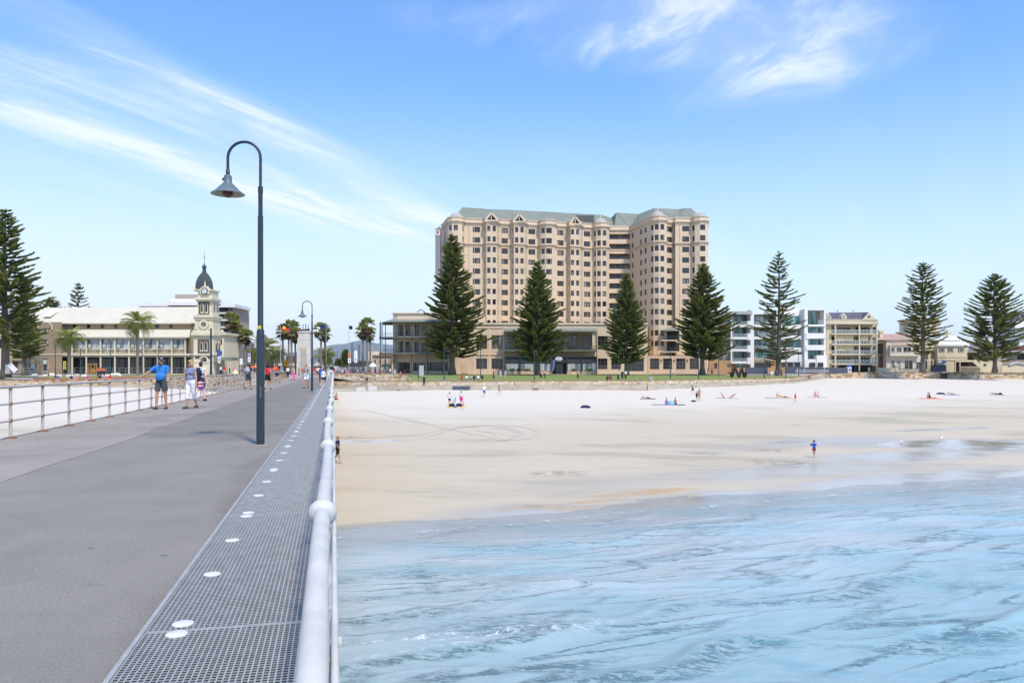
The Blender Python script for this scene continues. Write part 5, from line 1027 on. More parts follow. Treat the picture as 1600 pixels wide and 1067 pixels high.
# brown apartment block behind
ap = empty('apartment_block', (X_(290, 235), 235, 0), 'brown apartment block with white roof slabs rising behind the hall and tower', 'building'); Ya = 235.0
m_apt = mat('tan grey apartment wall', (.37, .31, .25), .85, .08, .2)
for p0, p1, y0, y1 in ((218, 300, 479, 580), (330, 365, 479, 585)): boxpx('block', p0, p1, y0, y1, Ya, 14, m_apt, ap)
boxpx('upper_block', 266, 312, 467, 479, Ya + 2, 10, m_white, ap); boxpx('plant_room', 273.5, 312, 460, 467, Ya + 3, 8, m_apt, ap); boxpx('block', 300, 330, 476, 585, Ya + 1, 12, m_apt, ap)
for p0, p1, y0, y1 in ((213.5, 262, 474, 478.5), (262, 345, 471.5, 477), (328, 367, 475, 480)): boxpx('roof_slab', p0, p1, y0, y1, Ya - 2.4, 14, m_white, ap)
for a, c in ((218.5, 232), (241, 246), (267, 283), (285.5, 302)):
    for k in range(3): boxpx('balcony_recess', a, c, 478.5 + k * 13 + (1 if k else 0), 488 + k * 13, Ya - .04, .03, m_dkvoid, ap); winpx(ap, a + 1, c - 1, 480 + 13 * k, 488 + 13 * k, Ya - .08, 'two', (m_frame, g_dark), 'balcony_window')  # flat panels coloured dark for the shade inside the balconies
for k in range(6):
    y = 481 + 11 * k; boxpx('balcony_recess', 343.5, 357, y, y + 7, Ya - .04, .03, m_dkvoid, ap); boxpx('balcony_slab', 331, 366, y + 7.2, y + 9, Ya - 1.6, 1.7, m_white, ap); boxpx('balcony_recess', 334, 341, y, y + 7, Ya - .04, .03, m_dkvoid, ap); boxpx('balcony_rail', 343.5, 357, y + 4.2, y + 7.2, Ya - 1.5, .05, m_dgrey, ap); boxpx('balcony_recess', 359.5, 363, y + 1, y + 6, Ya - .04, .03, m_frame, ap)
boxpx('orange_panel', 353, 362, 544, 556, Ya - 4, 3, mat('terracotta cladding', (.42, .20, .11), .8, .1, 1), ap)
# ------------------------------------------------------------------ buildings to the right
wa = empty('white_apartments', (X_(1210, 205), 205, .1), 'modern white apartments with teal glass and white balconies behind the sparse pine', 'building'); Y1 = 203.0
def fl(p0, p1, y0, y1, nm, mm, Y=Y1, dep=.3, par=None): return boxpx(nm, p0, p1, y0, y1, Y, dep, mm, par or wa)
fl(1110, 1290.5, 490, 584, 'rear_mass', mat('warm grey render', (.42, .38, .31), .85, .06, .3), Y1 + 3.2, 12)
fl(1130, 1147, 487, 582, 'side_wall', mat('warm grey render', (0, 0, 0)), Y1 + 1.5, 2)
# left half
fl(1137, 1175, 486.5, 491, 'roof_slab', m_dome, Y1 - 1, 6); fl(1173, 1178.3, 484, 574, 'fin_wall', m_white, Y1 - .8, 4.2)
for k, y in enumerate((503, 522, 541, 560)):
    fl(1142.5, 1168, y + .0 + 4.5, y + 8, 'balcony_slab', m_white, Y1 - .8, 3.9) ; fl(1168, 1173, y - 1.5, y + 9, 'balcony_panel', m_white, Y1 - .9, 2)
    fl(1144, 1168, y - .8, y + 4.5, 'balustrade', clearglass(), Y1 - .7, .05); winpx(wa, 1144, 1167.5, y - 10.5, y + 4.5, Y1 + 3.1, 'three', (m_gframe, g_teal), 'balcony_glazing'); winpx(wa, 1135, 1141, y - 8, y + 5, Y1 + 1.4, 'plain', (m_gframe, g_teal))
    fl(1178.5, 1205, y + 4.3, y + 8, 'balcony_slab', m_white, Y1 - .4, 3.5) if k < 2 else None
    winpx(wa, 1179, 1203, y - 9.5, y + 4.3, Y1 + 2.2, 'three', (m_gframe, g_teal if k > 1 else g_pale), 'balcony_glazing'); fl(1179, 1204, y - .8, y + 4.3, 'balustrade', clearglass(), Y1 - .2, .05)
fl(1142, 1144, 500, 565, 'column', m_white, Y1 - .9, .4); fl(1178, 1214, 487, 491, 'roof_slab', m_white, Y1 - .6, 5); fl(1137, 1173, 566, 584, 'lower_wall', m_tan, Y1 + .5, 2.6); fl(1178.5, 1212, 559, 567, 'lower_wall', m_tan, Y1 + .2, 2.6); fl(1108, 1142, 563, 584, 'lower_wall', m_tan, Y1 - 1.5, 3); fl(1205, 1224, 565, 584, 'lower_wall', m_tan, Y1 - .2, 3)
winpx(wa, 1148, 1168, 567.5, 574, Y1 + .45, 'three', (m_gframe, g_teal)); winpx(wa, 1179, 1203, 567.5, 574.5, Y1 + .5, 'three', (m_gframe, g_dark)); winpx(wa, 1137, 1141, 568, 573, Y1 - 1.55, 'plain', (m_gframe, g_teal)); winpx(wa, 1116, 1121, 567, 575, Y1 - 1.55, 'two', (m_frame, g_dark))
# right half
fl(1213, 1256, 487, 580, 'white_wall', m_white, Y1 + .8, 3); fl(1226, 1262, 482, 496, 'roof_wall', m_white, Y1 + 1.5, 5)
for k, y in enumerate((504, 521, 540, 557)):
    winpx(wa, 1219, 1249, y - 10, y + 3, Y1 + .7, 'three', (m_gframe, g_teal if k in (0, 2) else g_pale), 'balcony_glazing'); fl(1216, 1254, y + 3, y + 9.5, 'balcony_panel', m_white, Y1 - 1, 1.8)
fl(1229, 1255, 554, 573, 'white_wall', m_white, Y1 - 1.2, 2)
for p in (1230.5, 1242): winpx(wa, p, p + 8.5, 567, 573.5, Y1 - 1.25, 'plain', (m_gframe, g_black)); fl(p - .8, p + 9.3, 565.8, 567, 'canopy', m_gframe, Y1 - 1.9, .7)
# tower at the right end: a white frame round teal glazing
X0 = 1258.5; fl(1257, 1262.3, 482.5, 574, 'frame_pier', m_white, Y1 - 2, 5); fl(1287.5, 1290.3, 482.5, 574, 'frame_pier', m_white, Y1 - 2, 4); fl(1262.2, 1287.6, 482.4, 484.6, 'frame_head', m_white, Y1 - 2, 5)
fl(1262.3, 1276.5, 485, 506.5, 'backing', m_white, Y1 + 1.6, .3); winpx(wa, 1263, 1276, 485.5, 506, Y1 + 1, 'grid', (m_gframe, g_teal)); fl(1277.5, 1287.5, 500, 506.5, 'balustrade', clearglass(), Y1 - 1.9, .05); fl(1281.5, 1284, 489.5, 506, 'inner_pier', m_white, Y1 + 1, .4)
for k, (a, c, d) in enumerate(((507, 510, 521), (520.5, 529, 540), (539, 547, 561))):
    fl(1259.5 if k else 1262, 1290, a, c, 'spandrel', m_white, Y1 - 2.2, 3) ; winpx(wa, 1261.5, 1281, c, d, Y1 - .2, 'three', (m_gframe, g_teal), 'glazing'); winpx(wa, 1281.5, 1287.2, c, d, Y1 - .2, 'plain', (m_wframe, g_pale), 'blind')
fl(1276, 1292, 555, 574, 'balcony_panel', m_white, Y1 - 2.6, 3); fl(1257.5, 1277, 561, 574, 'balcony_panel', m_white, Y1 - 2.4, 2.5); fl(1262, 1290, 484.7, 574, 'backing', m_white, Y1 + 1.9, .3)
for p in (1265, 1277.5): winpx(wa, p, p + 9, 566.5, 573.5, Y1 - 2.66, 'plain', (m_gframe, g_black)); 
# dark hoarding and fences in front
hd = empty('hoarding', (X_(1230, 196), 196, .1), 'long dark blue grey hoarding in front of the white apartments', 'fence')
for i, p in enumerate(list(range(1227, 1322, 7))): boxpx('hoarding_panel', p, p + 6.85, 574.3, 586.5 - i * .25, 196 + i * .55, .08, m_dgrey, hd)
fl(1164, 1199.5, 574.3, 583.5, 'dark_fence', m_dgrey, 198.5, .1); fl(1199.5, 1227, 574, 583.5, 'low_wall', m_tan, 197.5, .3); fl(1145, 1164, 574.5, 584, 'low_wall', m_tan, 198, .3)
sb = empty('site_barrier', (X_(1270, 190), 190, .2), 'thin white bars of a barrier in front of the dark hoarding', 'barrier')
for y in (578.2, 580.5): boxpx('barrier_rail', 1243, 1295, y, y + .6, 188, .06, m_white, sb)
for p in (1246, 1256.5, 1288): boxpx('barrier_post', p, p + .8, 574, 587, 188.1, .1, m_dome, sb)
# cream apartments with slate mansard
ca = empty('cream_apartments', (X_(1330, 212), 212, .4), 'cream apartment block with slate roof, gable and four balcony floors', 'building'); Y2 = 210.0
m_cr2 = mat('cream concrete', (.60, .53, .38), .8, .06, .3, streak=(1, 1, .3)); m_shade_wall = mat('cream wall with painted shade', (.50, .44, .31), .85, .06, .4)  # second cream is darkened, painting in the balcony shade
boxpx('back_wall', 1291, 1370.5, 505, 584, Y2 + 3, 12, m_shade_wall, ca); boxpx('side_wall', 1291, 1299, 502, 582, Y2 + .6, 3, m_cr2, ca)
for p in (1304.5, 1342, 1369.2): boxpx('column', p, p + 2, 506, 580, Y2 - .1, .4, m_cr2, ca)
boxpx('parapet_band', 1291, 1372.3, 500, 506.4, Y2 - .3, 4, m_cr2, ca); boxpx('roof_base', 1292, 1372, 498.8, 500, Y2 - .4, 4, m_cr2, ca)
b = MB(); b.quad((X_(1292.5, Y2), Y2, Z_(499, Y2)), (X_(1348, Y2), Y2, Z_(499, Y2)), (X_(1357, Y2 + 4), Y2 + 4, Z_(487.8, Y2 + 4)), (X_(1295, Y2 + 4), Y2 + 4, Z_(488.5, Y2 + 4))); b.quad((X_(1292.5, Y2), Y2, Z_(499, Y2)), (X_(1295, Y2 + 4), Y2 + 4, Z_(488.5, Y2 + 4)), (X_(1295, Y2 + 8), Y2 + 8, Z_(488.5, Y2 + 4)), (X_(1291, Y2 + 12), Y2 + 12, Z_(499, Y2))); b.quad((X_(1295, Y2 + 4), Y2 + 4, Z_(488.5, Y2 + 4)), (X_(1357, Y2 + 4), Y2 + 4, Z_(487.8, Y2 + 4)), (X_(1357, Y2 + 4) + 1, Y2 + 12, Z_(499, Y2)), (X_(1291, Y2 + 12), Y2 + 12, Z_(499, Y2)));  b.build('slate_roof', m_slate, ca)
gp = [(1346.5, 500), (1357.3, 488), (1369.6, 499.5), (1369.6, 500.4)]
b = MB(); Yg2 = Y2 - .45; f1 = [(X_(p, Yg2), Yg2, Z_(y, Yg2)) for p, y in gp]; b.poly(f1[::-1]); bk_ = [(x, y + 6, z) for x, y, z in f1]
for i in range(3): b.quad(f1[i], f1[i + 1], bk_[i + 1], bk_[i], 1)
b.build('gable', [m_cr2, m_slate], ca); b = MB(); cxx, czz = X_(1357.6, Yg2), Z_(494.8, Yg2); b.poly([(cxx - .42, Yg2 - .05, czz), (cxx, Yg2 - .05, czz - .42), (cxx + .42, Yg2 - .05, czz), (cxx, Yg2 - .05, czz + .42)]); b.build('gable_vent', m_slate, ca)
for p in (1294.5, 1319):
    Yd = Y2 + .2; b = MB(); x = X_(p, Yd); pts = [(x - .72, Z_(498.5, Yd)), (x + .72, Z_(498.5, Yd)), (x + .72, Z_(494, Yd)), (x, Z_(489, Yd)), (x - .72, Z_(494, Yd))]; b.poly([(a, Yd, c) for a, c in pts]); 
    for i in range(5): j = (i + 1) % 5; b.quad((pts[i][0], Yd, pts[i][1]), (pts[i][0], Yd + 2, pts[i][1]), (pts[j][0], Yd + 2, pts[j][1]), (pts[j][0], Yd, pts[j][1]))
    b.build('dormer', m_cr2, ca); add_window(ca, (x, Yd - .06, Z_(495, Yd)), .8, 1.0, 0, 'two', (m_wframe, g_teal), 'dormer_window')
for p in (1308.5, 1333): b = MB(); b.lathe((X_(p, Y2 + 4), Y2 + 4, Z_(489, Y2 + 4)), [(.08, 0), (.08, .6), (.14, .62), (.14, .8), (.001, .85)], 6); b.build('roof_vent', m_dgrey, ca)
for k, y in enumerate((522, 538.3, 553.8, 569)):
    boxpx('balcony_slab', 1299, 1371, y - 1, y + .9, Y2 - .2, 3.2, m_cr2, ca)
    for p0, p1 in ((1299.3, 1304.3), (1306.8, 1341.8), (1344.3, 1369)):
        if p1 - p0 > 10: winpx(ca, p0 + .5, p0 + (p1 - p0) * .62, y - 11, y - 1, Y2 + 2.9, 'three', (m_wframe, g_black), 'balcony_glazing'); winpx(ca, p1 - 5, p1 - .5, y - 11, y - 1, Y2 + 2.9, 'plain', (m_gframe, g_teal if k else g_black))
        else: winpx(ca, p0, p1, y - 11, y - 1, Y2 + 2.9, 'plain', (m_gframe, g_black))
        s = boxpx('balustrade', p0, p1, y - 6, y - 1, Y2, .05, clearglass(), ca); boxpx('handrail', p0, p1, y - 6.5, y - 6, Y2 - .02, .08, m_wframe, s)
        for q in np.arange(p0, p1, 5.0): boxpx('baluster', q, q + .3, y - 6, y - 1, Y2 - .03, .05, m_wframe, s)
    if k in (1, 2):
        for a, c, e in ((1307, 1320, y - 6.5), (1320.5, 1333.5, y - 7)) + (((1345, 1357, y - 7),) if k == 1 else ()): boxpx('awning_blind', a, c, y - 14, e, Y2 + .5, .06, mat('cream blind', (.62, .52, .30), .8, .05, 1), ca)
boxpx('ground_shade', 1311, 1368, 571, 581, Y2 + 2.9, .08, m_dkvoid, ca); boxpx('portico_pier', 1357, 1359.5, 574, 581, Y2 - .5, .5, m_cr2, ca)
kiosk = empty('site_kiosk', (X_(1327, 206.8), 206.8, .4), 'small white kiosk with blue lid standing by the dark hoarding', 'kiosk'); boxpx('kiosk_body', 1323.5, 1330.5, 573.5, 581.5, 206.6, 1.2, m_white, kiosk); boxpx('kiosk_lid', 1325, 1331.5, 570.5, 573.3, 206.8, 1.0, mat('blue plastic', (.02, .08, .50), .5, .1, 2), kiosk); boxpx('kiosk_print', 1326, 1329.5, 576, 579, 206.58, .02, mat('blue plastic', (0, 0, 0)), kiosk)
# house with pink tiles
ph = empty('pink_roofed_house', (X_(1400, 214), 214, .4), 'two storey cream house with faded pink tiled roof and dark brick side', 'house'); Y3 = 212.0
boxpx('brick_wall', 1371.5, 1385, 536, 578, Y3 + 2, 6, m_brick, ph); boxpx('wall_band', 1371.5, 1385.2, 533.3, 536.5, Y3 + 1.8, 5, m_cream, ph); boxpx('wall_band', 1371.5, 1385.2, 554.2, 555.2, Y3 + 1.9, 5, m_mort, ph)
boxpx('house_wall', 1385, 1440, 531, 581, Y3, 8, mat('cream white render', (.62, .57, .46), .8, .06, .3), ph); boxpx('projecting_bay', 1391, 1438, 539, 556, Y3 - 1.2, 1.3, mat('cream white render', (0, 0, 0)), ph)
b = MB(); b.quad((X_(1370, Y3), Y3 - .5, Z_(531.5, Y3)), (X_(1440, Y3), Y3 - .5, Z_(530, Y3)), (X_(1432, Y3 + 7), Y3 + 6, Z_(521.5, Y3 + 6)), (X_(1373, Y3 + 6), Y3 + 6, Z_(522, Y3 + 6))); b.poly([(X_(1370, Y3), Y3 - .5, Z_(531.5, Y3)), (X_(1373, Y3 + 6), Y3 + 6, Z_(522, Y3 + 6)), (X_(1370, Y3), Y3 + 12, Z_(531.5, Y3))]); b.build('tiled_roof', m_pink, ph)
b = MB(); b.quad((X_(1389.5, Y3), Y3 - 1.5, Z_(540, Y3)), (X_(1439, Y3), Y3 - 1.5, Z_(540, Y3)), (X_(1437, Y3), Y3 + .1, Z_(535.8, Y3)), (X_(1395, Y3), Y3 + .1, Z_(535.8, Y3))); b.build('bay_roof', m_pink, ph)
boxpx('chimney', 1375, 1380, 519, 532, Y3 + 2, 1, m_cream, ph); boxpx('chimney_cap', 1373.8, 1381.2, 516, 519, Y3 + 1.8, 1.4, m_cream, ph)
for a, c in ((1392, 1398.5), (1400.5, 1409), (1411, 1424), (1426, 1436)): winpx(ph, a, c, 542, 550.5, Y3 - 1.25, 'two', (m_wframe, g_dark))
for a, c, d, e in ((1392, 1397.5, 563, 575), (1401.5, 1408, 563, 577), (1413, 1426.5, 563, 577), (1431, 1439, 565, 577)): winpx(ph, a, c, d, e, Y3 - .05, 'two', (m_wframe, g_dark))
for p in (1373.5, 1380): winpx(ph, 1381, 1384.5, 539, 547, Y3 + 1.95, 'sash', (m_wframe, g_dark)) if p < 1374 else winpx(ph, 1381, 1384.5, 565, 574, Y3 + 1.95, 'sash', (m_wframe, g_dark))
fg = empty('garden_wall', (X_(1385, 208), 208, .42), 'low cream garden wall with piers in front of the pink roofed house', 'wall')
boxpx('wall_panel', 1371, 1398.5, 574.5, 581.5, 208.6, .25, m_cr2, fg); boxpx('gate_pier', 1399, 1403.5, 571.5, 581.5, 208.4, .7, m_cr2, fg); boxpx('pier_cap', 1398.3, 1404.2, 569.5, 571.5, 208.2, 1.0, m_white, fg)
for p in np.arange(1405, 1440, 1.6): boxpx('picket', p, p + .35, 575, 581.5, 208.6, .05, m_gframe, fg)
boxpx('picket_rail', 1404, 1440, 575.5, 576, 208.55, .05, m_gframe, fg)
# pale house with shutters
chs = empty('cream_house', (X_(1475, 214), 214, .5), 'cream rendered house with three upper windows and external stair', 'house'); Y4 = 212.0
m_crh = mat('yellow cream render', (.60, .52, .35), .8, .05, .3)
boxpx('house_wall', 1440, 1465, 535, 581, Y4 + .5, 8, m_crh, chs); boxpx('house_wall', 1465, 1511.5, 540, 563, Y4 - .5, 8, m_crh, chs); boxpx('house_wall', 1465, 1492.5, 563, 581, Y4 - .3, 8, m_crh, chs); boxpx('string_course', 1465.5, 1511.8, 557.5, 558.6, Y4 - .6, .1, m_mort, chs); boxpx('eaves', 1465, 1512, 538, 540.5, Y4 - .9, 8, m_white, chs)
b = MB(); b.quad((X_(1464, Y4), Y4 - .9, Z_(538, Y4)), (X_(1512, Y4), Y4 - .9, Z_(538, Y4)), (X_(1503, Y4 + 6), Y4 + 6, Z_(533, Y4 + 6)), (X_(1468, Y4 + 6), Y4 + 6, Z_(533, Y4 + 6))); b.quad((X_(1430, Y4 + 6), Y4 + 6, Z_(531.5, Y4 + 6)), (X_(1503, Y4 + 6), Y4 + 6, Z_(531.5, Y4 + 6)), (X_(1497, Y4 + 12), Y4 + 12, Z_(525, Y4 + 12)), (X_(1440, Y4 + 12), Y4 + 12, Z_(526, Y4 + 12))); b.build('white_roof', m_white, chs)
boxpx('upper_wall', 1440, 1500, 531.7, 537, Y4 + 6.3, 8, m_crh, chs); boxpx('chimney', 1481, 1486.5, 520, 528, Y4 + 9, 1, m_cream, chs); boxpx('chimney_cap', 1480, 1487.5, 518, 520, Y4 + 8.8, 1.4, m_cream, chs)
for a in (1467.5, 1481.2, 1497.5): winpx(chs, a + 1.4, a + 6.8, 543, 550.5, Y4 - .55, 'two', (m_wframe, g_dark)); boxpx('shutter', a, a + 1.3, 543, 550.5, Y4 - .6, .06, m_gframe, chs); boxpx('shutter', a + 6.9, a + 8.2, 543, 550.5, Y4 - .6, .06, m_gframe, chs)
for a in (1444.5, 1454.5): boxpx('brick_panel', a, a + 6, 547, 561, Y4 + .42, .07, m_brick, chs)
for a, c in ((1446.5, 1448.5), (1455, 1457), (1460, 1461.5)): winpx(chs, a, c, 563, 576, Y4 + .45, 'plain', (m_frame, g_black))
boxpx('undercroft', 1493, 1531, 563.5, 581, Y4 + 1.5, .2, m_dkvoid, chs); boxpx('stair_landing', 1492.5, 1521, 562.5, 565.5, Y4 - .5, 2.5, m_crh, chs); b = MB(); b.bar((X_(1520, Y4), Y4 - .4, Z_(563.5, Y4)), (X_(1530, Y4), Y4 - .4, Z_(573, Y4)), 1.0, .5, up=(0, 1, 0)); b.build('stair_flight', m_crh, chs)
for p in (1492.5, 1499.5): boxpx('stair_pier', p, p + 1.3, 565, 581, Y4 - .5, .4, m_crh, chs)
for p in np.arange(1500, 1531, 1.25): boxpx('picket', p, p + .35, 573, 580.5, Y4 - .6, .06, m_crh, chs)
boxpx('picket_rail', 1500, 1531, 572.6, 573.4, Y4 - .62, .08, m_crh, chs)
dsn = tag(boxpx('notice_board', 1466.5, 1478, 563.8, 566.5, Y4 - .7, .08, m_white, None), 'white and blue notice board hung on the cream house', 'sign'); boxpx('blue_print', 1472, 1478, 563.8, 567.5, Y4 - .75, .03, mat('sign blue', (.03, .13, .45), .6, .1, 2), dsn)
bins = tag(boxpx('dark_container', 1459, 1478.5, 571, 580.5, 208.8, 1.6, m_dgrey, None), 'dark grey container standing behind the wall by the cream house', 'container')
boxpx('container_lid', 1459.5, 1478, 570.2, 571, 208.7, 1.7, m_dkvoid, bins)
# beige tower block behind
bt = empty('beige_tower', (X_(1450, 280), 280, .3), 'distant beige tower block seen through the branches of a pine', 'building')
boxpx('tower_wall', 1431, 1466.5, 500, 580, 280, 12, m_hot2, bt); boxpx('tower_cap', 1430, 1467.5, 497, 500, 279.5, 13, m_tan, bt)
for k in range(5): boxpx('balcony_recess', 1434, 1441, 503 + k * 8, 508 + k * 8, 279.9, .15, m_brown, bt); boxpx('balcony_recess', 1446, 1452, 503 + k * 8, 508 + k * 8, 279.9, .15, m_brown, bt); boxpx('balcony_recess', 1457, 1463, 503 + k * 8, 508 + k * 8, 279.9, .15, m_brown, bt)
# dark roofed house and its neighbour at the right edge
dh = empty('grey_roofed_house', (X_(1560, 215), 215, .5), 'grey roofed brown and cream house partly hidden by the rightmost pine', 'house'); Y5 = 213.0
b = MB(); b.quad((X_(1509, Y5), Y5 - 1, Z_(551, Y5)), (X_(1600, Y5), Y5 - 1, Z_(551, Y5)), (X_(1590, Y5 + 6), Y5 + 6, Z_(535, Y5 + 6)), (X_(1516, Y5 + 6), Y5 + 6, Z_(535, Y5 + 6))); b.build('grey_roof', mat('dull grey tiles', (.17, .155, .15), .8, .12, 1), dh)
boxpx('house_wall', 1511.5, 1530, 551, 570, Y5 + 1.6, 5, m_brick, dh); boxpx('pale_wall', 1531.5, 1565.5, 557, 581, Y5 - 1.5, 6, m_crh, dh); boxpx('house_wall', 1565.5, 1640, 545, 581, Y5, 6, mat('mushroom render', (.33, .27, .24), .85, .08, .4), dh); boxpx('balcony_floor', 1580, 1640, 548, 551, Y5 - 1.2, 2, m_dome, dh); boxpx('balcony_wall', 1586, 1640, 541, 547, Y5 - 1, .2, mat('dark red render', (.16, .05, .045), .8, .1, 1), dh)
boxpx('front_wall', 1565, 1640, 571.5, 581, Y5 - 3, .3, m_crh, dh); boxpx('dark_window', 1589, 1640, 552, 562, Y5 - .05, .04, m_dkvoid, dh); winpx(dh, 1581, 1587, 552, 563, Y5 - .05, 'plain', (m_frame, g_teal)); winpx(dh, 1569, 1575, 552, 563, Y5 - .05, 'plain', (m_wframe, g_pale)); winpx(dh, 1537, 1541, 568, 572, Y5 - 1.55, 'plain', (m_frame, g_dark))
b = MB(); b.tube([(X_(1576, 210), 210, Z_(570.5, 210)), (X_(1588, 210), 210, Z_(567, 210)), (X_(1600, 210), 210, Z_(569.5, 210))], .4, 6); tag(b.build('market_canopy', m_dome, None, loc=(X_(1588, 210), 210, Z_(570, 210))), 'small grey canopy beside the rightmost pine', 'canopy')
we = empty('white_tower_block', (X_(1600, 250), 250, .5), 'tall white block cut off by the right edge of the picture', 'building'); boxpx('tower_wall', 1586, 1680, 500, 580, 250, 10, m_white, we); boxpx('upper_storey', 1592, 1680, 487, 500, 252, 8, mat('dull grey tiles', (0, 0, 0)), we); boxpx('penthouse_window', 1596, 1680, 492, 496, 251.9, .1, m_dkvoid, we); boxpx('balcony_slab', 1586, 1680, 523, 525, 248.8, 1.2, m_dome, we); boxpx('balcony_slab', 1586, 1680, 512, 513.5, 248.8, 1.2, m_dome, we)
# ------------------------------------------------------------------ memorial
Ym = 176.0; mm_ = empty('stone_memorial', (X_(475, Ym), Ym, 0), 'pale stone memorial pylon crowned by a small bronze sailing ship', 'monument')
for i, (y0, y1, p0, p1) in enumerate(((519.5, 531, 464.8, 484.2), (531, 543, 464.4, 484.6), (543, 555, 464.0, 485.0), (555, 567, 463.6, 485.4), (567, 590, 463.2, 485.8))):
    Y = Ym; b = MB()
    n = 5
    for k in range(n):
        a = p0 + (p1 - p0) * k / n; c = p0 + (p1 - p0) * (k + 1) / n; boxpx('stone_block', a + .03, c - .03, y0 + .1 + (.1 if k % 2 else 0), y1 - .1, Y + .03 * ((k * 7 + i * 3) % 3), 2.8, m_stone, mm_)
boxpx('capstone', 464.2, 484.8, 517, 519.6, Ym - .12, 3.1, m_stone, mm_); boxpx('niche_shade', 469, 479, 545, 584, Ym - .04, .05, mat('limestone with painted recess shade', (.46, .43, .39), .85, .1, .8), mm_)  # niche is a flat panel, its shade painted as darker limestone
m_bronze = mat('dark bronze', (.035, .04, .045), .5, .2, 3)
b = MB(); x0, x1 = X_(468, Ym), X_(481.5, Ym); zq = Z_(517, Ym); b.quad((x0, Ym + 1, zq), (x1, Ym + 1, zq), (x1 + .2, Ym + 1, zq + .55), (x0 - .05, Ym + 1, zq + .4)); b.box(x0, x1, Ym + .7, Ym + 1.5, zq, zq + .42); b.build('ship_hull', m_bronze, mm_)
for p, h, w in ((471.5, 1.65, .6), (475.5, 1.75, .65), (479.5, 1.4, .5)):
    x = X_(p, Ym); b = MB(); b.tube([(x, Ym + 1.1, zq + .3), (x, Ym + 1.1, zq + h)], .045, 5); 
    for q in (.75, 1.1, 1.4): b.lathe((x, Ym + 1.1, zq + q * h / 1.7), [(.001, -.12), (.13 * w * 1.6, -.03), (.11, .06), (.001, .12)], 6)
    b.build('ship_mast', m_bronze, mm_)
tag(boxpx('orange_board', 444, 450.3, 561.5, 572.5, 182, .1, mat('orange yellow board', (.70, .33, .02), .6, .06, 1), None), 'orange yellow board among the palm trunks left of the memorial', 'sign')
# ------------------------------------------------------------------ trees
m_trunk = mat('norfolk pine bark', (.15, .125, .10), .95, .2, 2, streak=(1, 1, .3), bump=.5, bscale=8)
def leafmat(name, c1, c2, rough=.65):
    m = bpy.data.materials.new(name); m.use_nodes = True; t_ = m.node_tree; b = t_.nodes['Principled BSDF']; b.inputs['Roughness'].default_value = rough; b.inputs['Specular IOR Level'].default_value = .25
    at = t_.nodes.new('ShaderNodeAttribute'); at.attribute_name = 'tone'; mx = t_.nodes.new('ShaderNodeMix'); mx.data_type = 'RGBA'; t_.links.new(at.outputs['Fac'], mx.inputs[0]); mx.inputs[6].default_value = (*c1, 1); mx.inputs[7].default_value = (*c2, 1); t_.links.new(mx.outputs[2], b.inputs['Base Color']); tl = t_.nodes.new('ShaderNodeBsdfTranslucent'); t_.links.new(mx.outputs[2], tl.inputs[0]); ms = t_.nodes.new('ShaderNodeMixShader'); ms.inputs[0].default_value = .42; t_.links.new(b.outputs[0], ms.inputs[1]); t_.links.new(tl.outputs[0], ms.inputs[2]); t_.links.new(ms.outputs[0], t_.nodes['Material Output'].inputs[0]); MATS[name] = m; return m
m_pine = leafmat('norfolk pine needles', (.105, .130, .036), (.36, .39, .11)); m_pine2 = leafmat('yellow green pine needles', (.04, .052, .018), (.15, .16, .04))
m_palm = leafmat('palm fronds', (.17, .20, .05), (.42, .43, .13)); m_dead = leafmat('dry palm skirt', (.12, .085, .045), (.28, .21, .11)); m_ptrunk = mat('palm trunk', (.19, .165, .14), .95, .2, 4, streak=(1, 1, 2.5), bump=.5)
def sprays(P, Dv, Ln, W, tone, rs, up=None):
    """two crossed long diamonds for each needle rope"""
    n = len(P); D = Dv / np.linalg.norm(Dv, axis=1)[:, None]; r = rs.normal(size=(n, 3)); A_ = np.cross(D, r); A_ /= np.linalg.norm(A_, axis=1)[:, None] + 1e-9; B_ = np.cross(D, A_)
    V = []; 
    for S_ in (A_, B_):
        mid = P + D * (Ln * .45)[:, None]; sag = np.zeros_like(P); sag[:, 2] = Ln * .10
        V.append(np.stack([P, mid + S_ * W[:, None] - sag * .3, P + D * Ln[:, None] + sag, mid - S_ * W[:, None] - sag * .3], 1))
    V = np.concatenate(V).reshape(-1, 3); Q = np.arange(len(V)).reshape(-1, 4); return V, Q, np.repeat(np.concatenate([tone, tone]), 4)
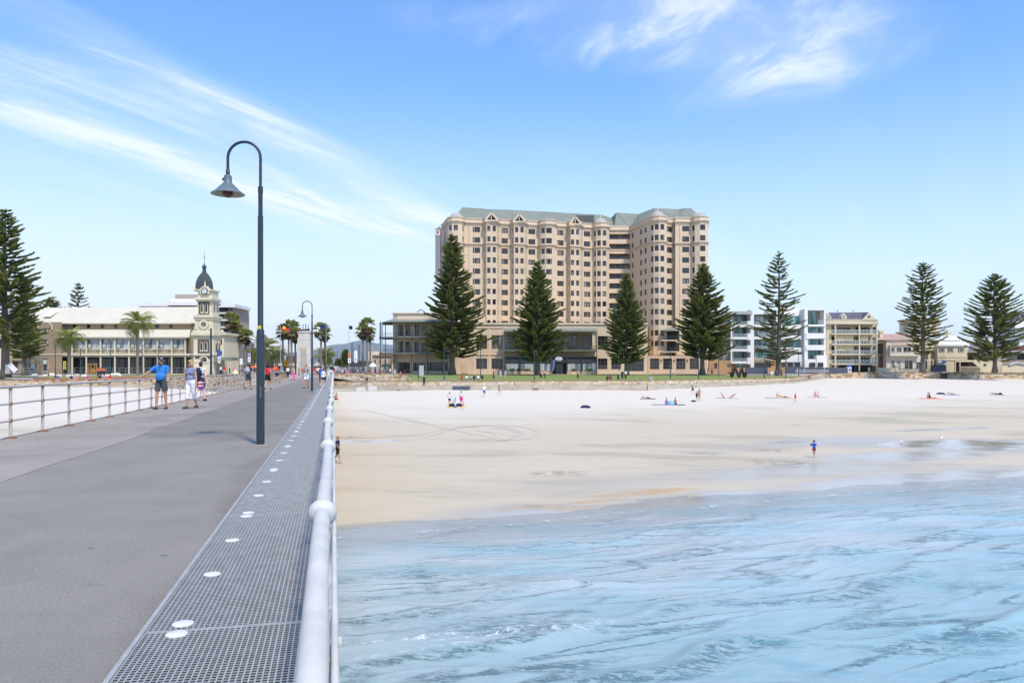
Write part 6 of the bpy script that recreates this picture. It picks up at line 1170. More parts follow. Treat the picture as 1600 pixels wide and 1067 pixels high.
def norfolk(label, px, Y, ytop, wpx, seed, base_py=None, start=.10, dens=1.0, prof=None, per=(6, 8), gap=1.0, m=None, lean=0, asym=0, shag=1.0, trunk_w=1.0, rise=.12, group='norfolk pines along the foreshore'):
    rs = np.random.default_rng(seed); x0 = X_(px, Y); z0 = gzf(px, Y) - .05; H = Z_(ytop, Y) - z0; R = wpx / F * Y / 2
    root = empty('norfolk_pine', (x0, Y, z0), label, 'pine tree', group)
    b = MB(); nT = 14; pts = []; rad = []
    for i in range(nT + 1):
        f = i / nT; pts.append((x0 + lean * f * H * .01 + .10 * math.sin(f * 5 + seed), Y, z0 + H * f * .985)); rad.append((.62 * (1 - f) ** .9 + .035 + .35 * math.exp(-f * 60)) * (H / 30) * trunk_w)
    b.tube(pts, rad, 9); b.build('trunk', m_trunk, root, smooth=True)
    prof = prof or [(0, .78), (.08, .95), (.18, 1.0), (.35, .86), (.55, .62), (.75, .38), (.9, .17), (1, .03)]
    pf = np.array(prof); Ps, Ds, Ls, Ws, Ts = [], [], [], [], []; bmb = MB()
    z = H * start; k = 0
    while z < H * .992:
        f = (z - H * start) / (H * (1 - start)); r0 = R * np.interp(f, pf[:, 0], pf[:, 1]); nb = rs.integers(per[0], per[1] + 1) if f < .93 else 5
        a0 = rs.uniform(0, 6.28)
        for i in range(nb):
            a = a0 + 2 * math.pi * i / nb + rs.normal() * .16; rr = r0 * rs.uniform(.66, 1.14) * (1 + .16 * math.sin(z * .9 + a * 2 + seed)) * (1 + asym * math.cos(a - 2.6))
            if rs.random() < .05 * gap: continue
            rr = max(rr, .35); nS = 9; t_ = np.linspace(0, 1, nS); droop = rs.uniform(-.02, .07) * (1 - f); ris = rise + .25 * f
            bx = x0 + math.cos(a) * rr * t_ + lean * (z / H) * H * .01; by = Y + math.sin(a) * rr * t_; bz = z0 + z + rr * (-droop * np.sin(t_ * 3.0) * 2 + ris * t_ ** 2.2) + rs.normal() * .12
            bp_ = np.stack([bx, by, bz], 1)
            if rr > 1.2: bmb.tube([tuple(q) for q in bp_[::4]], [.075 * H / 30, .05, .02], 4, cap=False)
            ns = int(rr * 11 * dens) + 4; tt = rs.uniform(.12 + .1 * (1 - f), 1, ns) ** .8; C = np.stack([np.interp(tt, t_, bp_[:, j]) for j in range(3)], 1)
            side = np.where(rs.random(ns) < .5, 1, -1); da = side * rs.uniform(.5, 1.25, ns); dirn = np.stack([np.cos(a + da), np.sin(a + da), rs.uniform(.05, .55, ns)], 1)
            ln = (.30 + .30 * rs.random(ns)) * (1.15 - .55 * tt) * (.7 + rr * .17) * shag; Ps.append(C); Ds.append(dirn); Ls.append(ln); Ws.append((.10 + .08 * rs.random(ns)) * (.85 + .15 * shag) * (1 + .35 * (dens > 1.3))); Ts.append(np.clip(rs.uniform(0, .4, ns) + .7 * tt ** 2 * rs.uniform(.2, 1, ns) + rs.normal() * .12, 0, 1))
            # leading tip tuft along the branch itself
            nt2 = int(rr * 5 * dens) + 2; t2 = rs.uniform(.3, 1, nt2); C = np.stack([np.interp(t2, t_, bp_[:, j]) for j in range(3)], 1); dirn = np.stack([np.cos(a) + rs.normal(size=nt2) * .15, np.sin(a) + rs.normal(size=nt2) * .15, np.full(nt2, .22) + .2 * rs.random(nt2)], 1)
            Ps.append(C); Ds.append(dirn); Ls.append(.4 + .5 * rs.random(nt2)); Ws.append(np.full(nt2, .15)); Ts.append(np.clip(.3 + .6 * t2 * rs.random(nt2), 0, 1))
        z += rs.uniform(.55, .95) * (1.0 if f < .8 else .8) * gap * H / 30 * (.62 if dens > 1.3 else 1); k += 1
    # top spike
    n = 30; C = np.stack([np.full(n, x0 + lean * H * .01), np.full(n, Y), z0 + H * rs.uniform(.955, 1.0, n)], 1); a = rs.uniform(0, 6.28, n); Ps.append(C); Ds.append(np.stack([np.cos(a), np.sin(a), rs.uniform(.3, 1.2, n)], 1)); Ls.append(rs.uniform(.3, .7, n)); Ws.append(np.full(n, .08)); Ts.append(rs.random(n))
    V, Q, T = sprays(np.concatenate(Ps), np.concatenate(Ds), np.concatenate(Ls), np.concatenate(Ws), np.concatenate(Ts), rs)
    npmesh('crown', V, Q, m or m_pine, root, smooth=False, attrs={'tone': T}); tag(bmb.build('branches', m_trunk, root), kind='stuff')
    return root
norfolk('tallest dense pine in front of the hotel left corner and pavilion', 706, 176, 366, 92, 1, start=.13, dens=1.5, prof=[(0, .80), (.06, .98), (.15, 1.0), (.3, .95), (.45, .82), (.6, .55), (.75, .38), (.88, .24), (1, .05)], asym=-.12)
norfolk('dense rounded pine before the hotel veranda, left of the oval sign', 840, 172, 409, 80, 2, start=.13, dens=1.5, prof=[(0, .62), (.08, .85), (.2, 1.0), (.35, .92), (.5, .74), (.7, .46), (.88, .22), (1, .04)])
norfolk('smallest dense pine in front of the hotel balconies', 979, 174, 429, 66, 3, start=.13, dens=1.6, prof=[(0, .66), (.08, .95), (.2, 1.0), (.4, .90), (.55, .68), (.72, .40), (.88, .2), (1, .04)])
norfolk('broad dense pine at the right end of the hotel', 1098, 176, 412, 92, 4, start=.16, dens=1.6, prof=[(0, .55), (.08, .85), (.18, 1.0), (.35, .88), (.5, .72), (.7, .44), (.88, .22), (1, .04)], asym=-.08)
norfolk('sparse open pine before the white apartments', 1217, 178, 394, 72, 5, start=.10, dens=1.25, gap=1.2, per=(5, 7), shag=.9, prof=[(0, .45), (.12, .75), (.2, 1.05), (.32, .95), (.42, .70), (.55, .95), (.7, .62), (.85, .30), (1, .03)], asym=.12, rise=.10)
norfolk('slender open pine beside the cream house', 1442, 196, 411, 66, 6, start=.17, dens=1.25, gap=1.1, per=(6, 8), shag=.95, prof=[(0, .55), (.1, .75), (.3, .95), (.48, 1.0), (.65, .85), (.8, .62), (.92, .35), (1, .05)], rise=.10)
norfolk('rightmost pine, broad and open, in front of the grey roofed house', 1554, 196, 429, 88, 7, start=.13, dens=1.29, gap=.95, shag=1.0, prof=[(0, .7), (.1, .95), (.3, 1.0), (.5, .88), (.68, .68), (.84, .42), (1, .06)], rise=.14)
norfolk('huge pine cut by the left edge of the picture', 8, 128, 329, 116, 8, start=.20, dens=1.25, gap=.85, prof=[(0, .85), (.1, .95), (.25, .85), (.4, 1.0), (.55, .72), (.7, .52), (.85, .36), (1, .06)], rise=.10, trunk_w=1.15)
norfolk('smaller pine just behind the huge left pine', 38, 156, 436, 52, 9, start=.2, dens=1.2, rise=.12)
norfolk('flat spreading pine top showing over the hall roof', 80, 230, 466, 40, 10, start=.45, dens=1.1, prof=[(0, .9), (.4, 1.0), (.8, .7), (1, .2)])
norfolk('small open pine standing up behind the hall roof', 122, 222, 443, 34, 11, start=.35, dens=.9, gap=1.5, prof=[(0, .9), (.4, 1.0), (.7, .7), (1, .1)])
# ---- palms
def date_palm(label, px, Y, ycrown, rpx, seed, base_py=None, tw=.32, nf=70, group='date palms'):
    rs = np.random.default_rng(seed); x0 = X_(px, Y); z0 = gzf(px, Y) - .05; zc = Z_(ycrown, Y); R = rpx / F * Y
    root = empty('date_palm', (x0, Y, z0), label, 'palm tree', group)
    b = MB(); b.lathe((x0, Y, 0), [(tw * 1.25, z0), (tw, z0 + .8)] + [(tw * (.92 + .05 * (i % 2)), z0 + .8 + (zc - z0 - 1.2) * i / 12) for i in range(1, 12)] + [(tw * 1.35, zc - .5), (tw * 1.2, zc), (.1, zc + .3)], 10); b.build('trunk', m_ptrunk, root, smooth=True, auto=60)
    V = []; T = []
    for i in range(nf):
        a = rs.uniform(0, 6.283); el = rs.uniform(-.45, 1.4) if i > nf * .15 else rs.uniform(-.9, -.3); L_ = R * rs.uniform(.9, 1.15); n = 9; s_ = np.linspace(0, 1, n)
        th = el - (1.35 + .25 * rs.random()) * s_ ** 1.3; dx = np.cumsum(np.cos(th)) / n * L_ * 1.12; dz = np.cumsum(np.sin(th)) / n * L_ * 1.12
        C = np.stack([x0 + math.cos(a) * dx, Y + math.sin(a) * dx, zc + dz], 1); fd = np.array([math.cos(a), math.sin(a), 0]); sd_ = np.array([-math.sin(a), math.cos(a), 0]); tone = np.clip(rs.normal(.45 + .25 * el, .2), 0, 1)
        for j in range(1, 19):
            f = j / 18.5; c = np.array([np.interp(f, s_, C[:, q]) for q in range(3)]); tl = L_ * .19 * math.sin(math.pi * min(1, f * .9 + .12)) + .08; w = .05 + .02 * L_ / 3
            for sg_ in (-1, 1):
                tip = c + sd_ * sg_ * tl + fd * tl * .7 * math.cos(th[min(n - 1, int(f * n))]) + np.array([0, 0, -tl * .25 + .1]); q = np.array([0, 0, w]) + fd * w
                V.append([c - q * .6, c + q * .6, tip]); T += [tone] * 3
    V = np.array(V).reshape(-1, 3); npmesh('crown', V, np.arange(len(V)).reshape(-1, 3), m_palm, root, smooth=False, attrs={'tone': T}); return root
def fan_palm(label, px, Y, ycrown, rpx, seed, tw=.22, skirt=.5, group='tall fan palms around the plaza'):
    rs = np.random.default_rng(seed); x0 = X_(px, Y); z0 = gzf(px, Y) - .05; zc = Z_(ycrown, Y); R = rpx * 1.3 / F * Y
    root = empty('fan_palm', (x0, Y, z0), label, 'palm tree', group)
    b = MB(); b.tube([(x0, Y, z0), (x0 + .05, Y, z0 + 1), (x0 + .1 * math.sin(seed), Y, (z0 + zc) / 2), (x0, Y, zc)], [tw * 1.6, tw * 1.15, tw, tw * .8], 9); b.build('trunk', m_ptrunk, root, smooth=True)
    def leaves(n, elr, rr, name, m):
        V = []; T = []
        for i in range(n):
            a = rs.uniform(0, 6.283); el = rs.uniform(*elr); d = np.array([math.cos(a) * math.cos(el), math.sin(a) * math.cos(el), math.sin(el)]); c0 = np.array([x0, Y, zc]) + np.array([0, 0, -.15 * R * (el < 0)]); st = rs.uniform(.40, .62) * R; c = c0 + d * st
            s_ = np.cross(d, [0, 0, 1]); s_ /= np.linalg.norm(s_) + 1e-6; u_ = np.cross(s_, d); tone = np.clip(rs.normal(.6 + .3 * el, .2), 0, 1); nb = 11
            V.append([c0 - s_ * .02, c0 + s_ * .02, c]); T += [tone] * 3
            for k in range(nb):
                an = -1.25 + 2.5 * k / (nb - 1); dd = d * math.cos(an) + s_ * math.sin(an); tip = c + dd * R * rr * rs.uniform(.85, 1.1) + np.array([0, 0, -.22 * R * rr]); w = s_ * math.cos(an) * .11 * R - d * math.sin(an) * .11 * R
                m1 = c + dd * R * rr * .5 + u_ * .03; V.append([c, m1 + w, tip]); V.append([c, tip, m1 - w]); T += [tone] * 6
        V = np.array(V).reshape(-1, 3); npmesh(name, V, np.arange(len(V)).reshape(-1, 3), m, root, smooth=False, attrs={'tone': T})
    leaves(52, (-.35, 1.35), .48, 'crown', m_palm); leaves(16, (-1.45, -.5), .42 + skirt * .2, 'dead_fronds', m_dead); return root
date_palm('left date palm before the hall veranda, low and wide', 108, 150, 529, 26, 21); date_palm('taller date palm in front of the hall, right of the other', 215, 150, 505, 29, 22, tw=.30)
for i, (p, Y, yc, r, lb) in enumerate(((361, 168, 499, 11, 'leftmost tall fan palm beside the clock tower wing'), (371, 172, 515, 9, 'fan palm right of the leftmost one, hiding a street sign'), (366, 190, 507, 9, 'slim fan palm behind the two left of the lamp'), (384, 170, 524, 10, 'shorter fan palm nearest the left of the big lamp post'),
    (442, 172, 516, 10, 'fan palm behind the red and black flag'), (455, 168, 512, 12, 'thickest fan palm left of the stone memorial'), (461, 178, 521, 10, 'fan palm touching the left side of the memorial'), (451, 190, 518, 9, 'fan palm hidden in the middle of the group by the memorial'),
    (502, 168, 515, 11, 'fan palm right of the memorial behind the second lamp'), (508, 182, 520, 9, 'slim fan palm at the right of that pair'), (574, 160, 508, 11, 'tallest fan palm of the group before the pavilion'), (567, 166, 516, 10, 'left fan palm of the group before the pavilion'), (578, 172, 522, 8, 'right fan palm of the group before the pavilion'))):
    fan_palm(lb, p, Y, yc, r, 40 + i)
for i, (p, Y, yc, r, lb) in enumerate(((413, 176, 545, 26, 'bushy date palm hidden behind the near lamp post'), (432, 188, 553, 18, 'low date palm right of the lamp post'), (508, 178, 556, 19, 'low date palm behind the right pair of fan palms'), (396, 190, 556, 14, 'small low date palm by the red umbrellas'))): date_palm(lb, p, Y, yc, r, 60 + i, tw=.4, nf=80)
# dark conical trees down the street
def cone_tree(label, px, Y, yt, w, seed, name='conical_tree'):
    rs = np.random.default_rng(seed); x0 = X_(px, Y); z0 = gzf(px, Y); H = Z_(yt, Y) - z0; R = w / F * Y / 2; root = empty(name, (x0, Y, z0), label, 'tree', 'street trees beyond the plaza')
    b = MB(); b.tube([(x0, Y, z0), (x0, Y, z0 + H * .5)], [.25, .12], 7); b.build('trunk', m_trunk, root); n = 1500; f = rs.random(n) ** .8; r = R * np.interp(f, [0, .15, .5, .8, 1], [.7, 1, .85, .5, .08]) * rs.uniform(.5, 1, n); a = rs.uniform(0, 6.28, n)
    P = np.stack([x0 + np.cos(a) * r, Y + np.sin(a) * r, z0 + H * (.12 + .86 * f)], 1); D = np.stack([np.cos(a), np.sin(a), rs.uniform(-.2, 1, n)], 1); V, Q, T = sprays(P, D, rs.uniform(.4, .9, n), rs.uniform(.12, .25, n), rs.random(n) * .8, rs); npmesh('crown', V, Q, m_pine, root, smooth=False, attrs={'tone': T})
cone_tree('dark cone shaped tree down the street left of the flag pole', 540, 240, 547, 15, 91); cone_tree('low round dark tree left of the cone shaped one', 529, 232, 562, 12, 92, 'round_tree')
cone_tree('bushy green tree low behind the red umbrellas', 392, 215, 560, 14, 93, 'round_tree'); cone_tree('green tree between memorial and hall wing', 350, 185, 565, 10, 94, 'round_tree')
# ------------------------------------------------------------------ plaza, street and foreshore furniture
def pole(label, px, y0, y1, Y, w=.09, name='light_pole', head=True, m=None, cat='light pole', group=None, base=None):
    x = X_(px, Y); zb = gzf(px, Y) if base is None else base; zt = Z_(y0, Y); root = empty(name, (x, Y, zb), label, cat, group)
    b = MB(); b.lathe((x, Y, 0), [(w * 1.3, zb), (w * 1.3, zb + .5), (w, zb + .55), (w * .7, zt)], 8); b.build('pole', m or m_gframe, root, smooth=True, auto=40)
    if head: b = MB(); b.box(x - .09, x + .42, Y - .12, Y + .12, zt - .02, zt + .10); b.build('lamp_head', m_dgrey, root)
    return root
for i, (p, y0, Y, lb) in enumerate(((654, 545, 140, 'slim light pole beside the white panel before the pavilion'), (694, 545, 132, 'light pole on the lawn left of the tallest hotel pine trunk'), (751, 547, 150, 'light pole in front of the podium windows'), (835, 548, 133, 'light pole just left of the rounded pine trunk'), (967, 547.5, 137, 'light pole left of the smallest dense pine'), (1047.5, 548, 146, 'light pole near the hotel balconies on the right wing'),
    (1091.5, 547, 144, 'light pole beside the trunk of the broad pine'), (1123, 547, 170, 'light pole left of the black ring sculpture'), (1194, 556, 156, 'light pole left of the sparse pine'), (1228, 556, 160, 'light pole right of the sparse pine'), (1248, 551, 176, 'thin light pole before the white apartments'), (1337, 562, 207, 'short lamp post on the wall before the cream apartments'),
    (86.5, 540, 135, 'light pole before the brown side of the hall'), (172.5, 543, 130, 'light pole in front of the hall veranda, left of the timber frame'), (222.5, 540, 138, 'light pole just right of the taller date palm'), (247, 542, 140, 'light pole near the right end of the veranda'), (125.5, 545, 140, 'light pole right of the left date palm'))):
    pole(lb, p, y0, 0, Y, group='slim light poles on the foreshore')
pole('thick dark square post before the clock tower', 329.8, 513, 0, 133, .22, 'banner_post', False, m_lamp, 'post')
for i, (p, y0, Y, lb, c1, c2, a) in enumerate(((341, 532, 140, 'banner pole with blue and white banner by the tower', (.03, .09, .40), (.72, .72, .74), (546, 556, 557, 567)), (388, 551, 132, 'banner pole with purple and white banner left of the near lamp', (.38, .28, .50), (.75, .75, .75), (551.5, 557.5, 558, 565.5)), (375.5, 556, 136, 'low pole with small white notice left of the purple banner', (.7, .7, .72), (.75, .75, .75), (560, 564, 564.2, 569.5)),
    (544.8, 545, 150, 'banner pole with brown and white banner left of the flag pole', (.45, .22, .12), (.76, .76, .76), (551, 558.5, 559.5, 567)), (554.5, 543, 150, 'banner pole with tall white banner between the dark posts', (.78, .78, .78), (.78, .78, .78), (548, 557.5, 557.6, 566.5)))):
    r = pole(lb, p - 1.5, y0, 0, Y, .06, 'banner_pole', False, m_lamp, 'banner pole')
    boxpx('banner', p - 1, p + 3.6, a[0], a[1], Y - .05, .04, mat('banner %d a' % i, c1, .7, .1, 1), r); boxpx('banner', p - 1, p + 3.6, a[2], a[3], Y - .05, .04, mat('banner %d b' % i, c2, .7, .04, 1), r); boxpx('banner_mark', p + .6, p + 2, a[2] + 2.6, a[3] - 2.6, Y - .07, .02, m_dgrey, r)
for p, y0, lb in ((550, 535, 'tall dark post between two white banners'), (561, 538, 'dark post right of the tall white banner'), (565, 550, 'short dark post before the fan palms'), (527, 549, 'thin dark mast left of the cone shaped tree'), (534, 556, 'short thin mast near the round tree')): pole(lb, p, y0, 0, 158, .13 if p in (550, 561) else .06, 'dark_post', False, m_lamp, 'post')
def flag(label, px, y0, Y, bits, name='flagpole', side=-1):
    r = pole(label, px, y0, 0, Y, .06, name, False, m_dome, 'flag pole'); zt = Z_(y0, Y); x = X_(px, Y)
    for (u0, u1, v0, v1, m) in bits:
        b = MB(); n = 6
        for i in range(n):
            a, c = u0 + (u1 - u0) * i / n, u0 + (u1 - u0) * (i + 1) / n; f = lambda t_: (x + side * t_, Y - .25 * math.sin(t_ * 3.0), 0)
            for t0, t1 in ((a, c),): p0, p1 = f(t0), f(t1); b.quad((p0[0], p0[1], zt - v1 - .15 * t0), (p1[0], p1[1], zt - v1 - .15 * t1), (p1[0], p1[1], zt - v0 - .15 * t1), (p0[0], p0[1], zt - v0 - .15 * t0))
        b.build('flag', m, r)
    return r
m_fb = mat('flag black', (.01, .01, .012), .8, .1, 1); m_fr = mat('flag red', (.60, .04, .03), .8, .1, 1); m_fy = mat('flag yellow', (.85, .45, .02), .8, .1, 1)
fr = flag('flag pole with black over red flag and yellow disc among the palms', 438.2, 506.5, 150, [(.05, 1.6, 0, .6, m_fb), (.05, 1.6, .6, 1.2, m_fr)], side=1)
b = MB(); b.poly([(X_(438.2, 150) + .82 + .34 * math.cos(a), 149.62, Z_(506.5, 150) - .72 + .34 * math.sin(a)) for a in np.linspace(0, 2 * math.pi, 13)[:-1]]); b.build('sun_disc', m_fy, fr)
flag('flag pole with dark flag right of the far lamp', 545.2, 508, 152, [(.05, .75, .1, .8, m_fb)], side=1); flag('flag pole with small flag behind the fan palms by the pavilion', 581.8, 516, 165, [(.05, .4, .1, .4, m_fb)], side=1); flag('flag pole with dark patterned flag right of the memorial', 509.6, 506, 150, [(.05, 1.2, .1, .9, mat('flag navy', (.02, .03, .12), .8, .2, 2))], side=-1)
# shops and awnings along the street
sh = empty('street_shops', (X_(400, 215), 215, .1), 'dark shopfronts with pale awnings down the street left of the memorial', 'building'); m_shop = mat('dark shopfront', (.07, .065, .06), .8, .3, 1.2)
boxpx('shop_wall', 346, 400, 545, 584, 212, 8, m_shop, sh); boxpx('shop_wall', 400, 462, 556, 584, 222, 8, m_shop, sh); boxpx('shop_parapet', 346, 372, 541, 546, 211.5, 9, m_dome, sh); boxpx('shop_awning', 360, 402, 567, 569.5, 206, 6, m_dome, sh); boxpx('shop_awning', 428, 463, 567.5, 571, 215, 6, m_white, sh); boxpx('upper_front', 426, 447, 555, 566, 221.7, .3, m_dome, sh); boxpx('upper_front', 372, 392, 536, 556, 214, 3, mat('grey shop front', (.20, .20, .21), .8, .1, 1), sh)
for p in range(350, 460, 9): winpx(sh, p, p + 7, 572, 582, 211.8 if p < 396 else 221.6, 'two', (m_frame, g_black), 'shop_window')
s2 = empty('street_shops', (X_(570, 225), 225, .1), 'distant shops and awnings right of the pier end behind the crowd', 'building')
boxpx('shop_wall', 483, 545, 571, 584, 235, 8, m_shop, s2); boxpx('shop_wall', 545, 600, 564, 584, 232, 8, m_shop, s2); boxpx('shop_awning', 487, 512, 569.5, 571.5, 228, 6, m_white, s2); boxpx('shop_awning', 530, 560, 572, 573.5, 226, 5, m_gframe, s2); boxpx('pink_front', 582, 612, 556, 584, 205, 6, m_hotp, s2); boxpx('pink_band', 582, 612, 554.5, 556.3, 204.6, 6, m_brown, s2); boxpx('far_block', 575, 596, 549, 564, 300, 8, m_hot2, s2); boxpx('far_block', 500, 512, 555, 572, 330, 8, mat('grey shop front', (0, 0, 0)), s2)
for p in range(546, 580, 8): winpx(s2, p, p + 6, 571, 581, 231.8, 'two', (m_frame, g_pale), 'shop_window')
for p in (584, 592, 600): winpx(s2, p, p + 4, 561, 567, 204.9, 'sash', (m_wframe, g_dark)); winpx(s2, p, p + 4, 572, 581, 204.9, 'sash', (m_wframe, g_black))
def umbrella(label, px, Y, ytop, wpx, m, grp=None):
    x = X_(px, Y); z0 = gzf(px, Y); zt = Z_(ytop, Y); R = wpx / F * Y / 2; r = empty('market_umbrella', (x, Y, z0), label, 'umbrella', grp)
    b = MB(); b.tube([(x, Y, z0), (x, Y, zt - .1)], .04, 6); b.build('pole', m_dome, r); b = MB(); b.lathe((x, Y, zt), [(.02, 0), (R * .55, -.30), (R, -.68), (R * 1.0, -.85)], 8); b.build('canopy', m, r)
m_redu = mat('red orange canvas', (.70, .09, .03), .8, .08, 1); m_whu = mat('white canvas', (.78, .77, .74), .8, .04, 1); m_oru = mat('orange canvas', (.75, .22, .05), .8, .08, 1)
for a in (('red market umbrella left of the near lamp post', 393.5, 160, 571, 11, m_redu), ('orange market umbrella touching the near lamp post', 399.5, 168, 569.5, 9, m_oru), ('red market umbrella right of the near lamp post', 430, 158, 571.5, 10, m_redu), ('yellow white umbrella behind the wall near the tower', 368, 140, 577, 9, mat('pale yellow canvas', (.75, .68, .35), .8, .05, 1)), ('white pointed canopy before the corner pavilion', 582.5, 158, 566.5, 12, m_whu), ('dark green umbrella at the pavilion corner', 603, 170, 567, 17, m_gframe), ('white canopy down the street right of the memorial', 497, 190, 564.5, 7, m_whu)): umbrella(*a, 'umbrellas of the street cafes')
def car(label, px, Y, L_, m, van=False, ang=0, nm='parked_car', grp='vehicles on the street'):
    x = X_(px, Y); z0 = gzf(px, Y) + .01; r = empty(nm, (x, Y, z0), label, 'van' if van else 'car', grp); Hh = 1.95 if van else 1.42; hl = L_ / 2; W_ = .86
    pr_ = [(-hl, .35), (-hl, .85), (-hl * .80, 1.0), (-hl * .50, Hh), (hl * .62, Hh), (hl * .92, 1.0), (hl, .9), (hl, .35)] if not van else [(-hl, .35), (-hl, 1.0), (-hl * .85, 1.15), (-hl * .65, Hh), (hl * .97, Hh), (hl, 1.0), (hl, .35)]
    b = MB(); n = len(pr_); A0 = [(x + u, Y - W_ * (1 if z < 1.05 else .86), z0 + z) for u, z in pr_]; A1 = [(x + u, Y + W_ * (1 if z < 1.05 else .86), z0 + z) for u, z in pr_]; b.poly(A0); b.poly(A1[::-1])
    for i in range(n): j = (i + 1) % n; b.quad(A0[i], A1[i], A1[j], A0[j])
    b.build('body', m, r); b = MB(); k = .9
    for u0, u1 in ((-hl * .55, -hl * .05), (hl * .02, hl * .58)): b.quad((x + u0, Y - W_ * .93, z0 + 1.04), (x + u1, Y - W_ * .93, z0 + 1.04), (x + u1 * .98, Y - W_ * .88, z0 + Hh - .12), (x + u0 * .86, Y - W_ * .88, z0 + Hh - .12))
    b.build('side_glass', g_black, r)
    for u in (-hl * .62, hl * .62):
        b = MB(); pts = [(x + u + .32 * math.cos(a), z0 + .32 + .32 * math.sin(a)) for a in np.linspace(0, 2 * math.pi, 13)[:-1]]; b.poly([(p_, Y - W_ - .02, q_) for p_, q_ in pts]); 
        for i in range(12): j = (i + 1) % 12; b.quad((pts[i][0], Y - W_ - .02, pts[i][1]), (pts[i][0], Y - W_ + .25, pts[i][1]), (pts[j][0], Y - W_ + .25, pts[j][1]), (pts[j][0], Y - W_ - .02, pts[j][1]))
        b.build('wheel', m_dkvoid, r)
car('white van crossing the end of the street right of the second lamp', 515, 196, 4.6, m_white, True); car('grey car parked right of the white van', 533, 200, 4.2, m_dome); car('dark car left of the fan palms by the pavilion', 549, 196, 4.3, m_dgrey); car('silver car behind the wall left of the near lamp', 383, 198, 4.3, mat('silver paint', (.45, .46, .47), .3, .05, 1, metal=.5))
# railing on the plaza edge, panels, planters
pr2 = empty('plaza_handrail', (X_(545, 129), 129, .05), 'low grey handrail on the plaza behind the upper stone wall', 'railing')
for p in np.arange(524, 600, 8): boxpx('post', p, p + .5, 572.5, 584, 129.5, .05, m_dome, pr2)
boxpx('rail', 524, 599, 574, 574.6, 129.5, .05, m_dome, pr2)
tag(boxpx('info_board', 655, 662, 571, 587, 136, .3, mat('grey white panel', (.42, .43, .42), .7, .05, 1), None), 'pale grey upright panel on the lawn before the pavilion', 'panel')
tag(boxpx('grey_bin', 1013.5, 1020.5, 588.4, 593.6, wallY(1017) + 1.5, .6, m_dome, None), 'grey box on the lawn edge above the sea wall', 'bin')
tag(boxpx('stone_door', 721, 731, 569, 583, Yp - .12, .08, m_hotp, None), 'plain pink beige door in the podium wall beside the tallest pine', 'door')
for i, p in enumerate((800, 811, 824, 897, 921)):
    r = empty('planter', (X_(p, 184.5), 184.5, gzf(p, 184.5)), ['planter left of the others by the cafe windows', 'second planter from the left by the cafe windows', 'planter just left of the rounded pine trunk', 'planter in the first cafe bay right of the oval sign', 'planter in the last cafe bay, farthest right'][i], 'planter', 'planters before the cafe'); boxpx('pot', p - 3, p + 3, 580.8, 584.4, 184.4, .9, m_hot2, r)
    rs = np.random.default_rng(i); n = 160; P = np.stack([X_(p, 184.8) + rs.normal(size=n) * .32, 184.8 + rs.normal(size=n) * .25, Z_(580, 184.8) + rs.random(n) * .45], 1); V_, Q_, T_ = sprays(P, rs.normal(size=(n, 3)) + [0, 0, 1.2], rs.uniform(.2, .4, n), np.full(n, .06), rs.random(n), rs); npmesh('shrub', V_, Q_, m_pine, r, smooth=False, attrs={'tone': T_})
fb = pole('blue feather banner left of the oval sign', 862.5, 561, 0, 183, .03, 'feather_banner', False, m_dome, 'banner'); b = MB(); b.poly([(X_(863, 183), 183, Z_(581, 183)), (X_(865.5, 183), 183, Z_(578, 183)), (X_(868, 183), 183, Z_(562, 183)), (X_(866.5, 183), 183, Z_(560.5, 183)), (X_(864, 183), 183, Z_(565, 183))]); b.build('banner_cloth', mat('royal blue cloth', (.02, .06, .35), .7, .2, 1.2, col2=(.2, .25, .5)), fb)
# black ring sculpture: a wave of two arches and three bowls on a bar
Ysc = 158.0; m_blk = mat('black steel sculpture', (.025, .02, .02), .45, .2, 2); sc_ = empty('wave_sculpture', (X_(1153, Ysc), Ysc, gzf(1153, Ysc)), 'black steel wave sculpture of looping rings on the lawn', 'sculpture')
b = MB(); pts = []; xa = 1141.5
for i in range(73): t_ = i / 72; pts.append((X_(1141.5 + 25 * t_, Ysc) , Ysc + .3 * math.sin(t_ * 9), Z_(582 + 6.6 * math.sin(t_ * math.pi * 5 + .0), Ysc)))
b.tube(pts, .26, 6); b.build('wave_band', m_blk, sc_, smooth=True); boxpx('cross_bar', 1137.5, 1167.5, 581.2, 582.8, Ysc - .15, .5, m_blk, sc_)
# playground and boulders before the hall
m_timb = mat('orange timber', (.42, .22, .08), .8, .15, 2); pg = empty('play_frame', (X_(144, 146), 146, gzf(144, 146)), 'orange timber play frame on the ground before the hall', 'play frame')
for p in (137, 141, 147.5, 150.5): boxpx('post', p, p + 1, 568.5, 585, 146 + (.8 if p in (141, 147.5) else 0), .15, m_timb, pg)
for y in (568, 577.5, 581): boxpx('beam', 136 if y < 570 else 138, 152 if y < 570 else 150.5, y, y + 1.1, 146, .12, m_timb, pg)
boxpx('panel', 142.5, 148, 574, 584, 146.5, .1, m_timb, pg)
for i, (p, y) in enumerate(((60, 569), (75.5, 567), (87.5, 565), (93.8, 568))):
    b = MB(); Y = 146; b.tube([(X_(p, Y), Y, gzf(p, Y) - .1), (X_(p + (.8 if i % 2 else -.4), Y), Y, (gzf(p, Y) + Z_(y, Y)) / 2), (X_(p - .3, Y), Y, Z_(y, Y))], [.12, .10, .08], 6); tag(b.build('timber_pole', m_timb, None, loc=(X_(p, Y), Y, gzf(p, Y)), smooth=True), ['leftmost crooked timber pole before the hall', 'second bent timber pole before the hall poster window', 'bent timber pole nearest the yellow banner', 'short timber pole just left of the yellow banner'][i], 'pole', 'crooked timber poles')
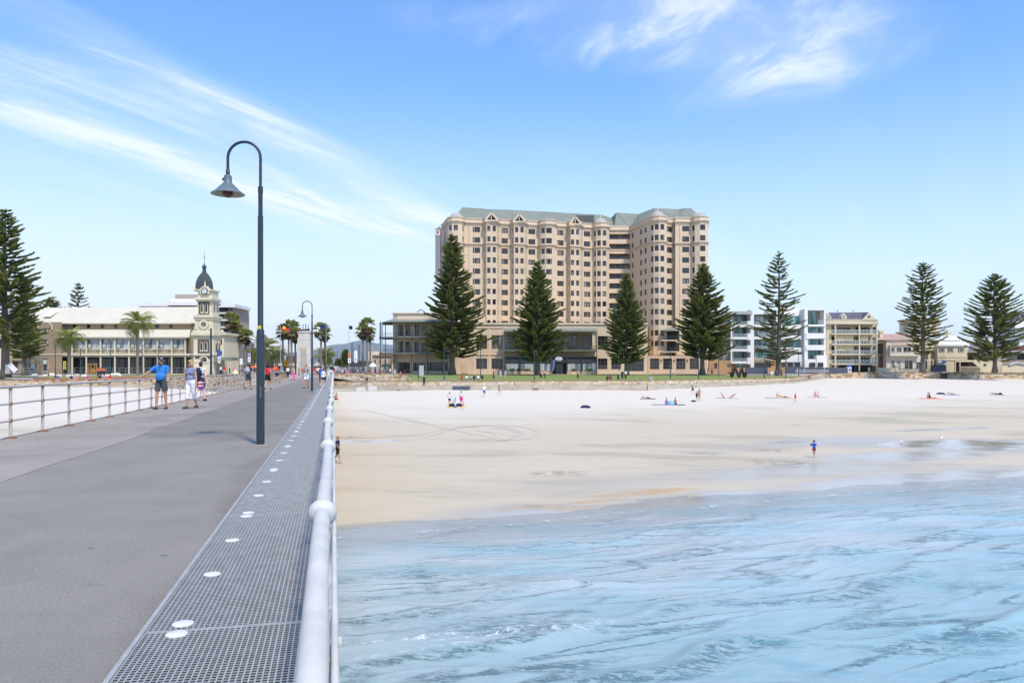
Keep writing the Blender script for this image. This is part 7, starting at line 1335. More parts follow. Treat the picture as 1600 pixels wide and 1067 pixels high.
yb = pole('yellow feather banner with dark writing before the hall', 98.6, 563, 0, 147, .03, 'feather_banner', False, m_dome, 'banner'); boxpx('banner_cloth', 99, 103, 564.5, 577, 147, .04, mat('lemon yellow cloth', (.72, .66, .03), .7, .05, 1), yb)
for k in range(4): boxpx('banner_letter', 100, 102, 566 + k * 2.8, 567.6 + k * 2.8, 146.97, .02, m_dgrey, yb)
rs = np.random.default_rng(5); ORD = 'first second third fourth fifth sixth seventh eighth ninth tenth eleventh twelfth thirteenth fourteenth fifteenth'.split()
def rock(label, px, Y, s, nm='boulder', m=None, grp='boulders of the playground'):
    b = bmesh.new(); bmesh.ops.create_icosphere(b, subdivisions=2, radius=1)
    for v in b.verts: v.co *= 1 + .25 * float(perlin(v.co.x * 1.5 + px, v.co.y * 1.5 + v.co.z * 2)); v.co.x *= s * 1.2; v.co.y *= s * .8; v.co.z *= s * .65
    me = bpy.data.meshes.new(nm); b.to_mesh(me); b.free(); me.materials.append(m or m_stone); o = link(nm, me, None, (X_(px, Y), Y, gzf(px, Y) + s * .25)); tag(o, label, 'boulder', grp); return o
for i, p in enumerate((53, 57, 64, 69, 80, 91, 108, 113, 119, 124, 131, 158, 166, 176, 184)): rock('%s pale boulder from the left on the ground before the town hall' % ORD[i], p + rs.uniform(-1, 1), rs.uniform(140, 148), rs.uniform(.4, .75))
fe = empty('mesh_fence', (X_(200, 150), 150, .1), 'thin grey site fence along the ground floor of the hall', 'fence')
for p in range(26, 330, 10): boxpx('fence_post', p, p + .3, 574.5, 584, 150, .05, m_dome, fe)
for y in (574.5, 579, 583): boxpx('fence_rail', 26, 326, y, y + .35, 150, .04, m_dome, fe)
sl = empty('white_slide', (X_(30, 130), 130, gzf(30, 130)), 'white sloping slide beside the trunk of the huge left pine', 'slide'); b = MB(); Y = 127; b.bar((X_(14, Y), Y, Z_(569, Y)), (X_(25, Y), Y, Z_(580, Y)), .8, .18, up=(0, 1, 0)); b.build('chute', m_white, sl); boxpx('platform', 8, 15, 569, 584, 127, .8, m_dome, sl)
rt = empty('brick_terrace_edge', (X_(60, 124), 124, -.5), 'low rust red terrace edge above the beach wall at far left', 'kerb')
for p0, p1, y0, y1, d, mm in ((8, 50, 590.6, 591.6, 4, m_stone), (52, 84, 590.5, 594.6, 2, m_capb), (84, 150, 591.4, 594.6, 2.5, m_capb), (150, 262, 588.4, 591.0, 2.5, m_capb)): boxpx('edge_course', p0, p1, y0, y1, 121.5 + d, .5, mm, rt)
# ------------------------------------------------------------------ people
SKIN = {'fair': mat('fair skin', (.62, .37, .27), .6, .06, 6), 'tan': mat('tanned skin', (.46, .25, .16), .6, .06, 6), 'pink': mat('pale pink skin', (.70, .46, .38), .6, .06, 6), 'dark': mat('brown skin', (.20, .11, .07), .6, .06, 6)}
def cloth(n, c, v=.10, s=5, c2=None): return mat('cloth ' + n, c, .85, v, s, col2=c2)
CL = dict(blue=cloth('azure polo', (.035, .20, .55), .12, 4), navy=cloth('navy', (.012, .018, .06)), grey=cloth('dark grey', (.06, .07, .085)), white=cloth('white', (.75, .75, .76), .05), pattern=cloth('blue grey print', (.30, .33, .45), .1, 22, (.10, .12, .24)), black=cloth('black', (.012, .012, .014)), red=cloth('red', (.62, .02, .04)), pink=cloth('pink', (.75, .16, .34)), magenta=cloth('magenta', (.55, .03, .22)), aqua=cloth('aqua', (.20, .50, .58)), purple=cloth('violet', (.20, .16, .38)), yellow=cloth('yellow', (.75, .50, .03)), tanc=cloth('sand', (.45, .36, .25)), orange=cloth('hi vis orange', (.80, .14, .04)), royal=cloth('royal blue', (.02, .08, .45)), maroon=cloth('dark red', (.25, .01, .03)), green=cloth('dull green', (.10, .16, .06)), lgrey=cloth('light grey', (.35, .37, .40)), brown=cloth('brown leather', (.09, .05, .03)))
HAIR = dict(blond=mat('blond hair', (.52, .33, .15), .7, .25, 30), dark=mat('dark hair', (.025, .017, .013), .6, .2, 30), grey=mat('grey blond hair', (.45, .38, .28), .7, .2, 30), brown=mat('brown hair', (.09, .045, .025), .6, .2, 30))
def rodx(v, a): c, s = math.cos(a), math.sin(a); return Vector((v.x, v.y * c - v.z * s, v.y * s + v.z * c))
QUEUE = []
def person(label, loc, H, face=0, skin='fair', hair='brown', wear=(), lean=0, hip=(0, 0), knee=(0, 0), arm=((0, 8, 10), (0, 8, 10)), mode='stand', group=None, fine=False, belly=0, fem=False, extras=None, splay=0, head_turn=0, lie=0, child=False, long_hair=False, in_arm=(0, 0)):
    """arm: per side (flex, abduct, elbow); face: degrees, 0 looks towards the camera"""
    k = H / 1.75; R_ = math.radians; hz = {'stand': .93, 'sit': .11, 'bench': .55, 'lie': .12}[mode]; hk = 1.22 if child else 1.0
    J = []      # (bone, p, q, rp, rq)
    sp = Vector((0, -math.sin(R_(lean)), math.cos(R_(lean)))); pel = Vector((0, 0, hz)); bones = []
    feet_z = []
    for i, sx in enumerate((-1, 1)):
        a, bn = R_(hip[i]), R_(knee[i]); h0 = pel + Vector((sx * .085, 0, -.02)); spx = math.sin(R_(splay)) * sx; d1 = Vector((spx, -math.sin(a), -math.cos(a))).normalized(); d2 = Vector((spx * .3, -math.sin(a - bn), -math.cos(a - bn))).normalized()
        kn = h0 + d1 * .43; an = kn + d2 * .41; toe = an + (Vector((.25 * sx * .5, -1, 0)) if mode != 'lie' else Vector((0, -.5, .8))).normalized() * .17 + Vector((0, 0, -.045)); heel = an + Vector((0, .03, -.045))
        tr = .083 if not fem else .086; bones += [('thigh', h0, kn, tr, .055, i), ('shank', kn, an, .056, .035, i), ('foot', heel, toe, .036, .030, i)]; feet_z.append(min(toe.z - .032, heel.z - .038))
    if mode == 'stand': dz = -min(feet_z); 
    elif mode == 'bench': dz = 0
    else: dz = 0
    sw_ = .165 if fem else .19; ch = pel + sp * .47; nk = pel + sp * .545; hd = pel + sp * .545 + Vector((0, -.02, .14 * hk + .005))
    shoulders = [ch + Vector((s_ * sw_, 0, -.01)) for s_ in (-1, 1)]
    hands = []
    for i, sx in enumerate((-1, 1)):
        fl_, ab, el = (R_(v) for v in arm[i]); d1 = Vector((sx * math.sin(ab), -math.sin(fl_) * math.cos(ab), -math.cos(fl_) * math.cos(ab))).normalized(); ia = R_(in_arm[i])
        fwd = Vector((0, -math.cos(fl_), math.sin(fl_))); fwd = (fwd * math.cos(ia) + Vector((-sx, 0, 0)) * math.sin(ia)).normalized(); d2 = (d1 * math.cos(el) + fwd * math.sin(el)).normalized()
        e_ = shoulders[i] + d1 * .29; w_ = e_ + d2 * .25; ar = .043 if fem else .05; bones += [('uarm', shoulders[i], e_, ar * 1.12, ar * .86, i), ('farm', e_, w_, ar * .84, .027, i)]
        if fine:
            pc = w_ + d2 * .07; sd_ = Vector((0, 1, 0)) if abs(d2.y) < .7 else Vector((1, 0, 0)); sd_ = (sd_ - d2 * sd_.dot(d2)).normalized(); up_ = d2.cross(sd_).normalized() * (1 if sx > 0 else -1)
            bones.append(('hand', w_ + d2 * .015, pc, .027, .030, i)); bones.append(('hand', w_ + d2 * .03 + sd_ * .014, pc + sd_ * .018, .022, .018, i)); bones.append(('hand', w_ + d2 * .03 - sd_ * .014, pc - sd_ * .018, .022, .018, i))
            for f_, ln in ((-.027, .060), (-.010, .072), (.009, .070), (.026, .055)):
                b0 = pc + sd_ * f_; b1 = b0 + d2 * ln * .55; b2 = b1 + (d2 * .8 + up_ * .55).normalized() * ln * .5; bones.append(('hand', b0, b1, .0105, .0095, i)); bones.append(('hand', b1, b2, .0095, .008, i))
            th0 = w_ + d2 * .03 - sd_ * .02; th1 = th0 + (d2 * .6 - sd_ * .7).normalized() * .042; bones.append(('hand', th0, th1, .013, .011, i)); bones.append(('hand', th1, th1 + (d2 * .9 - sd_ * .2).normalized() * .03, .011, .009, i))
        else: bones += [('hand', w_, w_ + d2 * .11, .028, .024, i)]
        hands.append(w_ + d2 * .08)
    ell = [('torso', 0.05, pel + sp * .03, (.150 + (.012 if fem else 0), .108, .115)), ('torso', .30, pel + sp * .17 + Vector((0, -belly * .5, 0)), (.128 + belly * .25, .098 + belly * .7, .14)), ('torso', .65, pel + sp * .35, (.158 if not fem else .142, .108, .17)), ('torso', .8, pel + sp * .44, (.165 if not fem else .145, .095, .095))]
    if belly: ell.append(('torso', .22, pel + sp * .12 + Vector((0, -belly * .6, 0)), (.13, .09 + belly * .5, .12)))
    if fem:
        for s_ in (-1, 1): ell.append(('torso', .62, pel + sp * .36 + Vector((s_ * .065, -.085, 0)), (.058, .05, .058)))
    bones += [('neck', ch + sp * .01, nk + Vector((0, -.01, .05)), .058, .05, 0), ('torso', shoulders[0] + Vector((.03, 0, 0)), shoulders[1] - Vector((.03, 0, 0)), .058, .058, 0)]
    hsx = .075 * hk; ell.append(('head', .5, hd, (hsx, .092 * hk, .112 * hk))); ell.append(('head', .2, hd + Vector((0, -.02, -.05 * hk)), (.055 * hk, .065 * hk, .062 * hk)))
    if fine:
        ct, st_ = math.cos(R_(head_turn)), math.sin(R_(head_turn)); rot = lambda v: Vector((v.x * ct - v.y * st_, v.x * st_ + v.y * ct, v.z))
        bones.append(('face', hd + rot(Vector((0, -.085, .012))), hd + rot(Vector((0, -.108, -.024))), .010, .015, 0))
        for s_ in (-1, 1): ell.append(('face', 0, hd + rot(Vector((s_ * .078, .005, -.01))), (.012, .022, .032)))
        ell.append(('face', 0, hd + rot(Vector((0, -.082, -.088))), (.026, .022, .020)))
    else: rot = lambda v: v
    # to world
    M0 = Matrix.Rotation(R_(face), 4, 'Z'); 
    def tw_(p):
        p = p * k + Vector((0, 0, dz * k))
        if lie: p = p - Vector((0, 0, (hz + dz) * k)); p = rodx(p, R_(lie)); p = p + Vector((0, 0, .13 * k))
        return M0 @ p
    Rm = M0.to_3x3() @ (Matrix.Rotation(R_(lie), 3, 'X') if lie else Matrix.Identity(3)); Rsp = Rm @ Matrix.Rotation(R_(lean), 3, 'X')
    tmp = MB(); bl = []
    for n_, p, q, rp, rq, s_ in bones:
        p2, q2 = tw_(p), tw_(q); rp, rq = rp * k, rq * k; d = q2 - p2; Ln = max(d.length, 1e-4); d = d / Ln; ns_ = 8 if fine and n_ != 'hand' else 6
        pts = [p2 - d * rp * .98, p2 - d * rp * .7, p2 - d * rp * .2, p2 + d * Ln * .5, q2 + d * rq * .2, q2 + d * rq * .7, q2 + d * rq * .98]; tmp.tube(pts, [rp * .15, rp * .7, rp * .98, (rp + rq) / 2 * (1.04 if n_ in ('shank', 'thigh') else 1), rq * .98, rq * .7, rq * .15], 10)
        bl.append((n_, p2, q2, rp, rq))
    for n_, t_, c, r in ell:
        c2 = tw_(c); n0 = len(tmp.v); Rr = Rsp if n_ == 'torso' else Rm; nu, nv = 12, 8
        for i in range(nv + 1):
            ph_ = math.pi * i / nv
            for j in range(nu): a = 2 * math.pi * j / nu; tmp.v.append(tuple(c2 + Rr @ Vector((r[0] * k * math.sin(ph_) * math.cos(a), r[1] * k * math.sin(ph_) * math.sin(a), r[2] * k * math.cos(ph_) + 1e-5 * i))))
        for i in range(nv):
            for j in range(nu): tmp.f.append((n0 + i * nu + j, n0 + (i + 1) * nu + j, n0 + (i + 1) * nu + (j + 1) % nu, n0 + i * nu + (j + 1) % nu)); tmp.m.append(0)
        bl.append(('E' + n_, t_, c2, [v * k for v in r], Rr))
    bl.append(('SP', tw_(pel), tw_(nk), 0, 0))
    root = empty('person', loc, label, 'person', group)
    to = tmp.build('body_source', [SKIN[skin]]); md = to.modifiers.new('r', 'REMESH'); md.mode = 'VOXEL'; md.voxel_size = (.011 if fine else (.032 if k > .5 else .026)); md2 = to.modifiers.new('s', 'SMOOTH'); md2.factor = .5; md2.iterations = 2 if fine else 1
    info = dict(root=root, tmp=to, bl=bl, skin=skin, hair=hair, wear=wear, hd=tw_(hd), Rm=Rm, k=k, hk=hk, fine=fine, extras=extras, M0=M0, tw=tw_, pel=pel, sp=sp, rot=rot, hands=[tw_(h) for h in hands], long_hair=long_hair, ch=tw_(ch), fem=fem, head_turn=head_turn)
    QUEUE.append(info); return info
GAR = {   # garment -> predicate over bone weights: (torso range, uarm max, thigh max, shank max, offset)
    'shirt': (.10, 1.2, .62, 0, 0, .016), 'long_shirt': (.02, 1.2, 1.1, 0, 0, .018), 'vest': (.10, .98, .12, 0, 0, .012), 'tank': (.10, .93, 0, 0, 0, .012), 'tunic': (-.3, 1.2, 1.2, .25, 0, .022), 'tee': (.10, 1.2, .5, 0, 0, .014),
    'shorts': (-.3, .20, 0, .72, 0, .020), 'short_shorts': (-.3, .18, 0, .38, 0, .014), 'capris': (-.3, .20, 0, 1.2, .35, .016), 'trousers': (-.3, .20, 0, 1.2, .95, .018), 'skirt': (-.3, .24, 0, .95, 0, .045), 'swimsuit': (-.3, .85, 0, .05, 0, .008), 'trunks': (-.3, .14, 0, .5, 0, .016), 'bikini_bottom': (-.3, .08, 0, .06, 0, .008), 'bikini_top': (.52, .72, 0, 0, 0, .008), 'dress': (-.3, .95, .1, .9, 0, .028)}
def finish_people():
    dg = bpy.context.evaluated_depsgraph_get()
    for I in QUEUE:
        me = bpy.data.meshes.new_from_object(I['tmp'].evaluated_get(dg)); root = I['root']; fine = I['fine']; k = I['k']; me.name = 'body'
        nv = len(me.vertices); co = np.empty(nv * 3, np.float32); me.vertices.foreach_get('co', co); co = co.reshape(-1, 3).astype(float); no = np.empty(nv * 3, np.float32); me.vertices.foreach_get('normal', no); no = no.reshape(-1, 3)
        me.polygons.foreach_set('use_smooth', np.ones(len(me.polygons), bool)); body = link('body', me, root)
        best = np.full(nv, 9.0); bone = np.zeros(nv, int); tv = np.zeros(nv); names = []
        sp0 = sp1 = None
        for b_ in I['bl']:
            if b_[0] == 'SP': sp0, sp1 = np.array(b_[1]), np.array(b_[2])
        spd = sp1 - sp0; spl = np.linalg.norm(spd); tt = ((co - sp0) @ (spd / spl)) / spl
        for b_ in I['bl']:
            if b_[0] == 'SP': continue
            if b_[0][0] == 'E':
                n_ = b_[0][1:]; c = np.array(b_[2]); q = (co - c) @ np.array(b_[4]); r = np.array(b_[3]); d = (np.linalg.norm(q / r, axis=1) - 1) * r.min(); t_ = tt
            else:
                n_, p, q_, rp, rq = b_; p = np.array(p); q_ = np.array(q_); ax = q_ - p; L2 = max(ax @ ax, 1e-9); t_ = np.clip((co - p) @ ax / L2, 0, 1); d = np.linalg.norm(co - (p + t_[:, None] * ax), axis=1) - (rp + (rq - rp) * t_)
                if n_ == 'torso': t_ = tt
            if n_ not in names: names.append(n_)
            m_ = d < best; best[m_] = d[m_]; bone[m_] = names.index(n_); tv[m_] = t_[m_]
        def isb(n_): return bone == names.index(n_) if n_ in names else np.zeros(nv, bool)
        F_ = [tuple(p.vertices) for p in me.polygons]; Fa = np.array([f if len(f) == 4 else (*f, f[-1]) for f in F_])
        def shell(name, mask, off, m_, push=None):
            fm = mask[Fa].all(1)
            if fm.sum() < 3: return None
            fs = Fa[fm]; us = np.unique(fs); rm = -np.ones(nv, int); rm[us] = np.arange(len(us)); o_ = off if np.isscalar(off) else off[us][:, None]; V = co[us] + no[us] * (o_ * (1 if np.isscalar(off) else 1))
            if push is not None: V = push(V, us)
            ob = npmesh(name, V, rm[fs], m_, None, smooth=True); ob.parent = root; return ob
        for g in I['wear']:
            kind, colr = g[0], g[1]; t0, t1, ua, th, shk, off = GAR[kind] if kind in GAR else (0, 0, 0, 0, 0, 0)
            if kind in GAR:
                mask = isb('torso') & (tv > t0) & (tv < t1)
                if t1 > 1: mask |= isb('neck') & (tt < .99)
                if ua: mask |= isb('uarm') & (tv < ua)
                if ua > 1: mask |= isb('farm') & (tv < .92)
                if th: mask |= isb('thigh') & (tv < th)
                if shk: mask |= isb('shank') & (tv < shk)
                o_ = np.full(nv, off * (k if not fine else 1.0)); th_ = isb('thigh') | isb('shank')
                if kind in ('shorts', 'capris', 'trousers', 'skirt', 'trunks'): o_ = o_ + np.where(th_, (.014 if kind != 'capris' else .006) * tv * k, 0)
                if kind == 'tunic': o_ = o_ + np.where(th_, .02, 0)
                if kind in ('shirt', 'tee', 'long_shirt'): o_ = o_ + np.where(isb('torso'), .010 * k * np.clip(.5 - tt, 0, .5) * 2 + .004 * k, .003)
                if fine: wr = np.sin(co[:, 2] * 38 + 6 * np.sin(co[:, 0] * 14) + co[:, 1] * 20) * .0022; o_ = o_ + wr
                shell(kind, mask, o_, CL[colr])
            elif kind == 'shoes': shell('shoes', isb('foot') | (isb('shank') & (tv > .97)), .006, CL[colr])
            elif kind == 'cap':
                hd = np.array(I['hd']); q = (co - hd) @ np.array(I['Rm']); mask = (isb('head')) & (q[:, 2] > .035 * k); shell('cap', mask, .010, CL[colr])
                if True:
                    b = MB(); n = 8; rr = I['rot'] if fine else (lambda v: v); c = Vector((0, -.05, .045)); Rm = I['Rm']
                    P0 = [Vector((.072 * math.cos(a), -.055 - .02 * math.sin(a), .042)) for a in np.linspace(0, math.pi, n)]; P1 = [Vector((.085 * math.cos(a), -.075 - .085 * math.sin(a), .030)) for a in np.linspace(0, math.pi, n)]
                    w = lambda v: I['hd'] + Rm @ (rr(v) * k)
                    for i in range(n - 1): b.quad(w(P0[i]), w(P0[i + 1]), w(P1[i + 1]), w(P1[i])); b.quad(w(P0[i] - Vector((0, 0, .006))), w(P1[i] - Vector((0, 0, .006))), w(P1[i + 1] - Vector((0, 0, .006))), w(P0[i + 1] - Vector((0, 0, .006))))
                    o = b.build('cap_brim', CL[colr]); o.parent = root
            elif kind == 'hat':
                b = MB(); c = I['hd'] + I['Rm'] @ Vector((0, 0, .05 * k)); b.lathe(c, [(.17 * k, -.02), (.10 * k, 0), (.095 * k, .07 * k), (.05 * k, .10 * k), (.001, .105 * k)], 12); o = b.build('sun_hat', CL[colr], smooth=True); o.parent = root
        if I['hair']:
            hd = np.array(I['hd']); q = (co - hd) @ np.array(I['Rm'])
            if fine and I['head_turn']: a = -math.radians(I['head_turn']); q = np.stack([q[:, 0] * math.cos(a) - q[:, 1] * math.sin(a), q[:, 0] * math.sin(a) + q[:, 1] * math.cos(a), q[:, 2]], 1)
            q = q / (k * I['hk']); hm = (isb('head') | (isb('neck') & (q[:, 1] > 0))) & ((q[:, 2] > .062) | ((q[:, 1] > -.005) & (q[:, 2] > -.055)) | ((q[:, 1] > .03) & (q[:, 2] > -.09))); cap_ = any(g[0] == 'cap' for g in I['wear'])
            hm &= ~((q[:, 1] < -.02) & (q[:, 2] < .05)); off = .006 if cap_ else (.016 if not I['long_hair'] else .028)
            if not any(g[0] == 'hat' for g in I['wear']): shell('hair', hm, off * k, HAIR[I['hair']])
            if I['long_hair']:
                b = MB(); c = I['hd']; Rm = I['Rm']
                def w(v): return c + Rm @ ((I['rot'] if fine else (lambda z: z))(v) * k)
                L_ = I['long_hair']
                ring0 = 14; prof = [(.082, .108, .05), (.098, .112, .0), (.102, .105, -.05), (.095, .09, -.05 - L_ * .6), (.05, .05, -.05 - L_)]
                n0 = len(b.v)
                for rx_, ry_, z_ in prof:
                    for j in range(ring0): a = math.radians(-30) + math.radians(240) * j / (ring0 - 1); b.v.append(tuple(w(Vector((rx_ * math.cos(a), .012 + ry_ * math.sin(a), z_)))))
                for i in range(len(prof) - 1):
                    for j in range(ring0 - 1): b.f.append((n0 + i * ring0 + j, n0 + i * ring0 + j + 1, n0 + (i + 1) * ring0 + j + 1, n0 + (i + 1) * ring0 + j)); b.m.append(0)
                o = b.build('long_hair', HAIR[I['hair']], smooth=True); o.parent = root
        if I['extras']: I['extras'](I)
        bpy.data.objects.remove(I['tmp'])
m_sung = mat('black sunglasses', (.01, .01, .012), .15, .05, 3); m_lips = mat('lips', (.40, .13, .12), .5, .05, 5); m_eye = mat('eyes', (.03, .025, .02), .3, .05, 5)
def face_bits(I, glasses=False):
    w = lambda v: I['hd'] + I['Rm'] @ (I['rot'](v) * I['k']); root = I['root']
    if glasses:
        b = MB()
        for s_ in (-1, 1): b.obox(w(Vector((s_ * .034, -.096, .012))), I['Rm'] @ I['rot'](Vector((.028, .006 * s_, 0))), I['Rm'] @ I['rot'](Vector((0, .006, 0))), Vector((0, 0, .019)))
        for s_ in (-1, 1): b.bar(w(Vector((s_ * .060, -.085, .016))), w(Vector((s_ * .078, .0, .012))), .006, .008)
        o = b.build('sunglasses', m_sung); o.parent = root
    else:
        for s_ in (-1, 1): b = MB(); b.obox(w(Vector((s_ * .030, -.0905, .012))), I['Rm'] @ I['rot'](Vector((.012, 0, 0))), I['Rm'] @ I['rot'](Vector((0, .004, 0))), Vector((0, 0, .005))); o = b.build('eye', m_eye); o.parent = root
    b = MB(); b.obox(w(Vector((0, -.096, -.052))), I['Rm'] @ I['rot'](Vector((.020, 0, 0))), I['Rm'] @ I['rot'](Vector((0, .006, 0))), Vector((0, 0, .005))); o = b.build('lips', m_lips); o.parent = root
def pack(I, colr, w_=.15, h_=.23, d_=.11, col2=None):
    c = I['tw'](I['pel'] + I['sp'] * .32 + Vector((0, .17, 0))); k = I['k']; R = I['M0'].to_3x3(); bm2 = bmesh.new(); bmesh.ops.create_cube(bm2, size=2); bmesh.ops.bevel(bm2, geom=bm2.edges[:], offset=.5, segments=3, affect='EDGES')
    for v in bm2.verts: v.co = Vector((v.co.x * w_ * k, v.co.y * d_ * k * (1.15 if v.co.z < 0 else .8), v.co.z * h_ * k))
    me = bpy.data.meshes.new('backpack'); bm2.to_mesh(me); bm2.free(); me.materials.append(CL[colr]); me.polygons.foreach_set('use_smooth', [True] * len(me.polygons)); o = link('backpack', me, None, Vector(I['root'].location) + c); o.rotation_euler = (0, 0, math.atan2(R[1][0], R[0][0])); return o
def bagpack(label, colr, **kw):
    def f(I): o = pack(I, colr, **kw); tag(o, label, 'backpack'); 
    return f
def straps(I, colr):
    k = I['k']; b = MB()
    for s_ in (-1, 1): b.tube([I['tw'](I['pel'] + I['sp'] * t_ + Vector((s_ * x_, y_, 0))) for t_, x_, y_ in ((.20, .13, .10), (.28, .16, -.06), (.42, .12, -.145), (.52, .10, -.03), (.50, .09, .11))], .016, 4)
    o = b.build('bag_straps', CL[colr]); o.parent = I['root']
def onpier(px, py):
    u, v = pier_px(px, py); return pier(u, v, 0.004), (EZ * F / (py - HY))
# the three nearest walkers
loc, Y = onpier(252, 639.5)
def ex1(I):
    face_bits(I); b = MB()
    w = lambda v: I['tw'](v)
    for s_ in (-1, 1): b.bar(w(I['pel'] + I['sp'] * .545 + Vector((s_ * .015, -.07, .0))), w(I['pel'] + I['sp'] * .50 + Vector((s_ * .06, -.10, -.02))), .035, .012)
    b.bar(w(I['pel'] + I['sp'] * .54 + Vector((0, -.10, -.02))), w(I['pel'] + I['sp'] * .42 + Vector((0, -.137, -.02))), .02, .012); o = b.build('collar_placket', CL['navy']); o.parent = I['root']
    b = MB(); h = I['hands'][1]; b.lathe(h + Vector((0, 0, .10)), [(.036, -.012), (.038, 0), (.036, .012)], 10); o = b.build('wrist_watch', m_sung); o.parent = I['root']
    b = MB(); b.box(-.03, .03, -.003, .003, -.014, .014); o = b.build('cap_badge', CL['white']); o.parent = I['root']; o.location = I['hd'] + I['Rm'] @ I['rot'](Vector((0, -.112, .072))); o.rotation_euler = (0, 0, math.radians(6 + 35))
person('man in azure polo shirt, navy cap and grey shorts with one hand on the railing', loc, 1.80, face=4, skin='tan', hair='grey', wear=(('shirt', 'blue'), ('shorts', 'grey'), ('shoes', 'brown'), ('cap', 'navy')), hip=(7, -4), knee=(4, 3), arm=((18, 50, 14), (6, 9, 22)), fine=True, belly=.085, extras=ex1, head_turn=28, splay=5)
loc, Y = onpier(298, 638.5)
def ex2(I):
    face_bits(I, True)
person('blond woman in sunglasses, blue print top and white capri shorts walking this way', loc, 1.70, face=-12, skin='tan', hair='blond', wear=(('vest', 'pattern'), ('capris', 'white'), ('shoes', 'brown')), hip=(10, -10), knee=(4, 14), arm=((-6, 12, 14), (4, 14, 18)), fine=True, fem=True, extras=ex2, head_turn=-22, long_hair=.07, belly=.03)
loc2 = loc + Vector((.31, .10, .82)); b = MB(); b.c = None
bm2 = bmesh.new(); bmesh.ops.create_cube(bm2, size=2); bmesh.ops.bevel(bm2, geom=bm2.edges[:], offset=.4, segments=2, affect='EDGES')
for v in bm2.verts: v.co = Vector((v.co.x * .06, v.co.y * .10, v.co.z * .16))
me = bpy.data.meshes.new('shoulder_bag'); bm2.to_mesh(me); bm2.free(); me.materials.append(cloth('red white and blue stripes', (.60, .03, .08), 0, 1)); bag = tag(link('shoulder_bag', me, None, loc2), 'red, white and blue striped bag at the side of the blond woman', 'bag')
for z, c in ((.09, 'white'), (-.02, 'white'), (-.12, 'royal')): b = MB(); b.box(loc2.x - .062, loc2.x + .062, loc2.y - .103, loc2.y + .103, loc2.z + z - .022, loc2.z + z + .022); b.build('stripe', CL[c], bag)
b = MB(); b.tube([loc2 + Vector((-.02, 0, .16)), loc2 + Vector((-.10, -.02, .40)), loc2 + Vector((-.17, 0, .60)), loc2 + Vector((-.10, .06, .40)), loc2 + Vector((0, .02, .16))], .012, 5); b.build('strap', CL['navy'], bag)
loc, Y = onpier(313, 626.5)
def ex3(I): straps(I, 'navy'); tag(pack(I, 'navy', .14, .22, .10), 'navy backpack of the man in a white singlet', 'backpack')
person('man in white singlet and navy shorts walking away with navy backpack', loc, 1.72, face=172, skin='pink', hair='dark', wear=(('vest', 'white'), ('shorts', 'navy'), ('shoes', 'black')), hip=(14, -14), knee=(6, 22), arm=((-8, 12, 15), (12, 12, 22)), fine=True, extras=ex3, lean=4)
# farther along the pier
def P_(label, px, py, H, **kw): loc, Y = onpier(px, py); return person(label, loc, H, **kw)
P_('man in black shirt and grey shorts walking away with grey backpack', 388, 609, 1.80, face=178, skin='tan', hair='brown', wear=(('shirt', 'black'), ('shorts', 'grey'), ('shoes', 'black')), hip=(16, -12), knee=(4, 26), arm=((0, 14, 12), (8, 14, 15)), extras=bagpack('grey backpack of the man in black', 'lgrey', w_=.17, h_=.24))
P_('woman in bright red top and black shorts right of the near lamp post', 418.5, 608.3, 1.74, face=170, skin='fair', hair='dark', wear=(('vest', 'red'), ('shorts', 'black'), ('shoes', 'black')), hip=(12, -12), knee=(2, 18), arm=((6, 12, 30), (8, 14, 20)), fem=True, belly=.06, long_hair=.12)
P_('man in white shorts facing this way with folded arms by the second lamp', 478.5, 606.3, 1.76, face=-6, skin='tan', hair='grey', wear=(('tank', 'lgrey'), ('shorts', 'white'), ('shoes', 'black')), hip=(10, -6), knee=(2, 10), arm=((18, 10, 85), (18, 10, 80)), in_arm=(50, 50), extras=lambda I: straps(I, 'black'))
P_('girl in white long sleeved top and dark shorts right of the second lamp', 505, 606.5, 1.45, face=150, skin='fair', hair='brown', wear=(('long_shirt', 'white'), ('short_shorts', 'navy'), ('shoes', 'black')), hip=(14, -12), knee=(4, 25), arm=((10, 10, 30), (-6, 10, 20)), fem=True)
P_('person in navy clothes half hidden behind the girl in white', 501.3, 597.6, 1.6, face=180, skin='fair', hair='dark', wear=(('shirt', 'royal'), ('trousers', 'navy'), ('shoes', 'black')), hip=(6, -6))
P_('person in white shirt and dark trousers leaning at the left parapet', 449.8, 591.2, 1.72, face=200, skin='fair', hair='dark', wear=(('shirt', 'white'), ('trousers', 'navy')), lean=14, arm=((30, 10, 20), (30, 10, 20)))
P_('woman in pale top and pink trousers walking away along the parapet', 458.3, 594.2, 1.70, face=175, skin='fair', hair='blond', wear=(('tee', 'tanc'), ('trousers', 'pink'), ('shoes', 'black')), hip=(10, -10), knee=(2, 18), fem=True)
P_('dark clothed person standing at the foot of the memorial', 467, 587.5, 1.65, face=90, skin='tan', hair='dark', wear=(('shirt', 'brown'), ('trousers', 'black')))
P_('man in red shirt far along the pier beside the second lamp', 490.6, 589, 1.75, face=0, skin='tan', hair='brown', wear=(('shirt', 'red'), ('shorts', 'tanc')))
P_('far walker in white shirt and navy shorts right of the second lamp', 497.2, 590.5, 1.72, face=10, skin='tan', hair='dark', wear=(('shirt', 'white'), ('shorts', 'navy')), hip=(10, -10))
P_('far bare armed walker between the lamp and the girl', 494, 587.5, 1.68, face=0, skin='tan', hair='brown', wear=(('tank', 'orange'), ('shorts', 'grey')))
P_('person in red and carrying a bag just behind the man with folded arms', 474.2, 599, 1.66, face=5, skin='fair', hair='brown', wear=(('shirt', 'red'), ('shorts', 'lgrey')), fem=True)
loc, Y = onpier(431, 598)
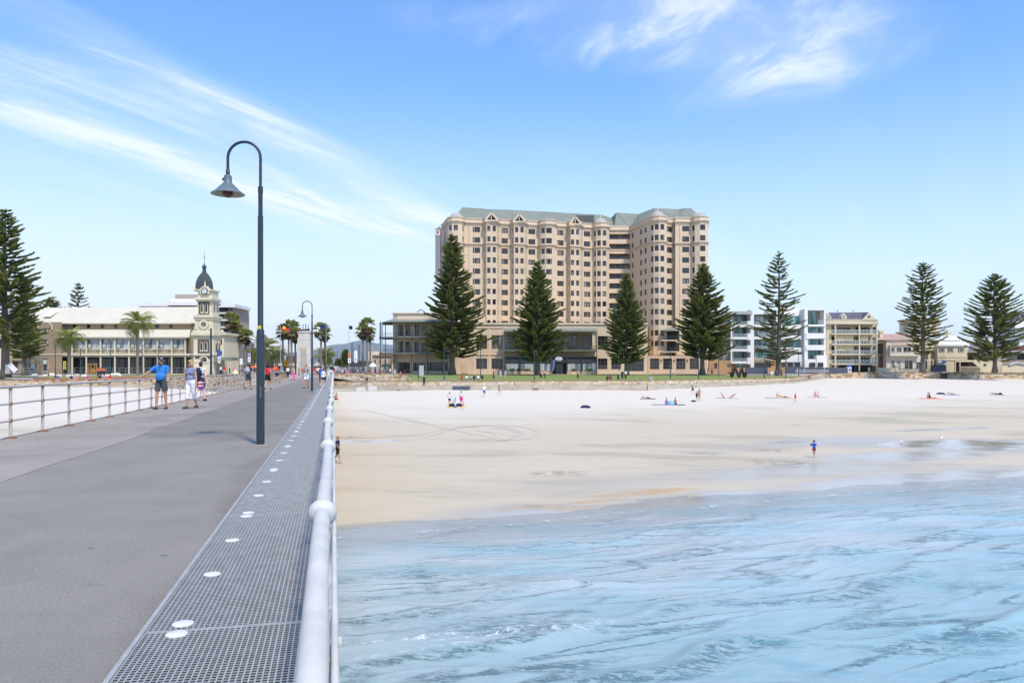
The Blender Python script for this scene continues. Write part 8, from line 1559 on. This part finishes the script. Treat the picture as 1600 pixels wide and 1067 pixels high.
person('person in navy shirt and white shorts sitting on the parapet ledge', loc + Vector((0, 0, -.06)), 1.7, face=60, skin='tan', hair='brown', wear=(('shirt', 'navy'), ('shorts', 'white'), ('shoes', 'black')), mode='bench', hip=(82, 88), knee=(70, 85), arm=((25, 8, 40), (25, 8, 40)), lean=15)
# on the sand
def B_(label, px, py, H, **kw):
    Y = on_sand(px, py); return person(label, (X_(px, Y), Y, float(sand_z(X_(px, Y), Y)) - .01), H, **kw)
B_('man in dark clothes and red cap walking on the sand beside the railing', 527.5, 723.5, 1.70, face=80, skin='tan', hair='dark', wear=(('shirt', 'navy'), ('shorts', 'black'), ('cap', 'orange')), hip=(16, -14), knee=(4, 20), arm=((15, 8, 30), (-5, 8, 15)))
B_('bare backed person sitting on the sand right by the railing', 524.5, 624.5, 1.7, face=150, skin='tan', hair='dark', wear=(('trunks', 'maroon'),), mode='sit', hip=(85, 80), knee=(70, 60), lean=10)
B_('woman in white top and navy shorts, hands on hips, in the family group', 702.5, 635.3, 1.68, face=160, skin='fair', hair='brown', wear=(('tank', 'white'), ('short_shorts', 'navy')), arm=((-10, 45, 95), (-10, 45, 95)), in_arm=(60, 60), fem=True, hip=(3, -3))
B_('small child in aqua standing in the family group', 711, 632.5, 1.02, face=30, skin='fair', hair='brown', wear=(('shirt', 'aqua'), ('trunks', 'aqua')), child=True)
B_('child in aqua sitting in the family group', 707.5, 633.5, 1.15, face=60, skin='fair', hair='brown', wear=(('shirt', 'aqua'),), mode='sit', hip=(80, 85), knee=(60, 50), child=True, lean=10)
B_('woman with magenta wrap standing at the right of the family group', 720.8, 632.3, 1.66, face=200, skin='tan', hair='dark', wear=(('tank', 'white'), ('skirt', 'magenta')), fem=True, arm=((20, 10, 40), (0, 10, 10)))
B_('little girl in pink crouching in front of the family group', 723.6, 640.5, 1.0, face=20, skin='pink', hair='brown', wear=(('swimsuit', 'pink'), ('trunks', 'pink')), hip=(25, 20), knee=(30, 30), lean=30, child=True, arm=((20, 20, 20), (20, 20, 20)))
B_('man in white shirt, blue shorts and cap walking across the upper sand', 756.6, 620.5, 1.72, face=30, skin='fair', hair='grey', wear=(('shirt', 'white'), ('shorts', 'royal'), ('hat', 'white')), hip=(8, -8), knee=(2, 12), arm=((5, 14, 30), (5, 18, 20)), extras=bagpack('dark bag carried by the man in blue shorts', 'black', w_=.1, h_=.12, d_=.1))
B_('man in grey shirt and sand shorts walking right of the man in blue shorts', 780.5, 617, 1.72, face=-60, skin='fair', hair=None, wear=(('shirt', 'lgrey'), ('shorts', 'tanc'), ('hat', 'white')), lean=10, hip=(16, -12), knee=(4, 16))
B_('woman in pink top near the wall foot', 856.8, 609.2, 1.6, face=200, skin='fair', hair='brown', wear=(('tee', 'pink'), ('short_shorts', 'lgrey')), fem=True, lean=14)
B_('small child in white and blue beside the woman in pink', 852.6, 609.6, 1.05, face=180, skin='fair', hair='blond', wear=(('tee', 'white'), ('trunks', 'royal')), child=True)
B_('woman in violet sitting on a towel, left of the seated pair', 1041.5, 631.8, 1.68, face=170, skin='fair', hair='brown', wear=(('swimsuit', 'purple'), ('shorts', 'purple')), mode='sit', hip=(85, 80), knee=(40, 30), lean=6, fem=True)
B_('woman in black sitting on a towel, right of the seated pair', 1055.3, 631.6, 1.66, face=175, skin='tan', hair='dark', wear=(('bikini_top', 'black'), ('trunks', 'black')), mode='sit', hip=(85, 80), knee=(30, 50), lean=10, fem=True)
B_('walker in white hat and black shorts high on the beach', 1082.5, 615.5, 1.7, face=-70, skin='fair', hair='brown', wear=(('shirt', 'lgrey'), ('shorts', 'black'), ('hat', 'white')), lean=10, hip=(14, -12), knee=(4, 18))
B_('woman in bikini standing on the upper beach', 1092.6, 626.2, 1.72, face=150, skin='tan', hair='dark', wear=(('bikini_top', 'tanc'), ('bikini_bottom', 'tanc')), fem=True, arm=((20, 12, 60), (5, 10, 10)))
B_('child in black standing against the woman in bikini', 1088.6, 625.4, 1.25, face=0, skin='tan', hair='dark', wear=(('swimsuit', 'black'), ('shorts', 'black')), child=True)
B_('child in long red shirt walking alone', 1242.6, 628, 1.2, face=30, skin='tan', hair='dark', wear=(('tunic', 'red'),), child=True, hip=(8, -8))
B_('boy in blue shirt and dark red shorts on the wet sand', 1272, 715, 1.18, face=175, skin='tan', hair='dark', wear=(('long_shirt', 'royal'), ('trunks', 'maroon')), child=True, hip=(10, -8), knee=(2, 14), arm=((50, 10, 110), (50, 10, 110)))
def lying(label, px, py, sk, w, face=90, fem=False, tw_=None, prop=0):
    return B_(label, px, py, 1.66, face=face, skin=sk, hair='brown', wear=w, mode='lie', lie=-82 + prop, hip=(4, 10), knee=(8, 40), fem=fem, arm=((-5, 20, 20), (150, 20, 60)))
lying('sunbather lying alone left of the seated pair', 1012, 622.5, 'fair', (('trunks', 'black'),), 80)
lying('sunbather lying with raised head, left one of two near the red child', 1131, 621.5, 'pink', (('swimsuit', 'pink'),), 100, True, prop=45)
lying('dark haired sunbather, right one of two lying together', 1142, 621.2, 'tan', (('bikini_bottom', 'black'), ('bikini_top', 'black')), 262, True, prop=25)
B_('person in yellow sitting on the long towel left of the red child', 1215.4, 621.2, 1.66, face=175, skin='fair', hair='blond', wear=(('swimsuit', 'tanc'), ('shorts', 'yellow')), mode='sit', hip=(85, 80), knee=(20, 30), lean=6)
lying('sunbather lying behind the person in yellow', 1226, 621.2, 'tan', (('trunks', 'black'),), 85)
B_('left one of two people sitting up right of the red child', 1274, 620, 1.6, face=160, skin='fair', hair='brown', wear=(('swimsuit', 'pink'),), mode='sit', hip=(85, 80), knee=(20, 30), lean=8)
B_('right one of two people sitting up right of the red child', 1279, 620, 1.6, face=190, skin='pink', hair='brown', wear=(('trunks', 'lgrey'),), mode='sit', hip=(85, 80), knee=(50, 30), lean=8)
B_('sunbather sitting in the far right beach group', 1449.5, 621.8, 1.65, face=60, skin='tan', hair='dark', wear=(('trunks', 'orange'),), mode='sit', hip=(85, 80), knee=(60, 50), lean=5); B_('second sunbather of the far right group sitting in a dark top', 1453, 622, 1.65, face=200, skin='tan', hair='dark', wear=(('swimsuit', 'navy'),), mode='sit', hip=(85, 80), knee=(30, 40), lean=12, fem=True)
lying('sunbather lying at the right of the far right group', 1459, 622, 'pink', (('trunks', 'lgrey'),), 85); lying('person lying on a violet towel on the far right beach', 1487, 616, 'tan', (('trunks', 'purple'),), 95); lying('dark haired person lying farthest right on the beach', 1556, 616, 'tan', (('trunks', 'black'),), 95)
def onwall(label, px, Y, z, H, **kw): return person(label, (X_(px, Y), Y, z), H, **kw)
onwall('dark clothed person sitting on the lower wall right of the pier', 573.5, wallY(573) - .05, -.48 - .52, 1.7, face=0, skin='tan', hair='dark', wear=(('shirt', 'grey'), ('shorts', 'black')), mode='bench', hip=(80, 84), knee=(70, 75), lean=24, arm=((30, 8, 50), (30, 8, 50)))
onwall('person in black sitting on the coping near the lawn corner', 662.5, wallY(662) + .2, -.5 - .50, 1.7, face=10, skin='tan', hair='dark', wear=(('shirt', 'black'), ('trousers', 'black')), mode='bench', hip=(80, 84), knee=(70, 75), lean=14)
def G_(label, px, Y, H, **kw): return person(label, (X_(px, Y), Y, gzf(px, Y) + .01), H, **kw)
for i, (p, c, lb) in enumerate(((721.5, 'red', 'person in red sitting at the left of the lawn group'), (729, 'white', 'person in white sitting second in the lawn group'), (735.5, 'lgrey', 'person in pale grey sitting in the middle of the lawn group'), (741, 'black', 'person in black sitting in the middle of the lawn group'), (747, 'white', 'person in white sitting right of the middle of the lawn group'), (753.5, 'black', 'person in black sitting at the right end of the lawn group'), (1018 - 69, 'black', 'person in black sitting on the lawn before the smallest pine'), (954, 'maroon', 'person in dark red sitting on the lawn before the smallest pine'))):
    G_(lb, p, 131 + (i % 3), 1.72, face=150 + 20 * (i % 3), skin='fair', hair='brown', wear=(('shirt', c), ('shorts', 'grey')), mode='sit', hip=(84, 80), knee=(60, 40), lean=8)
for p, Y, c1, c2, lb in ((771.5, 133, 'black', 'grey', 'standing person in black on the lawn right of the seated group'), (775, 134, 'tanc', 'tanc', 'standing person in sand clothes beside the one in black'), (781.8, 133, 'white', 'white', 'person all in white standing on the lawn'), (789.5, 134, 'lgrey', 'lgrey', 'person in light grey standing on the lawn edge'), (902.8, 138, 'lgrey', 'black', 'man with black trousers standing alone on the lawn'), (845, 138, 'pink', 'black', 'person in pink with the pushchair on the lawn'), (851, 138, 'tanc', 'grey', 'person in sand shirt beside the pushchair'),
    (965, 133, 'white', 'grey', 'person in white bending on the lawn edge'), (972.5, 133, 'black', 'black', 'person in black crouching on the lawn edge'), (977.5, 133.5, 'white', 'black', 'person in white shirt and black trousers at the right of the crouching one'), (1047.5, 158, 'green', 'grey', 'person in green on the lawn near the right wing'), (1052.3, 160, 'white', 'aqua', 'person in white shirt and aqua shorts on the lawn near the right wing'), (1105.8, 178, 'white', 'purple', 'person with violet skirt by the broad pine trunk'), (1112.5, 178, 'lgrey', 'black', 'person in grey by the broad pine trunk'),
    (1206, 150, 'white', 'tanc', 'person in white standing left of the sparse pine trunk'), (1214, 151, 'royal', 'navy', 'person in blue under the sparse pine'), (1218.5, 150, 'orange', 'tanc', 'person in orange under the sparse pine')):
    G_(lb, p, Y, 1.7 if p != 1218.5 else 1.2, face=(p * 37) % 360, skin='fair', hair='brown', wear=(('shirt', c1), ('trousers' if c2 in ('black', 'grey', 'purple') else 'shorts', c2)), hip=(6, -6), lean=25 if p in (965, 972.5) else 0)
for i, (p, Y) in enumerate(((153.3, 140), (157.2, 141), (162.2, 140))): G_(['left one of three workers in orange vests before the hall', 'middle one of three workers in orange vests before the hall', 'right one of three workers in orange vests before the hall'][i], p, Y, 1.75, face=170 + i * 20, skin='tan', hair='brown', wear=(('vest', 'orange'), ('trousers', 'navy')), arm=((5, 12, 60), (5, 12, 40)))
for i, (p, c, lb) in enumerate(((91, 'royal', 'person in blue sitting on the wall left of the light pole'), (111.5, 'navy', 'person in navy sitting on the wall below the left date palm'), (117.5, 'lgrey', 'person in grey sitting next to the one in navy'), (121, 'pink', 'child in pink sitting right of the person in grey'), (137, 'magenta', 'person in magenta sitting on the wall below the play frame'), (156, 'black', 'person in black sitting on the wall below the workers'), (163, 'lgrey', 'person in pale grey sitting right of the one in black'), (172, 'red', 'person in red sitting on the wall right of the others'))):
    Y = wallY(p) + .25; person(lb, (X_(p, Y), Y, float(np.interp(p, [-300, 0, 170, 265], [-.5, -.50, -.30, .10])) - .42), 1.65, face=(-20, 20, 170)[i % 3] if i % 3 < 2 else 15, skin='fair', hair=['brown', 'dark', 'blond'][i % 3], wear=(('shirt', c), ('shorts', 'tanc')), mode='bench', hip=(82, 84), knee=(75, 80), lean=14)
# crowd on the plaza: eight figures, copied
crowd_src = []
for i, (c1, c2, h_, sk) in enumerate((('white', 'navy', 'dark', 'fair'), ('red', 'tanc', 'brown', 'tan'), ('aqua', 'white', 'blond', 'fair'), ('black', 'grey', 'dark', 'tan'), ('pink', 'lgrey', 'brown', 'fair'), ('lgrey', 'black', 'grey', 'fair'), ('tanc', 'royal', 'dark', 'dark'), ('purple', 'navy', 'brown', 'tan'))):
    crowd_src.append(person('tiny person in %s top standing in the crowd on the plaza' % c1.replace('lgrey', 'light grey').replace('tanc', 'sand coloured'), (0, 0, -50), 1.7, face=i * 45, skin=sk, hair=h_, wear=(('shirt', c1), ('shorts' if i % 2 else 'trousers', c2)), hip=(8, -8), fem=i % 2 == 0, group='people in the crowd on the plaza'))
TOPS = ['white', 'red', 'aqua', 'black', 'pink', 'light grey', 'sand coloured', 'violet']
finish_people()
rs = np.random.default_rng(11); spots = []
for a, b_, n, zn in ((346, 402, 13, 'left of the near lamp post'), (412, 446, 7, 'between near lamp post and memorial'), (484, 520, 8, 'between memorial and pier railing'), (524, 545, 9, 'right of the pier railing'), (560, 618, 14, 'before the corner pavilion')):
    for k, p in enumerate(np.linspace(a, b_, n)): spots.append((p + rs.uniform(-1.5, 1.5), rs.uniform(131, 168), '%s from left of crowd %s' % (ORD[k], zn)))
spots += [(632, 128.5, 'far right of the crowd on the upper wall'), (626, 130, 'second last of the crowd on the upper wall'), (613, 131, 'third last of the crowd on the upper wall')]
for i, (p, Y, zn) in enumerate(spots):
    src = crowd_src[i % 8]['root']
    if i < 8: r = src
    else:
        r = src.copy(); COL.objects.link(r)
        for ch in list(src.children): c = ch.copy(); COL.objects.link(c); c.parent = r
    r['label'] = TOPS[i % 8] + ' top, ' + zn; r.location = (X_(p, Y), Y, gzf(p, Y) + .0); s_ = rs.uniform(.92, 1.06); r.scale = (s_, s_, s_); r.rotation_euler = (0, 0, rs.uniform(0, 6.28)) if i >= 8 else (0, 0, 0)
# ------------------------------------------------------------------ things on the sand
def sandthing(name, label, cat, px, py, build, group=None):
    Y = on_sand(px, py); x = X_(px, Y); z = float(sand_z(x, Y)); b = MB(); m_ = build(b, x, Y, z); o = b.build(name, m_, None, loc=(x, Y, z), smooth=name != 'towel'); return tag(o, label, cat, group)
def towel(w, d, m_):
    def f(b, x, Y, z):
        n = 6
        for i in range(n):
            x0, x1 = x - w / 2 + w * i / n, x - w / 2 + w * (i + 1) / n; za, zb = float(sand_z(x0, Y)) + .03 + .01 * math.sin(i * 2), float(sand_z(x1, Y)) + .03 + .01 * math.sin(i * 2 + 2); b.quad((x0, Y - d / 2, za), (x1, Y - d / 2, zb), (x1, Y + d / 2, zb + .03), (x0, Y + d / 2, za + .03)); b.quad((x0, Y - d / 2, za - .03), (x1, Y - d / 2, zb - .03), (x1, Y - d / 2, zb), (x0, Y - d / 2, za))
        return m_
    return f
def lump(w, h, m_):
    def f(b, x, Y, z): b.lathe((x, Y, z - .02), [(w, 0), (w * .98, h * .4), (w * .7, h * .85), (w * .3, h), (.001, h)], 9, sx=1.0, sy=.6); return m_
    return f
for p, py, w, c, lb in ((1040, 632.6, 3.4, 'purple', 'violet towel under the left woman of the seated pair'), (1056, 632.6, 2.2, 'navy', 'navy towel under the right woman of the seated pair'), (1012, 623.2, 2.1, 'navy', 'dark towel under the lone sunbather'), (1136, 622.4, 3.2, 'lgrey', 'pale towel under the two sunbathers'), (1219, 622.3, 4.4, 'tanc', 'long dull towel left of the red child'), (1203.5, 622, 1.2, 'brown', 'small brown towel at the left end of the long one'), (1277.5, 621, 3.3, 'tanc', 'sand coloured towel under the two right of the red child'), (1455, 623, 3.5, 'orange', 'faded towel under the far right group'), (1487, 617.2, 2.6, 'purple', 'violet towel on the far right beach'), (1557, 616.8, 2.4, 'grey', 'dark towel farthest right on the beach'), (714, 636.4, 2.2, 'yellow', 'yellow towel at the feet of the family group')):
    sandthing('towel', lb, 'towel', p, py, towel(w, .8, CL[c]), 'towels on the sand')
for p, py, w, h, c, lb in ((1048.7, 631.6, .42, .5, 'aqua', 'aqua beach bag between the two seated women'), (1083.5, 627.6, .36, .22, 'black', 'black bag on the sand left of the woman in bikini'), (1065.5, 633, .16, .12, 'black', 'small dark bag right of the seated pair'), (706, 635.6, .38, .42, 'black', 'black bag at the left of the family group'), (717, 634.8, .42, .38, 'navy', 'dark heap of clothes in the middle of the family group'), (711.5, 637, .25, .14, 'royal', 'small blue bag in front of the family group'), (1470, 616, .75, .32, 'navy', 'dark heap of bags on the far right beach'), (1563, 616.4, .32, .35, 'black', 'black bag farthest right on the beach'), (914.7, 637.2, .62, .34, 'navy', 'dark blue domed beach bag alone on the open sand'), (828.5, 608.8, .34, .36, 'lgrey', 'grey bag left of the drain by the wall foot'), (820, 609, .2, .2, 'black', 'black bag by the wall foot'), (792.5, 608.8, .14, .2, 'black', 'tiny dark bag at the wall foot')):
    sandthing('beach_bag', lb, 'bag', p, py, lump(w, h, CL[c]), 'bags on the sand')
# gulls
def gull(label, px, py, face):
    Y = on_sand(px, py); x = X_(px, Y); z = float(sand_z(x, Y)); r = empty('seagull', (x, Y, z), label, 'bird', 'gulls on the wet sand'); c = math.cos(face); s = math.sin(face); f = lambda a, h: (x + c * a, Y + s * a, z + h)
    b = MB(); b.tube([f(-.26, .17), f(-.16, .20), f(-.04, .22), f(.08, .24), f(.13, .30), f(.16, .355), f(.20, .36), f(.215, .355)], [.008, .035, .072, .062, .034, .032, .026, .006], 8); b.build('body', m_white, r, smooth=True); b = MB(); b.tube([f(-.28, .19), f(-.1, .25), f(.04, .262)], [.01, .055, .03], 6); b.build('wing', m_dome, r, smooth=True); b = MB(); b.tube([f(.21, .355), f(.255, .345)], [.010, .004], 5); b.build('beak', m_redu, r)
    for a in (-.02, .03): b = MB(); b.tube([f(a, .16), f(a, 0)], .006, 4); b.build('leg', m_redu, r)
gull('seagull standing on the shining wet sand, left one', 1409, 694.5, 2.8); gull('seagull standing on the wet sand, right one', 1470.5, 688.5, 0.3)
# ------------------------------------------------------------------ thin sea air
mh = bpy.data.materials.new('thin sea haze'); mh.use_nodes = True; th = mh.node_tree; th.nodes.remove(th.nodes['Principled BSDF']); pv = th.nodes.new('ShaderNodeVolumePrincipled'); pv.inputs['Color'].default_value = (.95, .97, 1, 1); pv.inputs['Density'].default_value = .000042; pv.inputs['Anisotropy'].default_value = .2
th.links.new(pv.outputs[0], th.nodes['Material Output'].inputs['Volume']); b = MB(); b.box(-9500, 9500, -6500, 9950, -16, 460); hz_ = b.build('haze', mh, None); tag(hz_, kind='stuff')
